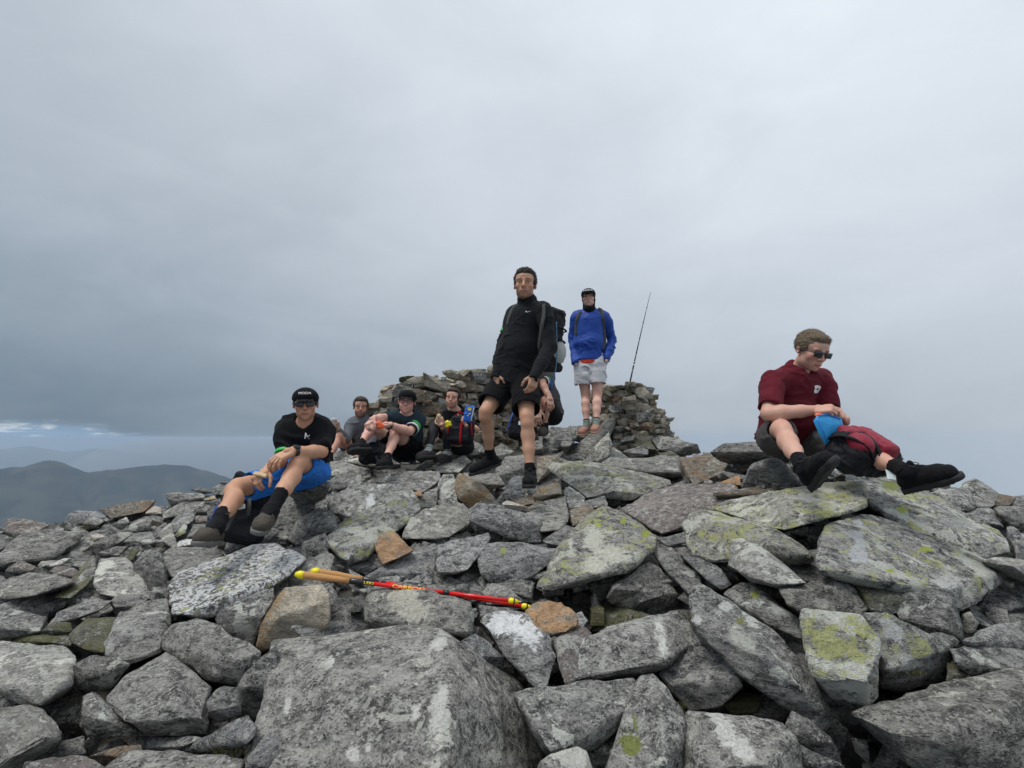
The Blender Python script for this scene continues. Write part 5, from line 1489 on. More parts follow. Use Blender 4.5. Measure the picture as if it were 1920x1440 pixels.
def decal_px(name, shape, px, py, bvh, lat, sp, mat, parent, off=0.003):
    """badge printed on the garment where the photograph shows it, following the cloth"""
    r = norm(P(px, py, 5) - CAM)
    h, n, i, d_ = bvh.ray_cast(Vector(CAM), Vector(r))
    if h is None: print('decal miss', name); return None
    n = norm(np.array(n)); up = norm(sp - n * (sp @ n)); right = np.cross(up, n)
    bm = bmesh.new(); v2, f2 = shape; bv_ = [bm.verts.new((a, b_, 0)) for a, b_ in v2]
    for q in f2: bm.faces.new([bv_[i] for i in q])
    bmesh.ops.triangulate(bm, faces=bm.faces)
    for k in range(3):
        bmesh.ops.subdivide_edges(bm, edges=[e for e in bm.edges if e.calc_length() > 0.008], cuts=1)
        bmesh.ops.triangulate(bm, faces=bm.faces)
    bm.verts.index_update(); out = []
    for x in bm.verts:
        p = np.array(h) + right * x.co.x + up * x.co.y
        g, m, i, d_ = bvh.find_nearest(Vector(p))
        out.append(np.array(g) + np.array(m) * off)
    f = [[x.index for x in q.verts] for q in bm.faces]; bm.free()
    return obj(name, np.array(out), f, mat, parent, smooth=False)
def text_2d(s, size, bold=0.0):
    cu = bpy.data.curves.new('t', 'FONT'); cu.body = s; cu.size = size; cu.align_x = 'CENTER'; cu.align_y = 'CENTER'; cu.offset = bold
    o = bpy.data.objects.new('t', cu); COL.objects.link(o)
    bpy.context.view_layer.update()
    me = bpy.data.meshes.new_from_object(o.evaluated_get(bpy.context.evaluated_depsgraph_get()))
    bm = bmesh.new(); bm.from_mesh(me)
    bmesh.ops.triangulate(bm, faces=bm.faces)
    bmesh.ops.subdivide_edges(bm, edges=[e for e in bm.edges if e.calc_length() > size * 0.12], cuts=1)
    bmesh.ops.triangulate(bm, faces=bm.faces)
    v = [(x.co.x, x.co.y) for x in bm.verts]; f = [[q.index for q in p.verts] for p in bm.faces]
    bm.free(); bpy.data.objects.remove(o); bpy.data.curves.remove(cu); bpy.data.meshes.remove(me)
    return v, f
def poly_2d(loops):
    v, f = [], []
    for lp in loops:
        f.append(list(range(len(v), len(v) + len(lp)))); v += lp
    return v, f

HEADC = 0.125   # neck-base to head centre
def person(cfg):
    J = cfg['J']; s = cfg.get('s', 1.0); hv = cfg.get('h', 0.008); nm = cfg.get('seed', 1)
    root = thing('person', cfg['base'], cfg['label'], 'person')
    lat = norm(J['shL'] - J['shR']); hipl = norm(J['hipL'] - J['hipR'])
    spine = norm(J['neck'] - J['pelvis']); fw = norm(np.cross(lat, spine))
    # forward = direction the chest faces
    chest = J['neck'] * 0.80 + J['pelvis'] * 0.20 + 0 * fw
    waist = J['neck'] * 0.38 + J['pelvis'] * 0.62
    fat = cfg.get('fat', 1.0)
    skin = skin_mat('skin_%d' % nm, cfg['skin'])
    allp = np.array([J[k] for k in J if len(np.shape(J[k])) == 1])
    lo, hi = allp.min(0) - 0.16, allp.max(0) + 0.16
    # ---- body
    vol = Vol(lo, hi, hv)
    vol.cone(J['pelvis'], waist, 0.105 * s * fat, 0.095 * s * fat, axis=hipl, sc=1.3)
    vol.cone(waist, chest, 0.095 * s * fat, 0.10 * s, axis=lat, sc=1.35, k=0.03)
    vol.cone(J['shR'] * 0.8 + J['neck'] * 0.2, J['shL'] * 0.8 + J['neck'] * 0.2, 0.05 * s, 0.05 * s, k=0.05)
    R = cfg['headR'] @ np.diag([1.06, 1.0, 0.94]); hc = J['head']; hs = s * cfg.get('hs', 1.0)
    nb = xf([0, 0.030, -0.145], R, hc, hs)
    vol.cone(J['neck'] - spine * 0.02, nb * 0.6 + hc * 0.4, 0.058 * s, 0.050 * s, k=0.03)
    th, mu = cfg.get('leg', 1.0), cfg.get('arm', 1.0)
    for S in 'RL':
        hp, kn, an = J['hip' + S], J['kn' + S], J['an' + S]
        sh, el, wr = J['sh' + S], J['el' + S], J['wr' + S]
        td, sd = norm(kn - hp), norm(an - kn)
        back = norm(td - sd) if np.linalg.norm(td - sd) > 0.15 else -fw
        back = norm(back - sd * (back @ sd))
        bk = -back if cfg.get('calf_front') else back
        # the knee points along (td - sd); the calf swells the other way
        cb = -norm((td - sd) - sd * ((td - sd) @ sd)) if np.linalg.norm(td - sd) > 0.15 else -fw
        vol.chain([hp, hp * 0.5 + kn * 0.5, kn - td * 0.03], [0.084 * s * th, 0.072 * s * th, 0.056 * s * th], k=0.03)
        vol.cone(kn - td * 0.02 - cb * 0.006, kn + sd * 0.035 - cb * 0.006, 0.051 * s * th, 0.046 * s * th, k=0.02)
        L = np.linalg.norm(an - kn)
        vol.chain([kn + sd * 0.03, kn + sd * L * 0.28 + cb * 0.020, kn + sd * L * 0.55 + cb * 0.012, kn + sd * L * 0.85, an],
                  [0.046 * s * th, 0.052 * s * th, 0.044 * s * th, 0.031 * s * th, 0.034 * s * th], k=0.02)
        vol.cone(an, an + norm(J['toe' + S] - an) * 0.05, 0.030 * s, 0.022 * s, k=0.02)
        ud, fd = norm(el - sh), norm(wr - el)
        vol.cone(sh, sh + ud * 0.10, 0.052 * s * mu, 0.049 * s * mu, k=0.04)
        vol.chain([sh + ud * 0.08, el], [0.047 * s * mu, 0.038 * s * mu], k=0.02)
        Lf = np.linalg.norm(wr - el)
        vol.chain([el, el + fd * Lf * 0.28, el + fd * Lf * 0.7, wr], [0.040 * s * mu, 0.043 * s * mu, 0.033 * s * mu, 0.026 * s * mu], k=0.02)
        vol.cone(wr, wr + fd * 0.02, 0.026 * s, 0.025 * s, axis=cfg['hand' + S][2] if False else None)
    bv, bf = vol.mesh()
    parts = [(bv, bf)]; cols = [np.ones((len(bv), 3))]
    kneec = [J['knR'], J['knL'], J['elR'], J['elL']]
    for kc in kneec:
        m = np.exp(-((bv - kc) ** 2).sum(1) / 0.06 ** 2)[:, None] * 0.35
        cols[0] = cols[0] * (1 - m) + cols[0] * np.array([0.98, 0.76, 0.70]) * m
    hv_, hf_, hcol = head_geo(h=0.0034 if cfg.get('h', 0.008) < 0.0089 else 0.0043, **cfg.get('face', {}))
    hv_ = xf(hv_, R, hc, hs); parts.append((hv_, hf_)); cols.append(hcol)
    for S in 'RL':
        hd = cfg.get('hand' + S)
        if hd is None: continue
        d_, up_, kw = hd
        gv, gf, gc = hand_geo(-1 if S == 'R' else 1, h=0.0036 if hv < 0.0089 else 0.0044, **kw)
        Rh = frame(d_, up_)
        gv = xf(gv, Rh, J['wr' + S], s); parts.append((gv, gf)); cols.append(gc)
        J['palm' + S] = J['wr' + S] + Rh @ np.array([0, 0.075, -0.02]) * s
        J['Rh' + S] = Rh
    v, f = join(parts); c = np.concatenate(cols)
    body = obj('body', v, f, skin, root); vcol(body, c)
    # ---- eyes
    if cfg.get('eyes', True):
        for sx in (-1, 1):
            iv, if_ = ico(3)
            ev = xf(iv * np.array([0.0125, 0.0098, 0.0042]) + np.array([sx * 0.031, -0.0838, 0.0110]), R, hc, hs)
            e = obj('eye', ev, if_, M['eyew'], root)
            gz = norm(np.array([cfg.get('gaze', 0.0), -1, 0.0]))
            pv = iv * np.array([0.0048, 0.0018, 0.0040]) + np.array([sx * 0.031 + cfg.get('gaze', 0) * 0.004, -0.0927, 0.0112])
            obj('iris', xf(pv, R, hc, hs), if_, M['iris'], e)
    # ---- hair / cap
    Hm = hair_mat('hair_%d' % nm, cfg.get('hair', (0.05, 0.035, 0.025)))
    style = cfg.get('style', 'short')
    vol = Vol((-0.115, -0.16, -0.10), (0.115, 0.16, 0.19), 0.0044)
    top = cfg.get('hairtop', 0.0)
    vol.ell((0, 0.014, 0.050 + top * 0.5), (0.0835, 0.1035, 0.090 + top), cuts=[((0, 0.03, -0.025 if style != 'cap' else -0.045), (0, -0.45, -1))])
    if style != 'cap' and top > 0.004:
        vol.ell((0.0, -0.050, 0.100 + top * 0.3), (0.060, 0.045, 0.030 + top * 0.4), k=0.02)
    if style == 'tied':
        vol.ell((0, -0.125, -0.036), (0.058, 0.064, 0.078), sub=True, k=0.014)
    else:
        vol.ell((0, -0.125, -0.018), (0.090, 0.075, 0.080), sub=True, k=0.01)
        vol.ell((0, -0.11, 0.012), (0.062, 0.05, 0.046), sub=True, k=0.008)
    for sx in (-1, 1): vol.ell((sx * 0.085, 0.006, -0.012), (0.018, 0.026, 0.034), sub=True, k=0.006)
    if style == 'tied':
        vol.ell((0, 0.125, 0.045), (0.032, 0.034, 0.036), k=0.012)
        vol.cone((0, 0.13, 0.04), (0.01, 0.145, -0.06), 0.02, 0.010, k=0.01)
    v, f = vol.mesh()
    n_ = vnormals(v, f)
    st_ = v * np.array([1, 0.35, 0.8])
    v = v + n_ * (fbm(st_, 130, 3, nm) * 0.0050 + fbm(v * np.array([1, 0.4, 1]), 45, 2, nm + 3) * 0.0045 * (1 if style != 'cap' else 0.3))[:, None]
    if style == 'cap':
        keep = None
    if style != 'cap':      # short strands over the mass of hair
        rg = np.random.RandomState(nm); nn_ = vnormals(v, f)
        pick = rg.choice(len(v), 3800); p0 = v[pick] + rg.normal(0, 0.0012, (3800, 3)); n0 = nn_[pick]
        fl = np.array([0.10, 0.75, -0.45]) if style == 'tied' else np.array([0.15, -0.25 if top > 0.009 else 0.3, -0.35])
        dr = n0 * 0.55 + fl * 0.8 + rg.normal(0, 0.30, (3800, 3)); dr /= np.linalg.norm(dr, axis=1)[:, None]
        sd_ = np.cross(dr, n0); sd_ /= np.linalg.norm(sd_, axis=1)[:, None] + 1e-9
        ln = rg.uniform(0.006, 0.013, (3800, 1))
        keep_ = (p0[:, 2] > -0.02) & (n0[:, 1] > -0.97)
        p0, dr, sd_, ln = p0[keep_], dr[keep_], sd_[keep_], ln[keep_]; m_ = len(p0)
        sv = np.concatenate([p0 - sd_ * 0.0009, p0 + sd_ * 0.0009, p0 + dr * ln]); k_ = np.arange(m_)
        v, f = join([(v, f), (sv, np.stack([k_, k_ + m_, k_ + 2 * m_], 1))])
        f = fix_tris(f)
    obj('hair', xf(v, R, hc, hs), f, Hm, root)
    if style == 'cap':
        tilt = cfg.get('captilt', 0.0)
        Rc = R @ rotx(tilt)
        vol = Vol((-0.12, -0.24, -0.06), (0.12, 0.15, 0.19), 0.0044)
        vol.ell((0, 0.012, 0.046), (0.088, 0.108, 0.094), cuts=[((0, -0.06, 0.040), (0, 0.10, -1))])
        vol.ell((0, -0.030, 0.062), (0.080, 0.080, 0.070), k=0.02, cuts=[((0, -0.06, 0.040), (0, 0.10, -1))])
        v1, f1 = vol.mesh()
        v1w = xf(v1, Rc, hc, hs)
        capo = obj('cap', v1w, f1, M['cap'] if 'capm' not in cfg else M[cfg['capm']], root)
        # brim: a thin curved plate
        nu, nv = 17, 9; bvs = []
        for lay in (0, 1):
            for i in range(nu):
                a = -1.25 + 2.5 * i / (nu - 1)
                for j in range(nv):
                    t = j / (nv - 1)
                    r0 = np.array([math.sin(a) * 0.084, 0.012 - math.cos(a) * 0.104])
                    ext = 0.076 * max(0.0, math.cos(a * 1.15)) ** 0.65
                    x_ = r0[0] * (1 - 0.10 * t); y_ = r0[1] - ext * t
                    z_ = 0.049 - 0.012 * t - 0.024 * (x_ / 0.08) ** 2 * (0.5 + t * 0.5) - 0.010 * t - lay * 0.0035
                    bvs.append((x_, y_, z_))
        k = np.arange(2 * nu * nv).reshape(2, nu, nv)
        q = []
        for l in (0, 1):
            qq = np.stack([k[l, :-1, :-1].ravel(), k[l, 1:, :-1].ravel(), k[l, 1:, 1:].ravel(), k[l, :-1, 1:].ravel()], 1)
            q.append(qq if l else qq[:, ::-1])
        q.append(np.stack([k[0, :-1, -1], k[0, 1:, -1], k[1, 1:, -1], k[1, :-1, -1]], 1))
        obj('cap_brim', xf(np.array(bvs), Rc, hc, hs), np.concatenate(q), M['cap'] if 'capm' not in cfg else M[cfg['capm']], capo)
        if cfg.get('captext'):
            v2, f2 = text_2d(cfg['captext'], 0.034 * hs * cfg.get('capts', 1), 0.0)
            v2 = [(x * 1.15, y) for x, y in v2]
            decal('lettering', v2, f2, xf([0, -0.16, 0.088], Rc, hc, hs), Rc @ [1, 0, 0], Rc @ [0, 0.25, 1], bvh_of(v1w, f1), M['white'], capo, wdir=Rc @ [0, 1, 0])
    if cfg.get('glasses'):
        kind = cfg['glasses']
        g = []
        for sx in (-1, 1):
            if kind == 'sun':
                vol = Vol((-0.04, -0.02, -0.03), (0.04, 0.02, 0.03), 0.0024)
                vol.box((0, 0, 0), (0.0275, 0.0035, 0.0200), rad=0.0035)
                vv, ff = vol.mesh()
                vv[:, 0] *= 1 - 0.12 * (vv[:, 2] < 0) * (-vv[:, 2] / 0.02)
                g.append((vv @ rotz(sx * 0.16).T + np.array([sx * 0.0345, -0.1115, 0.009]), ff))
            else:
                pts = [(sx * 0.033 + 0.025 * math.cos(a) * (abs(math.cos(a)) ** -0.25 if abs(math.cos(a)) > .05 else 1), -0.1115 + abs(math.cos(a)) * 0.003, 0.009 + 0.018 * math.sin(a)) for a in np.linspace(0, 2 * PI, 21)]
                g.append(tube(pts, 0.0018, 6, caps=False))
            g.append(tube([(sx * 0.062, -0.106, 0.018), (sx * 0.074, -0.085, 0.018), (sx * 0.0815, -0.02, 0.014), (sx * 0.0835, 0.014, 0.006)], 0.0026 if kind == 'sun' else 0.0018, 6))
        g.append(tube([(-0.012, -0.113, 0.014), (0, -0.116, 0.016), (0.012, -0.113, 0.014)], 0.0022, 6))
        v, f = join(g)
        go = obj('sunglasses' if kind == 'sun' else 'spectacles', xf(v, R, hc, hs), fix_tris(f), M['frame'], root)
        if kind == 'sun':
            for sx in (-1, 1):
                vol = Vol((-0.04, -0.02, -0.03), (0.04, 0.02, 0.03), 0.0024)
                vol.box((0, -0.0032, -0.0005), (0.0235, 0.0022, 0.0160), rad=0.002)
                vv, ff = vol.mesh()
                obj('lens', xf(vv @ rotz(sx * 0.16).T + np.array([sx * 0.0345, -0.1120, 0.009]), R, hc, hs), ff, M['lens'], go)
    if cfg.get('face', {}).get('smile', 0) > 0.8:
        tv = ico(3)[0] * np.array([0.0155, 0.007, 0.0034]) + np.array([0, -0.1000, -0.0642])
        obj('teeth', xf(tv, R, hc, hs), ico(3)[1], M['teeth'], root)
    # ---- shirt
    sh_ = cfg['shirt']; long_ = sh_.get('long', False)
    vol = Vol(lo, hi, hv)
    inf = sh_.get('inf', 0.016)
    hem = J['pelvis'] - spine * sh_.get('hem', 0.06)
    cuts = [(hem, -spine)]
    vol.cone(J['pelvis'] - spine * 0.10, waist, (0.108 * fat + inf) * s, (0.100 * fat + inf) * s, axis=hipl, sc=1.3, cuts=cuts)
    vol.cone(waist, chest, (0.100 * fat + inf) * s, (0.105 + inf * 0.8) * s, axis=lat, sc=1.36, k=0.04, cuts=cuts)
    vol.cone(J['shR'] * 0.75 + J['neck'] * 0.25, J['shL'] * 0.75 + J['neck'] * 0.25, (0.054 + inf * 0.4) * s, (0.054 + inf * 0.4) * s, k=0.06)
    for S in 'RL':
        vol.cone(J['neck'] + spine * 0.018 - fw * 0.015, J['sh' + S] * 0.7 + J['neck'] * 0.3, 0.050 * s, 0.046 * s, k=0.04)
    if sh_.get('belly'):
        vol.ell(waist * 0.6 + J['pelvis'] * 0.4 + fw * 0.055, (0.13 * fat, 0.13 * fat, 0.13), k=0.06, cuts=cuts)
    for S in 'RL':
        shd, el, wr = J['sh' + S], J['el' + S], J['wr' + S]
        ud = norm(el - shd)
        vol.cone(shd - ud * 0.01, shd + ud * 0.06, (0.056 + inf * 0.5) * s * mu, (0.054 + inf * 0.6) * s * mu, k=0.05)
        if long_:
            fd = norm(wr - el); e_ = wr + fd * sh_.get('cuff', 0.0)
            vol.chain([shd + ud * 0.05, el], [(0.050 + inf * 0.7) * s * mu, (0.042 + inf * 0.7) * s * mu], k=0.02)
            vol.chain([el, el * 0.45 + e_ * 0.55, e_], [(0.042 + inf * 0.7) * s * mu, (0.038 + inf * 0.5) * s, (0.033 + inf * 0.40) * s], k=0.02, cuts=[(e_, norm(e_ - el))])
        else:
            fr = sh_.get('sleeve', 0.62); e_ = shd + (el - shd) * fr
            vol.chain([shd + ud * 0.05, e_ + ud * 0.04], [(0.051 + inf * 0.5) * s * mu, (0.049 + inf * 0.65) * s * mu], k=0.02, cuts=[(e_, ud)])
            vol.cone(e_ - ud * 0.015, e_ + ud * 0.06, (0.036 + inf * 0.65) * s * mu, (0.036 + inf * 0.65) * s * mu, sub=True)
    ncd = norm(nb * 0.6 + hc * 0.4 - J['neck'])
    if sh_.get('collar'):
        cl = sh_['collar']
        vol.cone(J['neck'] - ncd * 0.02, J['neck'] + ncd * (0.02 + cl), 0.068 * s, 0.066 * s, k=0.03, cuts=[(J['neck'] + ncd * cl, ncd + fw * 0.25)])
        vol.cone(J['neck'] + ncd * 0.02, J['neck'] + ncd * 0.20, 0.058 * s, 0.060 * s, sub=True)
    else:
        nf = J['neck'] + fw * 0.012
        vol.cone(nf + ncd * 0.022, nf + ncd * 0.16, 0.062 * s, 0.08 * s, sub=True, k=0.01)
    v, f = vol.mesh()
    v = wrinkle(v, f, sh_.get('wr', 0.006), nm, sh_.get('wf', 10))
    shirt = obj(sh_.get('name', 'tshirt'), v, f, M[sh_['mat']], root)
    sb = bvh_of(v, f)
    cfg['_shirt'] = shirt; cfg['_sb'] = sb; cfg['_lat'] = lat; cfg['_spine'] = spine; cfg['_fw'] = fw; cfg['_chest'] = chest
    if cfg.get('under'):   # a second shirt showing below the hem
        u_ = cfg['under']; vol = Vol(J['pelvis'] - 0.25, J['pelvis'] + 0.25, hv)
        vol.cone(J['pelvis'] - spine * 0.12, J['pelvis'] + spine * 0.04, (0.110 * fat + inf * 0.7) * s, (0.108 * fat + inf * 0.6) * s, axis=hipl, sc=1.3, cuts=[(J['pelvis'] - spine * u_[1], -spine)])
        v, f = vol.mesh(); obj('undershirt', wrinkle(v, f, 0.006, 5), f, M[u_[0]], root)
    # ---- shorts / leggings
    so = cfg['shorts']; vol = Vol(lo, hi, hv); inf2 = so.get('inf', 0.018); fr = so.get('len', 0.72)
    wcut = [(J['pelvis'] + spine * so.get('waist', 0.10), spine)]
    vol.cone(J['pelvis'] - spine * 0.02, J['pelvis'] + spine * 0.10, (0.112 * fat + inf2 * 0.3) * s, (0.105 * fat + inf2 * 0.3) * s, axis=hipl, sc=1.3, cuts=wcut)
    vol.cone(J['hipR'], J['hipL'], 0.090 * s * th, 0.090 * s * th, k=0.04)
    for S in 'RL':
        hp, kn, an = J['hip' + S], J['kn' + S], J['an' + S]
        if so.get('leggings'):
            vol.chain([hp, kn], [0.090 * s * th, 0.060 * s * th], k=0.03)
            sd = norm(an - kn)
            vol.chain([kn, kn * 0.7 + an * 0.3, kn * 0.2 + an * 0.8], [0.058 * s, 0.058 * s, 0.040 * s], k=0.02, cuts=[(kn * 0.2 + an * 0.8, sd)])
        else:
            e_ = hp + (kn - hp) * fr; td = norm(kn - hp)
            vol.cone(hp, e_ + td * 0.05, (0.088 + inf2 * 0.7) * s * th, (0.072 + inf2) * s * th * so.get('flare', 1.0), k=0.03, cuts=[(e_, td)])
            ro = ((0.072 + inf2) * s * th * so.get('flare', 1.0)) - 0.015; vol.cone(e_ - td * 0.02, e_ + td * 0.09, ro, ro, sub=True)
    if so.get('split'):
        mid = (J['hipR'] + J['hipL']) / 2 - spine * 0.10
        vol.cone(mid, (J['knR'] + J['knL']) / 2, 0.004, 0.030, sub=True, k=0.02, axis=fw, sc=6.0)
    v, f = vol.mesh()
    v = wrinkle(v, f, so.get('wr', 0.007), nm + 20, so.get('wf', 10))
    cfg['_shorts'] = obj('leggings' if so.get('leggings') else 'shorts', v, f, M[so['mat']], root)
    cfg['_shb'] = bvh_of(v, f)
    # ---- socks and shoes
    for S in 'RL':
        an, kn, toe = J['an' + S], J['kn' + S], J['toe' + S]
        sd = norm(kn - an); vv_ = norm(toe - an)
        latf = norm(np.cross(vv_, sd)) if 'latf' not in cfg else cfg['latf']
        if cfg.get('footup'): upv = norm(cfg['footup'].get(S, sd))
        else: upv = sd
        x_ = norm(np.cross(vv_, upv)); up_ = np.cross(x_, vv_)
        a_ = 0.27; y_ = norm(vv_ * math.cos(a_) + up_ * math.sin(a_)); z_ = np.cross(x_, y_)
        Rf = np.stack([x_ * cfg.get('footw', 1.0), y_, z_ * cfg.get('footz', 1.0)], 1)
        sc_ = cfg.get('foot', 1.0) * s
        org = an - Rf @ np.array([0, 0, 0.092]) * sc_
        sk = cfg.get('sock')
        if sk:
            hgt = sk[1]
            vol = Vol(np.minimum(an, an + sd * hgt) - 0.09, np.maximum(an, an + sd * hgt) + 0.09, 0.006)
            vol.chain([an - sd * 0.03, an + sd * hgt * 0.6, an + sd * (hgt + 0.03)], [0.040 * s, 0.0375 * s, (0.040 + 0.05 * max(hgt - 0.08, 0)) * s * th], k=0.01, cuts=[(an + sd * hgt, sd)])
            vol.cone(an, an + vv_ * 0.07, 0.039 * s, 0.032 * s, k=0.02)
            v, f = vol.mesh(); v = wrinkle(v, f, 0.002, nm, 30, (1, 1, 3))
            so_ = obj('sock', v, f, M[sk[0]], root)
            if len(sk) > 2:
                for q in sk[2]:
                    pts = [an + sd * hgt * q[0] + (frame(sd, fw)[:, 0] * math.cos(a) + frame(sd, fw)[:, 2] * math.sin(a)) * 0.0405 * s for a in np.linspace(0, 2 * PI, 19)]
                    tobj('sock_stripe', tube(pts, 0, flat=(0.0035, q[2]), caps=False, up=sd), M[q[1]], so_)
        boot = cfg.get('boot', 'boot'); hi_ = cfg.get('boothi', 0.04)
        vol = Vol((-0.08, -0.11, -0.02), (0.08, 0.26, 0.20), 0.0055)
        bc = [((0, 0, 0.012), (0, 0, -1))]
        vol.chain([(0, -0.040, 0.046), (0, 0.06, 0.052), (0.0, 0.130, 0.044), (0, 0.176, 0.039)], [0.036, 0.040, 0.042, 0.038], k=0.02, axis=(1, 0, 0), sc=1.08, cuts=bc)
        vol.cone((0, -0.022, 0.05), (0, -0.006, 0.092 + hi_), 0.040, 0.043, k=0.02, cuts=[((0, 0, 0.092 + hi_), (0, -0.2, 1))])
        vol.cone((0, 0.02, 0.085), (0, 0.10, 0.060), 0.030, 0.026, k=0.02)
        vol.cone((0, -0.004, 0.08), (0, 0.0, 0.20), 0.036, 0.038, sub=True)
        if hi_ > 0.02: vol.cone((0, 0.035, 0.092), (0, 0.042, 0.125), 0.022, 0.014, k=0.012)
        v, f = vol.mesh(); v = wrinkle(v, f, 0.0022, nm + 7, 40)
        shoe = obj('shoe', xf(v, Rf, org, sc_), f, M[boot], root)
        vol = Vol((-0.08, -0.12, -0.02), (0.08, 0.27, 0.08), 0.0055)
        sc2 = [((0, 0, 0.026), (0, 0, 1)), ((0, 0, 0.0), (0, 0, -1))]
        vol.chain([(0, -0.042, 0.012), (0, 0.06, 0.012), (0.0, 0.135, 0.014), (0, 0.190, 0.016)], [0.0405, 0.038, 0.0445, 0.037], k=0.015, axis=(1, 0, 0), sc=1.06, cuts=sc2)
        if cfg.get('lugs'):
            for yy in np.arange(-0.065, 0.195, 0.022):
                for xx in (-0.026, 0.0, 0.026):
                    vol.box((xx, yy, 0.0), (0.0095, 0.0065, 0.006), rad=0.002)
        v, f = vol.mesh()
        obj('sole', xf(v, Rf, org, sc_), f, M[cfg.get('sole', 'rubber')], shoe)
        g = []
        for k in range(5):
            y0 = 0.045 + k * 0.018; z0 = (0.108 if hi_ > 0.02 else 0.098 if hi_ > -0.01 else 0.088) - k * (0.010 if hi_ > 0.02 else 0.0085)
            g.append(tube([(-0.024, y0 - 0.004, z0 - 0.016), (-0.012, y0, z0 - 0.001), (0.0, y0 + 0.002, z0 + 0.004), (0.012, y0, z0 - 0.001), (0.024, y0 - 0.004, z0 - 0.016)], 0.0024, 5))
        zl_ = np.array([0, 0.01, 0 if hi_ > 0.02 else -0.016 if hi_ > -0.01 else -0.030])
        g.append(tube(smooth_path([(0, 0.045, 0.108), (0.02, 0.03, 0.125), (0.03, 0.055, 0.112), (0.005, 0.05, 0.108)] + zl_), 0.002, 5))
        zl_ = np.array([0, 0.01, 0 if hi_ > 0.02 else -0.016 if hi_ > -0.01 else -0.030])
        g.append(tube(smooth_path([(0, 0.045, 0.108), (-0.02, 0.03, 0.122), (-0.032, 0.05, 0.105), (-0.005, 0.05, 0.108)] + zl_), 0.002, 5))
        v, f = join(g)
        obj('laces', xf(v, Rf, org, sc_), fix_tris(f), M[cfg.get('lacem', 'lace')], shoe)
        if cfg.get('stripes'):
            for sx in (-1, 1):
                for k in range(3):
                    y0 = 0.055 + k * 0.022
                    pts = [(sx * 0.0425, y0, 0.026), (sx * 0.042, y0 - 0.008, 0.045), (sx * 0.036, y0 - 0.016, 0.064), (sx * 0.028, y0 - 0.022, 0.076)]
                    v, f = tube(pts, 0, flat=(0.009, 0.004), up=(sx, 0, 0.4))
                    obj('stripe', xf(v, Rf, org, sc_), fix_tris(f), M['white'], shoe)
        J['foot' + S] = (Rf, org)
    return root

def ring_band(name, c, axis, r, w_, mat, parent, th_=0.003, sc=1.0, lat=None):
    fr = frame(axis, [0.1, 0.2, 1]); pts = []
    for a in np.linspace(0, 2 * PI, 25):
        pts.append(V(c) + (fr[:, 0] * math.cos(a) + fr[:, 2] * math.sin(a)) * r)
    return tobj(name, tube(pts, 0, flat=(th_, w_), caps=False, up=axis), mat, parent)
def headR(px, rel, pitch=0.0, roll=0.0):
    """head turned by rel (to the photo's right) from facing the camera, from a body standing at column px"""
    az = math.atan2((px - 960) / F, 1.0)
    return rotz(rel - az) @ rotx(pitch) @ roty(roll)
REL = dict(curl=(0.35, 0.5, 0.35)); FIST = dict(curl=(1.15, 1.35, 0.7), thumb=(0.7, 0.9)); GRIP = dict(curl=(0.8, 1.0, 0.6), thumb=(0.6, 0.6)); PINCH = dict(per=[(0.7, 0.9, 0.4), (0.8, 0.9, 0.5), (0.95, 1.0, 0.6), (1.05, 1.1, 0.6)], curl=(0.9, 1, 0.5), thumb=(0.9, 0.4))
def legs(J, S, hip, kn, an, toe, thl=0.43, shl=0.43, n1=True, n2=True, n3=True, fl=0.205):
    J['hip' + S] = V(hip)
    J['kn' + S] = reach(J['hip' + S], kn[0], kn[1], thl, n1) if len(kn) == 2 else P(*kn)
    J['an' + S] = reach(J['kn' + S], an[0], an[1], shl, n2) if len(an) == 2 else P(*an)
    J['toe' + S] = reach(J['an' + S], toe[0], toe[1], fl, n3) if len(toe) == 2 else P(*toe)
def arms(J, S, el, wr, ul=0.29, fl=0.255, n1=True, n2=True):
    J['el' + S] = reach(J['sh' + S], el[0], el[1], ul, n1) if len(el) == 2 else P(*el)
    J['wr' + S] = reach(J['el' + S], wr[0], wr[1], fl, n2) if len(wr) == 2 else P(*wr)
def report(nm, J):
    L = lambda a, b: np.linalg.norm(J[a] - J[b])
    print(nm, 'torso %.2f shw %.2f UA %.2f %.2f FA %.2f %.2f TH %.2f %.2f SH %.2f %.2f' % (L('pelvis', 'neck'), L('shL', 'shR'), L('shR', 'elR'), L('shL', 'elL'), L('elR', 'wrR'), L('elL', 'wrL'), L('hipR', 'knR'), L('hipL', 'knL'), L('knR', 'anR'), L('knL', 'anL')),
          {k: [round(float(x), 2) for x in J[k]] for k in ('neck', 'pelvis', 'knR', 'knL', 'anR', 'anL', 'wrR', 'wrL')})
WU = np.array([0, 0, 1.0])

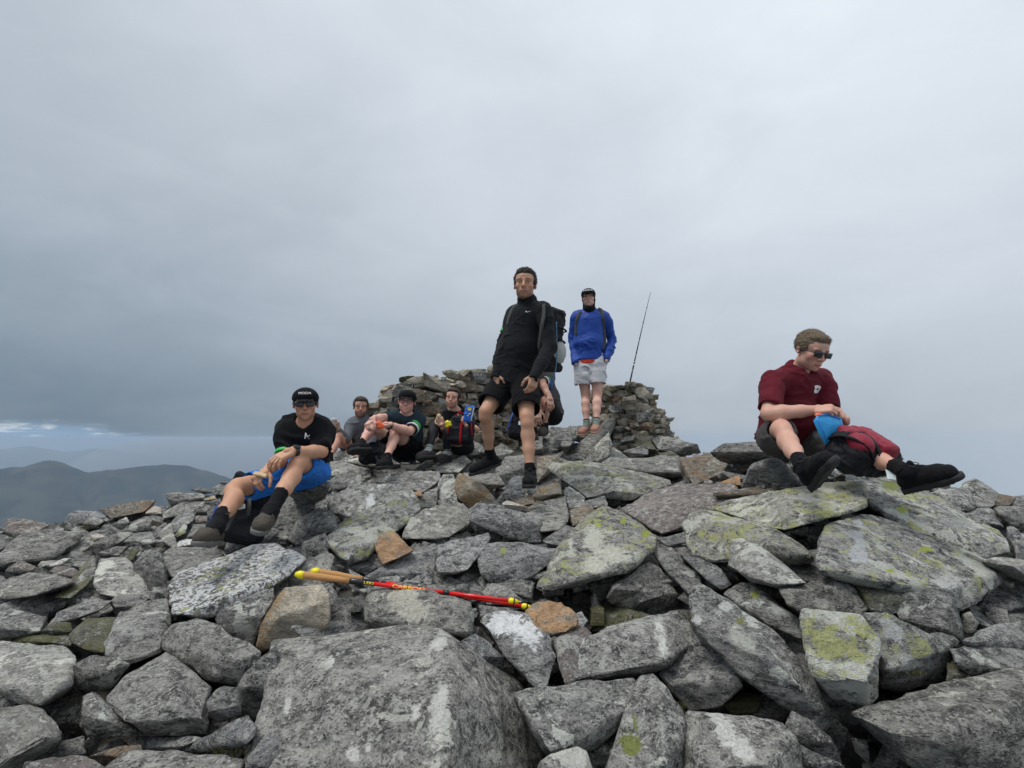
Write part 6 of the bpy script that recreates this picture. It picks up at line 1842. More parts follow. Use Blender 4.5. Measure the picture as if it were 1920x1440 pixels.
# ------------------------------------------------ A: the man standing in the middle, black half-zip top
J = {}
J['pelvis'] = P(964, 706, 4.20); J['neck'] = P(988, 571, 4.14); J['head'] = P(984.5, 537, 4.10)
J['shR'] = P(963, 591, 4.27); J['shL'] = P(1022, 586, 4.02)
arms(J, 'R', (943, 650, 4.26), (930, 703, 4.12)); arms(J, 'L', (1031, 650, 3.96), (1002, 705, 3.80))
legs(J, 'R', P(947, 715, 4.26), (909, 775), (919, 857), (883, 884), 0.40, 0.405, n1=True, n2=False, n3=True)
legs(J, 'L', P(984, 717, 4.13), (988, 787), (994, 890), (989, 911, 3.52), 0.40, 0.415, n1=True, n2=True, n3=True, fl=0.20)
report('A', J)
A = dict(J=J, label='person standing in a black half-zip top, black shorts and black boots, wearing a rucksack', base=P(960, 905, 4.15), seed=1, h=0.0088, s=0.98,
    headR=headR(984, -0.10, 0.02, 0.03), skin=(0.50, 0.30, 0.20), hair=(0.035, 0.026, 0.02), hairtop=0.012, style='short',
    face=dict(beard=0.42, jaw=1.0), shirt=dict(mat='blackgrey', long=True, inf=0.018, hem=0.055, collar=0.085, cuff=0.035, name='half_zip_top', wr=0.009),
    shorts=dict(mat='blackshort', len=0.74, flare=1.06, inf=0.034, wr=0.006), sock=('sock', 0.085), boot='boot', boothi=0.055,
    hs=1.09, handR=((0.0, -0.1, -1), (-0.8, -0.6, 0.1), dict(curl=(0.5, 0.6, 0.4), spread=0.03)), handL=((-0.2, -0.15, -1), (0.5, -0.85, 0), dict(curl=(0.55, 0.7, 0.4), spread=0.03)), footup=dict(R=WU, L=WU), fat=1.22)
rA = person(A)
lat, sp, fw = A['_lat'], A['_spine'], A['_fw']
tick = [[(-0.028, 0.010), (-0.024, -0.002), (-0.016, -0.006), (0.03, 0.012), (-0.012, 0.0), (-0.020, 0.003)]]
decal_px('tick_logo', poly_2d(tick), 991, 585, A['_sb'], lat, sp, M['white'], rA)
zc_ = [P(986, 570, 3.8), P(984, 584, 3.8), P(982, 600, 3.8)]
zp = []
for q in smooth_path(zc_, 5):
    h_, n_, i_, d_ = A['_sb'].ray_cast(Vector(CAM), Vector(norm(q - CAM)))
    if h_ is not None: zp.append(np.array(h_) + np.array(n_) * 0.001)
if len(zp) > 2: tobj('zip', tube(zp, 0.0022, 5), M['packblack'], rA)
ring_band('armband', J['shR'] * 0.45 + J['elR'] * 0.55, J['elR'] - J['shR'], 0.064, 0.026, M['green'], rA)

# ------------------------------------------------ B: the man in the blue jacket
J = {}
J['pelvis'] = P(1104, 676, 6.30); J['neck'] = P(1105, 585, 6.28); J['head'] = P(1103.5, 560, 6.25)
J['shR'] = P(1080, 597, 6.32); J['shL'] = P(1134, 595, 6.26)
arms(J, 'R', (1075, 641, 6.42), (1079, 680, 6.26)); arms(J, 'L', (1147, 636, 6.36), (1138, 674, 6.18))
legs(J, 'R', P(1092, 682, 6.32), (1098, 742), (1100, 797), (1088, 813), 0.40, 0.39, fl=0.21)
legs(J, 'L', P(1119, 682, 6.28), (1120, 742), (1118, 794), (1113, 808), 0.40, 0.39, fl=0.21)
report('B', J)
B = dict(J=J, label='person standing in a royal blue jacket and pale grey shorts with hands in pockets', base=P(1104, 815, 6.3), seed=2, h=0.0115, s=0.98,
    headR=headR(1103, -0.05, 0.05, -0.03), skin=(0.68, 0.44, 0.36), hair=(0.03, 0.02, 0.015), style='cap', captilt=-0.05, captext='MODA',
    face=dict(jaw=0.98, beard=0.1), shirt=dict(mat='blue', long=True, inf=0.034, hem=0.00, collar=0.05, cuff=0.02, name='jacket', wr=0.018, wf=9),
    under=('orange', 0.045), shorts=dict(mat='lightshort', len=0.64, flare=1.08, inf=0.030, wr=0.014, split=True, wf=8), sock=('greensock', 0.07, [(0.55, 'greysock', 0.008), (0.9, 'sock', 0.010)]), boot='pink', boothi=-0.02, sole='gum', lacem='white', stripes=True,
    footup=dict(R=WU, L=WU), leg=1.06)
rB = person(B)
# neck gaiter pulled up round the chin
R_, hc_ = B['headR'], J['head']
vol = Vol((-0.11, -0.13, -0.22), (0.11, 0.13, 0.04), 0.005)
vol.chain([(0, 0.02, -0.20), (0, -0.005, -0.13), (0, -0.012, -0.098)], [0.070, 0.074, 0.070], axis=(0, 1, 0), sc=1.2, cuts=[((0, 0, -0.086), (0, -0.45, 1))])
vol.cone((0, 0.03, -0.12), (0, 0.045, 0.00), 0.070, 0.082, k=0.02, cuts=[((0, -0.005, 0), (0, -1, 0))])
v, f = vol.mesh(); obj('neck_gaiter', xf(wrinkle(v, f, 0.005, 3, 25), R_, hc_), f, M['sock'], rB)

# ------------------------------------------------ C: the man in maroon sitting on the right
J = {}
J['pelvis'] = P(1468, 814, 3.42); J['neck'] = P(1496, 700, 3.34); J['head'] = P(1519, 660, 3.23)
J['shR'] = P(1449, 718, 3.22); J['shL'] = P(1541, 712, 3.42)
arms(J, 'R', (1441, 776, 3.08), (1528, 769, 2.99)); arms(J, 'L', (1556, 782, 3.26), (1583, 786, 3.02))
legs(J, 'R', P(1452, 822, 3.36), (1466, 804), (1507, 878), (1556, 852), 0.42, 0.41, n1=True, n2=True, n3=True, fl=0.215)
legs(J, 'L', P(1500, 822, 3.44), (1612, 842), (1700, 884), (1800, 882), 0.44, 0.40, n1=True, n2=True, n3=True, fl=0.22)
report('C', J)
C = dict(J=J, label='person in a maroon t-shirt and sunglasses sitting on the right with one leg stretched out', base=P(1475, 850, 3.4), seed=3, h=0.0085, s=1.0,
    headR=headR(1521, 0.72, 0.42, 0.10), skin=(0.60, 0.37, 0.29), hair=(0.16, 0.12, 0.08), hairtop=0.010, style='short', glasses='sun', eyes=False,
    face=dict(jaw=1.06, brow=(0.5, 0.42, 0.36)), shirt=dict(mat='maroon', inf=0.018, hem=0.07, sleeve=0.80, wr=0.013, belly=True), arm=1.08, fat=1.12,
    shorts=dict(mat='greyshort', len=0.86, flare=0.98, inf=0.014, wr=0.009), sock=('sock', 0.10), boot='boot', boothi=0.03, lugs=True, foot=0.94, footz=1.14, footw=1.08,
    handR=(P(1560, 766, 2.93) - J['wrR'], (0.15, -0.75, 0.7), PINCH), handL=(P(1572, 768, 2.93) - J['wrL'], (0.7, -0.6, 0.4), dict(PINCH)),
    footup=dict(R=norm([-0.5, 0.2, 0.85]), L=norm([-0.25, -0.35, 0.9])))
rC = person(C)
lat, sp, fw = C['_lat'], C['_spine'], C['_fw']
blob = [(math.cos(a) * 0.046 * (1 + 0.22 * math.sin(3 * a + 1)), math.sin(a) * 0.034 * (1 + 0.25 * math.cos(2 * a))) for a in np.linspace(0, 2 * PI, 22)[:-1]]
inner = [(x * 0.80 - 0.001, y * 0.55 + 0.002) for x, y in blob]
decal_px('round_logo', poly_2d([blob]), 1532, 730, C['_sb'], lat, sp, M['white'], rC)
decal_px('logo_swirl', poly_2d([[(-0.016, 0.004), (0.0, 0.010), (0.010, 0.005), (0.016, 0.010), (0.012, -0.002), (-0.012, -0.004)]]), 1532, 730, C['_sb'], lat, sp, M['packred'], rC, off=0.0045)

# ------------------------------------------------ D: the man in blue shorts on the left
J = {}
J['pelvis'] = P(574, 882, 3.56); J['neck'] = P(571, 795, 3.38); J['head'] = P(573, 760, 3.32)
J['shR'] = P(537, 808, 3.36); J['shL'] = P(606, 808, 3.44)
arms(J, 'R', (534, 858, 3.26), (497, 884, 3.10)); arms(J, 'L', (603, 847, 3.25), (545, 847, 3.08))
legs(J, 'R', P(558, 893, 3.46), (441, 915), (404, 990), (372, 1012), 0.44, 0.41, n1=True, n2=True, n3=True, fl=0.20)
legs(J, 'L', P(590, 888, 3.56), (560, 866), (508, 958), (484, 992), 0.44, 0.42, n1=True, n2=True, n3=True, fl=0.20)
report('D', J)
D = dict(J=J, label='person in a black cap, sunglasses, black t-shirt and bright blue shorts sitting on the left', base=P(574, 905, 3.56), seed=4, h=0.0085, s=1.0,
    headR=headR(573, -0.05, 0.05, -0.04), skin=(0.55, 0.325, 0.215), hair=(0.03, 0.025, 0.02), style='cap', captilt=-0.02, captext='MODA', glasses='sun', eyes=False, hs=0.89, capts=0.72,
    face=dict(jaw=0.98, beard=0.15), shirt=dict(mat='black', inf=0.015, hem=0.09, sleeve=0.90, wr=0.012), arm=0.93, leg=0.98, fat=0.95,
    shorts=dict(mat='blueshort', len=0.80, flare=0.98, inf=0.014, wr=0.012), sock=('sock', 0.15), boot='bootgrey', boothi=0.01, sole='rubbergrey', foot=0.92,
    handR=(P(484, 893, 3.04) - J['wrR'], (-0.3, -0.4, 0.85), PINCH), handL=(P(516, 862, 3.0) - J['wrL'], (-0.2, -0.75, 0.6), dict(curl=(0.35, 0.55, 0.4), spread=0.10)),
    footup=dict(R=norm([0.1, -0.1, 1]), L=norm([0.35, -0.25, 0.9])))
rD = person(D)
lat, sp, fw = D['_lat'], D['_spine'], D['_fw']
mlog = [[(-0.020, -0.024), (-0.013, -0.024), (-0.008, 0.024), (-0.016, 0.024)], [(-0.016, 0.024), (-0.008, 0.024), (0.004, -0.006), (0.000, -0.014)],
        [(0.000, -0.014), (0.004, -0.006), (0.022, 0.012), (0.018, 0.000)], [(0.012, -0.018), (0.018, -0.018), (0.018, -0.024), (0.012, -0.024)]]
decal_px('letter_logo', poly_2d([[(x * 0.8, y * 0.8) for x, y in l] for l in mlog]), 576, 817, D['_sb'], lat, sp, M['white'], rD)
ring_band('armband', J['shR'] * 0.16 + J['elR'] * 0.84, J['elR'] - J['shR'], 0.060, 0.022, M['green'], rD)
wd = norm(J['wrL'] - J['elL']); wc = J['wrL'] - wd * 0.03
wb = ring_band('watch', wc, wd, 0.033, 0.022, M['watch'], rD, 0.004)
Rw = frame(wd, D['handL'][1]); v, f = ico(3)
vol = Vol((-0.03, -0.03, -0.02), (0.03, 0.03, 0.02), 0.003); vol.cone((0, 0, -0.005), (0, 0, 0.004), 0.022, 0.022, cuts=[((0, 0, 0.006), (0, 0, 1)), ((0, 0, -0.006), (0, 0, -1))]); v, f = vol.mesh()
obj('watch_face', xf(v, Rw, wc + Rw[:, 2] * 0.034), f, M['watch'], wb)
rg_ = J['wrL'] + J['RhL'] @ np.array([-0.0085, 0.098, -0.008])
ring_band('ring', rg_, J['RhL'][:, 1] * 0.9 - J['RhL'][:, 2] * 0.35, 0.0105, 0.004, M['gold'], rD, 0.002)
# small ankle tattoo
tb = bvh_of(np.array([v.co[:] for v in rD.children[0].data.vertices]) + base_of(rD), np.array([list(p.vertices) for p in rD.children[0].data.polygons]))
decal('tattoo', *poly_2d([[(-0.016, -0.004), (-0.010, 0.004), (-0.002, 0.001), (0.006, 0.007), (0.016, 0.004), (0.008, -0.002), (0.002, -0.008), (-0.006, -0.003)]]), P(428, 963, J['anR'][1] - 0.08), (1, 0, 0), (0, 0, 1), tb, M['tattoo'], rD, off=0.001, wdir=norm(P(428, 963, 3) - CAM))

# ------------------------------------------------ E: the man in grey with a drink
J = {}
J['pelvis'] = P(672, 838, 6.15); J['neck'] = P(679, 788, 6.02); J['head'] = P(676, 765, 5.98)
J['shR'] = P(659, 799, 5.98); J['shL'] = P(699, 799, 6.06)
J['neck'] = P(679, 787, 6.02)
arms(J, 'R', (650, 824, 5.82), (633, 806, 5.72)); arms(J, 'L', (698, 832, 5.95), (670, 838, 5.80))
legs(J, 'R', P(664, 843, 6.08), (632, 818), (616, 858), (604, 868), 0.42, 0.40, n1=True, n2=True)
legs(J, 'L', P(682, 843, 6.12), (672, 838, 5.75), (664, 868, 5.60), (650, 872, 5.5), 0.42, 0.40)
report('E', J)
E = dict(J=J, label='person in a grey long-sleeved top sitting furthest left of the wall group holding a drink', base=P(672, 850, 6.15), seed=5, h=0.0115, s=0.97,
    headR=headR(676, 0.02, 0.05, 0.03), skin=(0.55, 0.33, 0.25), hair=(0.05, 0.033, 0.022), hairtop=0.008, style='short',
    face=dict(beard=0.65, smile=0.6), shirt=dict(mat='greyknit', long=True, inf=0.016, hem=0.06, collar=0.05, name='half_zip_top', wr=0.008),
    shorts=dict(mat='blackshort', len=0.5), sock=('sock', 0.06), boot='boot',
    handR=((-0.15, -0.2, 0.95), (0.6, -0.8, 0), dict(GRIP)), handL=((-1, -0.2, -0.2), (0, -0.3, 1), REL))
rE = person(E)

# ------------------------------------------------ F: the man in glasses
J = {}
J['pelvis'] = P(764, 842, 5.32); J['neck'] = P(765, 776, 5.12); J['head'] = P(763, 755, 5.06)
J['shR'] = P(742, 784, 5.04); J['shL'] = P(785, 789, 5.16)
arms(J, 'R', (717, 784, 4.92), (699, 786, 4.74), n2=True); arms(J, 'L', (768, 809, 4.95), (727, 796, 4.80))
legs(J, 'R', P(755, 846, 5.24), (695, 796), (677, 833), (655, 842), 0.43, 0.42, n1=True, n2=True)
legs(J, 'L', P(777, 846, 5.32), (741, 806), (725, 860), (711, 872), 0.43, 0.42, n1=True, n2=True)
report('F', J)
Fp = dict(J=J, label='person in spectacles, dark cap and dark teal t-shirt sitting with knees drawn up', base=P(764, 865, 5.3), seed=6, h=0.0100, s=0.98,
    headR=headR(763, -0.10, 0.02, 0.10), skin=(0.68, 0.42, 0.35), hair=(0.05, 0.03, 0.02), style='cap', captilt=-0.12, glasses='specs',
    face=dict(smile=1.0, lipc=(0.9, 0.6, 0.58)), shirt=dict(mat='navy', inf=0.022, hem=0.08, sleeve=0.82, wr=0.012),
    shorts=dict(mat='blackshort', len=0.62, flare=1.12), sock=('sock', 0.045), boot='boot', boothi=0.05, leg=0.95,
    handR=((-0.35, -0.5, -0.5), (-0.3, -0.2, 0.9), dict(GRIP)), handL=((-0.9, -0.3, -0.1), (0, -0.4, 0.9), dict(GRIP)))
rF = person(Fp)
ud = norm(J['elL'] - J['shL'])
ring_band('green_armband', J['shL'] * 0.42 + J['elL'] * 0.58, ud, 0.067, 0.035, M['green'], rF)
ring_band('white_armband', J['shL'] * 0.26 + J['elL'] * 0.74, ud, 0.066, 0.030, M['tapewhite'], rF)
ring_band('watch', J['wrL'] - norm(J['wrL'] - J['elL']) * 0.03, J['wrL'] - J['elL'], 0.033, 0.020, M['watch'], rF)

# ------------------------------------------------ G: the woman with the rucksack on her lap
J = {}
J['pelvis'] = P(866, 832, 5.72); J['neck'] = P(858, 770, 5.60); J['head'] = P(849, 748, 5.54)
J['shR'] = P(839, 781, 5.56); J['shL'] = P(877, 782, 5.66)
arms(J, 'R', (836, 812, 5.50), (829, 798, 5.30), 0.26, 0.23); arms(J, 'L', (893, 806, 5.48), (876, 799, 5.26), 0.26, 0.23)
legs(J, 'R', P(858, 838, 5.64), (815, 800), (803, 846), (781, 857), 0.40, 0.38, n1=True, n2=True)
legs(J, 'L', P(874, 838, 5.7), (840, 812, 5.32), (838, 850, 5.35), (815, 862), 0.40, 0.38)
report('G', J)
Gp = dict(J=J, label='person with dark tied-back hair and black t-shirt sitting with a rucksack on the lap', base=P(864, 850, 5.7), seed=7, h=0.0100, s=0.90,
    headR=headR(849, -0.22, 0.0, 0.10), skin=(0.62, 0.38, 0.29), hair=(0.04, 0.025, 0.018), style='tied', hairtop=0.006,
    face=dict(jaw=0.90, nose=0.85, smile=0.6, female=True, lipc=(0.88, 0.56, 0.55), browk=0.55), shirt=dict(mat='black', inf=0.018, hem=0.06, sleeve=0.80, wr=0.007), arm=0.9,
    shorts=dict(mat='legging', leggings=True, wr=0.003), sock=('greysock', 0.10, [(0.35, 'sock', 0.006), (0.7, 'sock', 0.006)]), boot='bootdark', boothi=-0.02, leg=0.95,
    handR=((-0.25, -0.1, 0.8), (0.2, -0.9, 0), dict(GRIP)), handL=((-0.3, -0.3, 0.85), (0.5, -0.7, 0.1), dict(GRIP)))
rG = person(Gp)
lat, sp, fw = Gp['_lat'], Gp['_spine'], Gp['_fw']
decal_px('letter_logo', poly_2d([[(x * 1.1, y * 1.1) for x, y in l] for l in mlog]), 861, 779, Gp['_sb'], lat, sp, M['white'], rG)
# pale piping down the leggings
pp = []
for (px, py) in ((822, 800), (815, 812), (811, 824), (808, 835)):
    h_, n_, i_, d_ = Gp['_shb'].ray_cast(Vector(CAM), Vector(norm(P(px, py, 5) - CAM)))
    if h_ is not None: pp.append(np.array(h_) + np.array(n_) * 0.002)
if len(pp) > 2: tobj('piping', tube(smooth_path(pp), 0.0028, 5), M['strap'], rG)

# ------------------------------------------------ H: the one crouching behind the standing man
J = {}
J['pelvis'] = P(1032, 772, 5.95); J['neck'] = P(1012, 698, 5.80); J['head'] = P(1003, 676, 5.70)
J['shR'] = P(997, 708, 5.66); J['shL'] = P(1030, 706, 5.90)
arms(J, 'R', (1000, 745, 5.55), (1008, 770, 5.35), 0.28, 0.25); arms(J, 'L', (1018, 735, 5.62), (1034, 738, 5.40), 0.28, 0.25)
J['elL'] = P(1016, 718, 5.68); J['wrL'] = P(1031, 746, 5.55)
legs(J, 'R', P(1018, 785, 5.9), (1000, 760, 5.5), (1000, 810, 5.5), (985, 822), 0.42, 0.4)
legs(J, 'L', P(1038, 782, 5.95), (1022, 749, 5.62), (1021, 800, 5.72), (1012, 812), 0.42, 0.4)
report('H', J)
Hp = dict(J=J, label='person crouching mostly hidden behind the standing man in black, green and white armband showing', base=P(1030, 812, 5.8), seed=8, h=0.0115, s=0.97,
    headR=headR(1003, -0.3, 0.5, 0.0), skin=(0.50, 0.31, 0.24), hair=(0.04, 0.03, 0.02), style='short', eyes=False,
    shirt=dict(mat='greyshort', inf=0.018, hem=0.06, sleeve=0.75, wr=0.008), shorts=dict(mat='black', len=0.62), sock=('sock', 0.05), boot='bootgrey', boothi=0.06,
    handR=((0, -0.3, -1), (-0.3, -1, 0), REL), handL=((0.1, -0.3, -1), (0.3, -1, 0), REL))
rH = person(Hp)
ud = norm(J['wrL'] - J['elL'])
ring_band('green_armband', J['shL'] * 0.45 + J['elL'] * 0.55, J['elL'] - J['shL'], 0.064, 0.03, M['green'], rH)
ring_band('white_armband', J['shL'] * 0.25 + J['elL'] * 0.75, J['elL'] - J['shL'], 0.062, 0.03, M['tapewhite'], rH)
# ================================================================== things people carry and things lying about
def solid(name, build, R, o, mat, parent, h=0.006, amp=0.0, seed=1, lo=(-0.3, -0.3, -0.4), hi=(0.3, 0.3, 0.4), freq=14, s=1.0):
    vol = Vol(lo, hi, h); build(vol); v, f = vol.mesh()
    if amp: v = wrinkle(v, f, amp, seed, freq)
    v = xf(v, R, o, s)
    return obj(name, v, f, mat, parent), v, f
def strap_on(name, pts, w_, mat, parent, th_=0.004, up=(0, -1, 0)):
    return tobj(name, tube(smooth_path(pts), 0, flat=(w_, th_), up=up), mat, parent)
def over(bvh, pts, off=0.004):
    """drop pixel positions onto a garment as seen from the lens side"""
    out = []
    for (px, py) in pts:
        r = norm(P(px, py, 5) - CAM)
        h_, n_, i_, d_ = bvh.ray_cast(Vector(CAM), Vector(r))
        if h_ is not None: out.append(np.array(h_) + np.array(n_) * off)
    return out

# ---- A's rucksack: black and pale grey, seen past his left side
bk = -A['_fw']; sp = A['_spine']; lt = A['_lat']
Rp = np.stack([lt, bk, np.cross(lt, bk)], 1)      # x across, y away from the back, z up
JA = A['J']; o_ = JA['neck'] * 0.58 + JA['pelvis'] * 0.42 + bk * 0.245 + lt * 0.045
rk = thing('rucksack', o_ - Rp[:, 2] * 0.25, 'black and pale grey rucksack worn by the standing man in black', 'rucksack')
solid('pack_body', lambda q: (q.box((0, 0, 0), (0.145, 0.095, 0.24), rad=0.06), q.ell((0, 0.04, -0.14), (0.14, 0.085, 0.11), k=0.05)), Rp, o_, M['packblack'], rk, amp=0.008)
solid('front_panel', lambda q: q.ell((0.085, 0.040, -0.10), (0.100, 0.095, 0.120)), Rp, o_, M['packgrey'], rk, amp=0.003)
solid('top_lid', lambda q: q.box((0, 0.0, 0.225), (0.135, 0.10, 0.04), rad=0.035), Rp, o_, M['packblack'], rk, amp=0.006)
solid('base_cover', lambda q: q.box((0, 0.03, -0.225), (0.13, 0.105, 0.035), rad=0.03), Rp, o_, M['packblack'], rk, amp=0.004)
for z in (0.10, 0.0, -0.16):
    strap_on('webbing', [o_ + Rp @ np.array(q) for q in ((0.145, -0.05, z), (0.155, 0.04, z), (0.12, 0.115, z - 0.01), (0.0, 0.145, z - 0.01))], 0.02, M['packblack'], rk, up=(0, 0, 1))
for pts in ([(1010, 563), (1019, 572), (1020, 590), (1017, 612), (1014, 640), (1008, 662)], [(972, 572), (962, 580), (957, 592), (952, 610)]):
    q = over(A['_sb'], pts, 0.006)
    if len(q) > 2: strap_on('shoulder_strap', q, 0.032, M['strap'], rk, 0.008, up=A['_fw'])
hb = [P(1043, 604, 4.05), P(1044, 650, 4.03), P(1042, 690, 4.02), P(1036, 716, 4.02), P(1033, 730, 4.03)]
tobj('drinking_hose', tube(smooth_path(hb), 0.0045, 8), M['hose'], rk)
tobj('bite_valve', tube([P(1033, 712, 4.02), P(1032, 732, 4.02)], [0.010, 0.012], 8), M['packblue'], rk)

# ---- B's rucksack straps
bk = -B['_fw']; lt = B['_lat']; JB = B['J']; Rp = np.stack([lt, bk, np.cross(lt, bk)], 1)
o_ = JB['neck'] * 0.6 + JB['pelvis'] * 0.4 + bk * 0.25
rk = thing('rucksack', o_ - Rp[:, 2] * 0.2, 'dark rucksack on the back of the man in the blue jacket, only its straps showing', 'rucksack')
solid('pack_body', lambda q: q.box((0, 0, 0), (0.13, 0.08, 0.2), rad=0.05), Rp, o_, M['packblack'], rk, amp=0.006, h=0.009)
for pts in ([(1121, 580), (1128, 584), (1130, 598), (1131, 618), (1133, 640), (1129, 655)], [(1089, 585), (1083, 596), (1081, 612), (1081, 628)]):
    q = over(B['_sb'], pts, 0.006)
    if len(q) > 2: strap_on('shoulder_strap', q, 0.042, M['strap'], rk, 0.010, up=B['_fw'])

# ---- C: pouch, food, burgundy rucksack, folded sleeve on the rock
JC = C['J']
po = P(1552, 806, 2.92)
pv = [(1525, 789), (1533, 778), (1552, 776), (1577, 783), (1582, 800), (1578, 808), (1548, 835), (1538, 820)]
vs_ = [P(x, y, 2.93) for x, y in pv]; ctr = np.mean(vs_, 0)
pouch = thing('pouch', ctr, 'translucent blue plastic pouch held by the man in maroon', 'pouch')
front = []
n1 = len(vs_)
ringv = []
for t in (1.0, 0.92, 0.6, 0.25):
    for q in vs_: ringv.append(ctr + (q - ctr) * t)
ring_f = np.array(ringv); dep = np.repeat([0.0, 0.006, 0.016, 0.020], n1)
dv = norm(ctr - CAM)
fa = ring_f - dv * dep[:, None]; ba = ring_f + dv * dep[:, None] + dv * 0.001
vv = np.vstack([fa, [ctr - dv * 0.021], ba, [ctr + dv * 0.022]]); N1 = len(fa) + 1
fs = []
for off_, rev in ((0, False), (N1, True)):
    for r in range(3):
        for k in range(n1):
            q = [off_ + r * n1 + k, off_ + r * n1 + (k + 1) % n1, off_ + (r + 1) * n1 + (k + 1) % n1, off_ + (r + 1) * n1 + k]
            fs.append(q[::-1] if rev else q)
    for k in range(n1):
        q = [off_ + 3 * n1 + k, off_ + 3 * n1 + (k + 1) % n1, off_ + 4 * n1]
        fs.append(q[::-1] if rev else q)
for k in range(n1): fs.append([k, N1 + k, N1 + (k + 1) % n1, (k + 1) % n1])
obj('bag_film', vv, fs, M['pouch'], pouch)
tobj('seal', tube([P(1534, 786, 2.905), P(1545, 812, 2.90), P(1550, 830, 2.905)], 0.003, 6), M['packetblue'], pouch)
tobj('seal', tube([P(1533, 779, 2.92), P(1554, 778, 2.92), P(1577, 785, 2.92)], 0.003, 6), M['packetblue'], pouch)
v, f = ico(3); sn = thing('snack', P(1535, 778, 2.95), 'small bright orange snack between the hands of the man in maroon', 'snack')
vv = v * np.array([0.024, 0.014, 0.015]); vv = vv * (1 + 0.2 * fbm(vv, 60, 2, 4))[:, None]
obj('snack_piece', vv + P(1536, 779, 2.94), f, M['orangefood'], sn)
ring_band('wedding_ring', JC['palmL'] + 0.0, JC['RhL'][:, 1], 0.012, 0.004, M['gold'], rC, 0.002)

Rb = frame(norm(P(1690, 862, 2.95) - P(1560, 850, 2.75)), [0.1, -0.5, 0.8])   # y along the pack
ob = P(1617, 850, 2.93)
rk = thing('rucksack', ob - np.array([0, 0, 0.12]), 'crimson and black rucksack lying between the legs of the man in maroon', 'rucksack')
solid('pack_body', lambda q: (q.box((0, -0.01, 0), (0.12, 0.175, 0.095), rad=0.07), q.ell((0.01, 0.10, -0.01), (0.115, 0.11, 0.09), k=0.05)), Rb, ob, M['packblack'], rk, amp=0.010, seed=4)
solid('front_pocket', lambda q: (q.ell((0.030, -0.110, 0.070), (0.075, 0.068, 0.060)),), Rb, ob, M['packred'], rk, amp=0.004, seed=5, h=0.005)
solid('side_panel', lambda q: q.box((0.012, 0.035, 0.062), (0.110, 0.062, 0.060), rad=0.03), Rb, ob, M['packred'], rk, amp=0.006, seed=6, h=0.005)
solid('top_panel', lambda q: q.box((-0.072, -0.03, 0.072), (0.045, 0.115, 0.045), rad=0.025), Rb, ob, M['packred'], rk, amp=0.004, seed=7, h=0.005)
strap_on('webbing', [ob + Rb @ np.array(q) for q in ((-0.11, -0.055, 0.05), (-0.05, -0.06, 0.108), (0.04, -0.055, 0.112), (0.12, -0.05, 0.06), (0.13, -0.05, -0.02))], 0.028, M['packblack'], rk, 0.006, up=Rb[:, 2])
strap_on('webbing', [ob + Rb @ np.array(q) for q in ((-0.10, 0.045, 0.06), (-0.02, 0.045, 0.106), (0.07, 0.04, 0.104), (0.125, 0.04, 0.04), (0.13, 0.04, -0.04))], 0.016, M['packblack'], rk, 0.006, up=Rb[:, 2])
strap_on('shoulder_strap', [ob + Rb @ np.array(q) for q in ((-0.09, -0.18, 0.02), (-0.04, -0.19, 0.075), (0.02, -0.175, 0.10), (0.08, -0.13, 0.09), (0.12, -0.08, 0.03))], 0.035, M['packblack'], rk, 0.008, up=Rb[:, 2])
pts = [ob + Rb @ np.array([0.06 + 0.022 * math.cos(a), 0.205 + 0.022 * math.sin(a), 0.03]) for a in np.linspace(0, 2 * PI, 17)]
tobj('cord_loop', tube(pts, 0.0025, 5, caps=False), M['packblack'], rk)
mp = thing('map_sleeve', P(1688, 893, 2.7), 'pale folded plastic map sleeve tucked beside the outstretched boot', 'map sleeve')
a_, b_, c_, d_ = P(1660, 880, 2.74), P(1692, 889, 2.66), P(1698, 903, 2.64), P(1664, 897, 2.70)
nn = norm(np.cross(b_ - a_, d_ - a_)) * 0.004
obj('sleeve', [a_, b_, c_, d_, a_ + nn, b_ + nn, c_ + nn, d_ + nn], [[0, 1, 2, 3], [7, 6, 5, 4], [0, 4, 5, 1], [1, 5, 6, 2], [2, 6, 7, 3], [3, 7, 4, 0]], M['map'], mp, smooth=False)
e1, e2 = a_ * 0.55 + b_ * 0.45, d_ * 0.55 + c_ * 0.45
obj('paper', [e1 + nn * 1.5, b_ + nn * 1.5, c_ + nn * 1.5, e2 + nn * 1.5, e1 + nn * 2.2, b_ + nn * 2.2, c_ + nn * 2.2, e2 + nn * 2.2], [[0, 1, 2, 3], [7, 6, 5, 4], [0, 4, 5, 1], [1, 5, 6, 2], [2, 6, 7, 3], [3, 7, 4, 0]], M['tapewhite'], mp, smooth=False)

# ---- D: snack in hand, rucksack behind his legs
JD = D['J']
bc = P(488, 890, 3.0)
bis = thing('biscuit', bc, 'pale oat biscuit in the fingers of the man in blue shorts', 'biscuit')
Rz_ = frame(norm(P(497, 893, 3.0) - P(474, 888, 3.0)), [0, -0.6, 0.8])
solid('biscuit_piece', lambda q: q.box((0, 0, 0), (0.014, 0.040, 0.008), rad=0.006), Rz_, bc, M['food'], bis, h=0.003, amp=0.002, lo=(-0.03, -0.06, -0.02), hi=(0.03, 0.06, 0.02), freq=60)
ob = P(466, 955, 3.28); Rk = frame([0.25, 0.2, 0.95], [0.3, -1, 0.1])
rk = thing('rucksack', ob - np.array([0, 0, 0.2]), 'black and blue rucksack leaning behind the shins of the man in blue shorts', 'rucksack')
solid('pack_body', lambda q: q.box((0.01, 0, 0), (0.135, 0.20, 0.085), rad=0.06), Rk, ob, M['packblack'], rk, amp=0.010, seed=12)
solid('side_panel', lambda q: q.box((-0.135, -0.10, 0.0), (0.045, 0.085, 0.06), rad=0.035), Rk, ob, M['packblue'], rk, amp=0.006, seed=13)
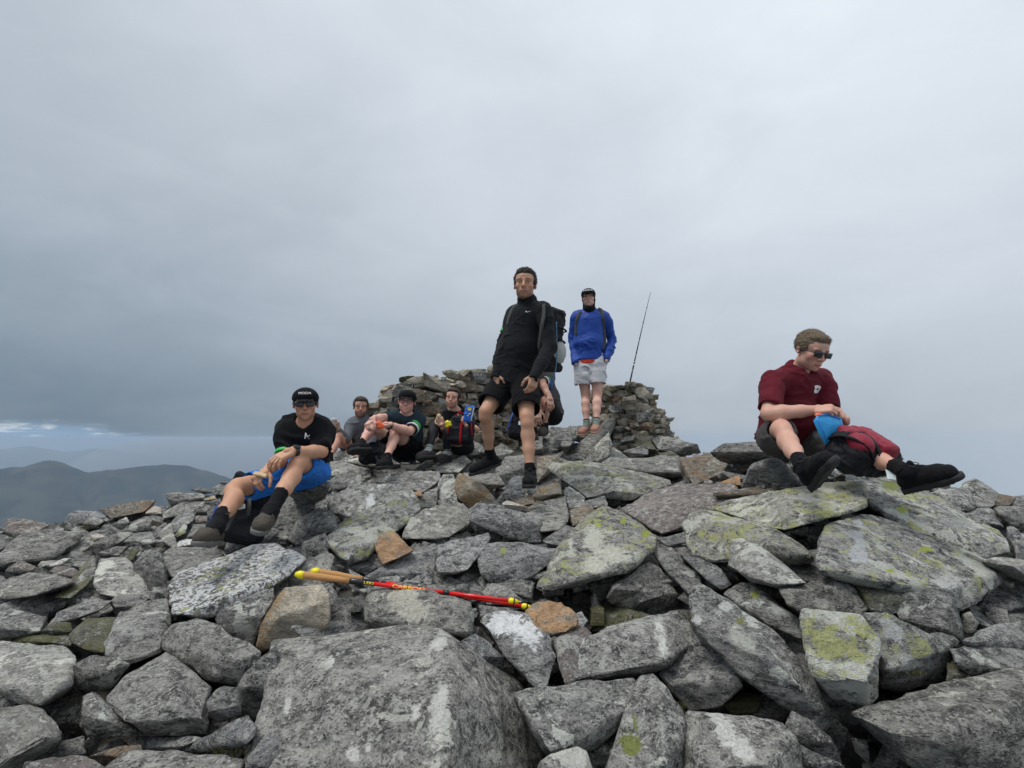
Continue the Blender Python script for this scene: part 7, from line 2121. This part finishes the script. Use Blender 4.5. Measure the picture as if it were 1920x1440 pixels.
solid('front_pocket', lambda q: q.box((0.02, -0.07, 0.085), (0.095, 0.10, 0.03), rad=0.025), Rk, ob, M['packblack'], rk, amp=0.006, seed=14)
strap_on('webbing', [P(468, 935, 3.02), P(467, 950, 3.0), P(465, 966, 3.02)], 0.022, M['strap'], rk, 0.005, up=(0, -1, 0))
strap_on('webbing', [P(444, 958, 2.98), P(436, 972, 2.96), P(424, 996, 2.95)], 0.012, M['strap'], rk, 0.005, up=(0, -1, 0))
solid('buckle', lambda q: q.box((0, 0, 0), (0.014, 0.020, 0.006), rad=0.004), frame([1, 0, 0.2], [0, -1, 0.3]), P(453, 950, 3.0), M['tapewhite'], rk, h=0.003, lo=(-.03,) * 3, hi=(.03,) * 3)
solid('top_lid', lambda q: q.box((0, 0, 0), (0.05, 0.035, 0.03), rad=0.02), Rk, P(455, 897, 3.25), M['packblack'], rk, h=0.005, amp=0.004, lo=(-.1,) * 3, hi=(.1,) * 3)

# ---- E: bottle
JE = E['J']; bo = P(626.5, 799, 5.68)
bt = thing('drink_bottle', bo - np.array([0, 0, 0.07]), 'clear bottle half full of amber drink raised by the man in grey', 'bottle')
Rt = frame([0.02, 0, 1], [0, -1, 0])
def lathe(prof, seg=20):
    vs = []; fs = []
    for (r, z) in prof:
        for k in range(seg):
            a = 2 * PI * k / seg; vs.append((r * math.cos(a), r * math.sin(a), z))
    for i in range(len(prof) - 1):
        for k in range(seg): fs.append([i * seg + k, i * seg + (k + 1) % seg, (i + 1) * seg + (k + 1) % seg, (i + 1) * seg + k])
    return np.array(vs), np.array(fs)
v, f = lathe([(0.001, -0.075), (0.036, -0.075), (0.039, -0.07), (0.039, 0.035), (0.030, 0.055), (0.026, 0.062)]); obj('bottle_wall', v + bo, f, M['glass'], bt)
v, f = lathe([(0.001, -0.072), (0.034, -0.072), (0.036, -0.066), (0.036, 0.020), (0.001, 0.020)]); obj('drink', v + bo, f, M['drink'], bt)
v, f = lathe([(0.001, 0.088), (0.026, 0.088), (0.028, 0.084), (0.028, 0.060), (0.001, 0.060)]); obj('lid', v + bo, f[:, ::-1], M['tapewhite'], bt)

# ---- F: orange wrapper and black bag
JF = Fp['J']; wc_ = P(712, 797, 4.72)
wr = thing('wrapper', wc_, 'crumpled orange food wrapper in the hands of the man in spectacles', 'wrapper')
v, f = ico(4); vv = v * np.array([0.055, 0.022, 0.030]); vv = vv * (1 + 0.45 * fbm(vv, 45, 3, 4))[:, None]
obj('foil', xf(vv, roty(0.5), wc_), f, M['orangefood'], wr)
bg = thing('bag', P(703, 865, 4.75), 'small black bag on the rocks between the boots of the man in spectacles', 'bag')
ob = P(702, 851, 4.98); Rk = frame([1, 0.1, 0.0], [0.1, -0.5, 0.9])
solid('bag_body', lambda q: (q.box((0, 0, 0), (0.10, 0.13, 0.07), rad=0.05), q.ell((0, 0.06, 0.04), (0.07, 0.08, 0.05), k=0.03)), Rk, ob, M['packblack'], bg, amp=0.014, seed=15, freq=18)
strap_on('handle', [ob + Rk @ np.array(q) for q in ((-0.05, -0.06, 0.06), (-0.03, -0.03, 0.10), (0.0, 0.02, 0.11), (0.02, 0.07, 0.08))], 0.022, M['packblack'], bg, 0.005)
strap_on('webbing', [ob + Rk @ np.array(q) for q in ((0.10, 0.03, 0.04), (0.12, 0.05, 0.0), (0.11, 0.06, -0.05))], 0.02, M['strap'], bg, 0.005)

# ---- G: rucksack on the lap, crisp packet, yellow item, sandwich
JG = Gp['J']; ob = P(864, 810, 5.30); Rk = frame([0.05, 0.15, 1], [0.0, -1, 0.12])
rk = thing('rucksack', ob - np.array([0, 0, 0.15]), 'black rucksack with red straps on the lap of the woman by the wall', 'rucksack')
solid('pack_body', lambda q: q.box((0, 0, 0), (0.135, 0.13, 0.075), rad=0.045), Rk, ob, M['packblack'], rk, amp=0.007, seed=16)
solid('top_lid', lambda q: q.box((0.0, 0.115, 0.0), (0.105, 0.05, 0.075), rad=0.035), Rk, ob, M['packblack'], rk, amp=0.006, seed=17)
solid('front_pocket', lambda q: q.box((0, -0.035, 0.075), (0.10, 0.075, 0.022), rad=0.02), Rk, ob, M['packblack'], rk, amp=0.004, seed=18)
L3 = lambda q: ob + Rk @ np.array(q)
strap_on('webbing', [L3((0.015, 0.10, 0.088)), L3((0.01, 0.03, 0.102)), L3((0.01, -0.09, 0.10)), L3((0.01, -0.13, 0.07))], 0.022, M['redstrap'], rk, 0.005)
for sx in (-1, 1):
    strap_on('webbing', [L3((sx * 0.11, 0.09, 0.07)), L3((sx * 0.115, 0.03, 0.085)), L3((sx * 0.125, -0.04, 0.08))], 0.012, M['redstrap'], rk, 0.005)
strap_on('handle', [L3((-0.06, 0.16, 0.05)), L3((-0.03, 0.185, 0.065)), L3((0.01, 0.185, 0.065)), L3((0.04, 0.16, 0.05))], 0.014, M['redstrap'], rk, 0.005)
ya = thing('yellow_packet', P(843, 797, 5.22), 'small yellow packet sticking out beside the lap rucksack', 'packet')
solid('packet_film', lambda q: (q.box((0, 0, 0), (0.030, 0.026, 0.012), rad=0.010), q.ell((-0.01, 0.02, 0), (0.02, 0.02, 0.012), k=0.01)), frame([-0.3, 0, 1], [0, -1, 0]), P(841, 795, 5.18), M['yellow'], ya, h=0.003, amp=0.004, lo=(-.07,) * 3, hi=(.07,) * 3, freq=50)
cp_ = P(879, 776, 5.18); Rc_ = frame([0.22, 0.05, 1], [0.25, -1, 0.1])
cr = thing('snack_packet', cp_, 'glossy blue snack packet with a yellow patch held by the woman', 'packet')
o3, v3, f3 = solid('packet_film', lambda q: q.box((0, 0, 0), (0.045, 0.085, 0.018), rad=0.016), Rc_, cp_, M['packetblue'], cr, h=0.0035, amp=0.005, lo=(-.12,) * 3, hi=(.12,) * 3, freq=40)
b3 = bvh_of(v3, f3)
decal('yellow_patch', *poly_2d([[(0.022 * math.cos(a) - 0.008, 0.017 * math.sin(a) + 0.050) for a in np.linspace(0, 2 * PI, 15)[:-1]]]), cp_, -Rc_[:, 0] if Rc_[0, 0] < 0 else Rc_[:, 0], Rc_[:, 1], b3, M['yellow'], cr, 0.0015, wdir=-Rc_[:, 2])
decal('white_edge', *poly_2d([[(0.030, -0.06), (0.040, -0.06), (0.040, 0.07), (0.026, 0.078)], [(-0.02, -0.02), (0.01, 0.015), (0.016, 0.008), (-0.012, -0.03)]]), cp_, Rc_[:, 0], Rc_[:, 1], b3, M['white'], cr, 0.0015, wdir=-Rc_[:, 2])
sw = thing('sandwich', P(825, 784, 5.2), 'bite of bread held up in the right hand of the woman', 'food')
v, f = ico(3); vv = v * np.array([0.024, 0.014, 0.030]); vv = vv * (1 + 0.25 * fbm(vv, 60, 2, 9))[:, None]
obj('bread', vv + P(823, 781, 5.2), f, M['food'], sw)

# ---- H's rucksack on the ground, black with blue strap
ob = P(972, 800, 5.45); Rk = frame([0.15, 0.2, 0.95], [0.1, -1, 0.1])
rk = thing('rucksack', ob - np.array([0, 0, 0.15]), 'dark navy rucksack on the rocks seen between the legs of the standing man', 'rucksack')
solid('pack_body', lambda q: q.box((0, 0, 0), (0.10, 0.13, 0.07), rad=0.05), Rk, ob, M['packblack'], rk, amp=0.012, seed=19)
L3 = lambda q: ob + Rk @ np.array(q)
strap_on('webbing', [L3((-0.08, 0.13, 0.05)), L3((-0.10, 0.05, 0.08)), L3((-0.11, -0.06, 0.07))], 0.02, M['packblue'], rk, 0.006)
strap_on('webbing', [L3((0.04, 0.10, 0.07)), L3((0.03, 0.0, 0.09)), L3((0.05, -0.08, 0.08))], 0.018, M['strap'], rk, 0.006)
decal('patch', *poly_2d([[(-0.015, -0.02), (0.015, -0.02), (0.012, 0.025), (-0.012, 0.02)]]), L3((0.0, 0.02, 0.2)), (1, 0, 0), (0, 0, 1), bvh_of(np.array([L3((x, y, 0.088)) for x, y in ((-0.1, -0.1), (0.1, -0.1), (0.1, 0.1), (-0.1, 0.1))]), np.array([[0, 1, 2, 3]])), M['tapewhite'], rk, 0.002, wdir=-Rk[:, 2])

# ---- thin telescopic rod on the right wall
rb, rt = P(1181, 718, 6.75), P(1217, 548, 6.55)
rod = thing('aerial_pole', rb, 'thin telescopic carbon rod leaning up from the right-hand stone wall', 'pole')
n_ = 6
for k in range(n_):
    a = rb + (rt - rb) * (k / n_) - (rt - rb) * 0.003; b_ = rb + (rt - rb) * ((k + 1) / n_)
    bend = np.array([0.02, 0, 0])
    tobj('section', tube([a + bend * (k / n_) ** 2, b_ + bend * ((k + 1) / n_) ** 2], [0.0105 - k * 0.0014, 0.0098 - k * 0.0014], 8), M['carbonrod'], rod)
for k in range(1, n_):
    c_ = rb + (rt - rb) * (k / n_) + np.array([0.02, 0, 0]) * (k / n_) ** 2
    tobj('guide_ring', tube([c_ - (rt - rb) * 0.004, c_ + (rt - rb) * 0.004], 0.014 - k * 0.0014, 8), M['carbonrod'], rod)
c_ = rb + (rt - rb) * 0.20
tobj('white_marker', tube([c_ - (rt - rb) * 0.010, c_ + (rt - rb) * 0.008], 0.0155, 8), M['tapewhite'], rod)
c_ = rb + (rt - rb) * 0.235
tobj('white_marker', tube([c_ - (rt - rb) * 0.004, c_ + (rt - rb) * 0.004], 0.015, 8), M['tapewhite'], rod)

# ---- the two trekking poles on the rocks
def tpole(label, A_, B_, flip, text):
    """A_ handle end, B_ tip end (world)"""
    ax = norm(B_ - A_); L = np.linalg.norm(B_ - A_); root = thing('trekking_pole', A_, label, 'trekking pole', 'pair of red trekking poles')
    q = lambda t: A_ + ax * t
    # grip
    g0, g1 = 0.030 * L / 1.2, 0.20 * L / 1.2
    tobj('handle_top', tube([q(-0.012), q(0.006), q(0.028)], [0.010, 0.0175, 0.0165], 12), M['yellow'], root)
    pr = [(0.026, 0.0150), (0.045, 0.0165), (0.075, 0.0155), (0.105, 0.0165), (0.135, 0.0145), (0.19, 0.0130), (0.235, 0.0125)]
    tobj('grip', tube([q(t) for t, r in pr], [r for t, r in pr], 14), M['cork'], root)
    tobj('clamp', tube([q(0.234), q(0.245), q(0.285), q(0.30)], [0.012, 0.0145, 0.0135, 0.0095], 12), M['poleblack'], root)
    tobj('lower_grip_sleeve', tube([q(0.298), q(0.345)], [0.0095, 0.0092], 12), M['poleblack'], root)
    tobj('shaft', tube([q(0.344), q(L * 0.66)], [0.0090, 0.0088], 14), M['polered'], root)
    tobj('joint_band', tube([q(L * 0.655), q(L * 0.678)], 0.0112, 12), M['poleblack'], root)
    tobj('lower_shaft', tube([q(L * 0.677), q(L - 0.055)], [0.0086, 0.0080], 14), M['polered'], root)
    tobj('basket', tube([q(L - 0.058), q(L - 0.050), q(L - 0.030), q(L - 0.012)], [0.0085, 0.0135, 0.012, 0.0055], 12), M['yellow'], root)
    tobj('basket_rim', tube([q(L - 0.036), q(L - 0.030)], 0.0150, 14), M['poleblack'], root)
    tobj('tip', tube([q(L - 0.013), q(L)], [0.0045, 0.003], 8), M['steel'], root)
    # printed lettering wrapped on the shaft, facing up and out
    tow = norm(CAM - q(L * 0.45)); u_ = norm(tow - ax * (tow @ ax)); side = np.cross(u_, ax)
    for (txt, t0, sz, rad) in text:
        v2, f2 = text_2d(txt, sz, 0.0004)
        out = []
        for (x, y) in v2:
            an = y / rad
            out.append(q(t0 + x * 1.6) + (u_ * math.cos(an) + side * math.sin(an) * (1)) * (rad + 0.0006))
        obj('lettering', np.array(out), f2, M['yprint'], root, smooth=False)
    return root
pA, pB = P(559, 1077, 2.36), P(978, 1129, 2.34)
tpole('front red and black trekking pole with cork grip and yellow handle end', pA, pB, 1, [('CARBON', 0.50, 0.022, 0.0092), ('LEKI', 0.322, 0.015, 0.0096)])
pA2, pB2 = P(588, 1071, 2.44), P(1002, 1140, 2.37)
tpole('rear trekking pole lying partly under the front one', pA2, pB2, 1, [])

# ---- tufts of dry moss in a few cracks
tuft = []
rg = np.random.RandomState(3)
vs, fs = [], []
for (px, py) in [(1185, 1165), (1195, 1168), (1285, 1160), (1250, 1385), (1270, 1330), (110, 985), (160, 990), (640, 1330), (1405, 1360), (420, 1405), (440, 1408), (1700, 1260), (1880, 1270)]:
    d_ = Gd(px, py) * 1.03; c0 = P(px, py, d_)
    for k in range(60):
        p = c0 + rg.normal(0, 0.018, 3) * [1.2, 0.8, 0.4]; h = rg.uniform(0.008, 0.02); a = rg.uniform(0, 6.28)
        t_ = np.array([math.cos(a), math.sin(a), 0]) * 0.003; n0 = len(vs)
        vs += [p - t_, p + t_, p + np.array([rg.normal(0, .005), rg.normal(0, .005), h])]; fs.append([n0, n0 + 1, n0 + 2])
mo = obj('moss', np.array(vs), fs, plain('dry_moss', (0.11, 0.115, 0.03), 0.95), None); setp(mo, 'tufts of yellow-green moss in the cracks between stones', 'moss', kind='stuff')

tot = sum(len(me.polygons) * (1 if len(me.polygons) and len(me.polygons[0].vertices) == 3 else 2) for me in bpy.data.meshes if me.users)
print('triangles', tot)
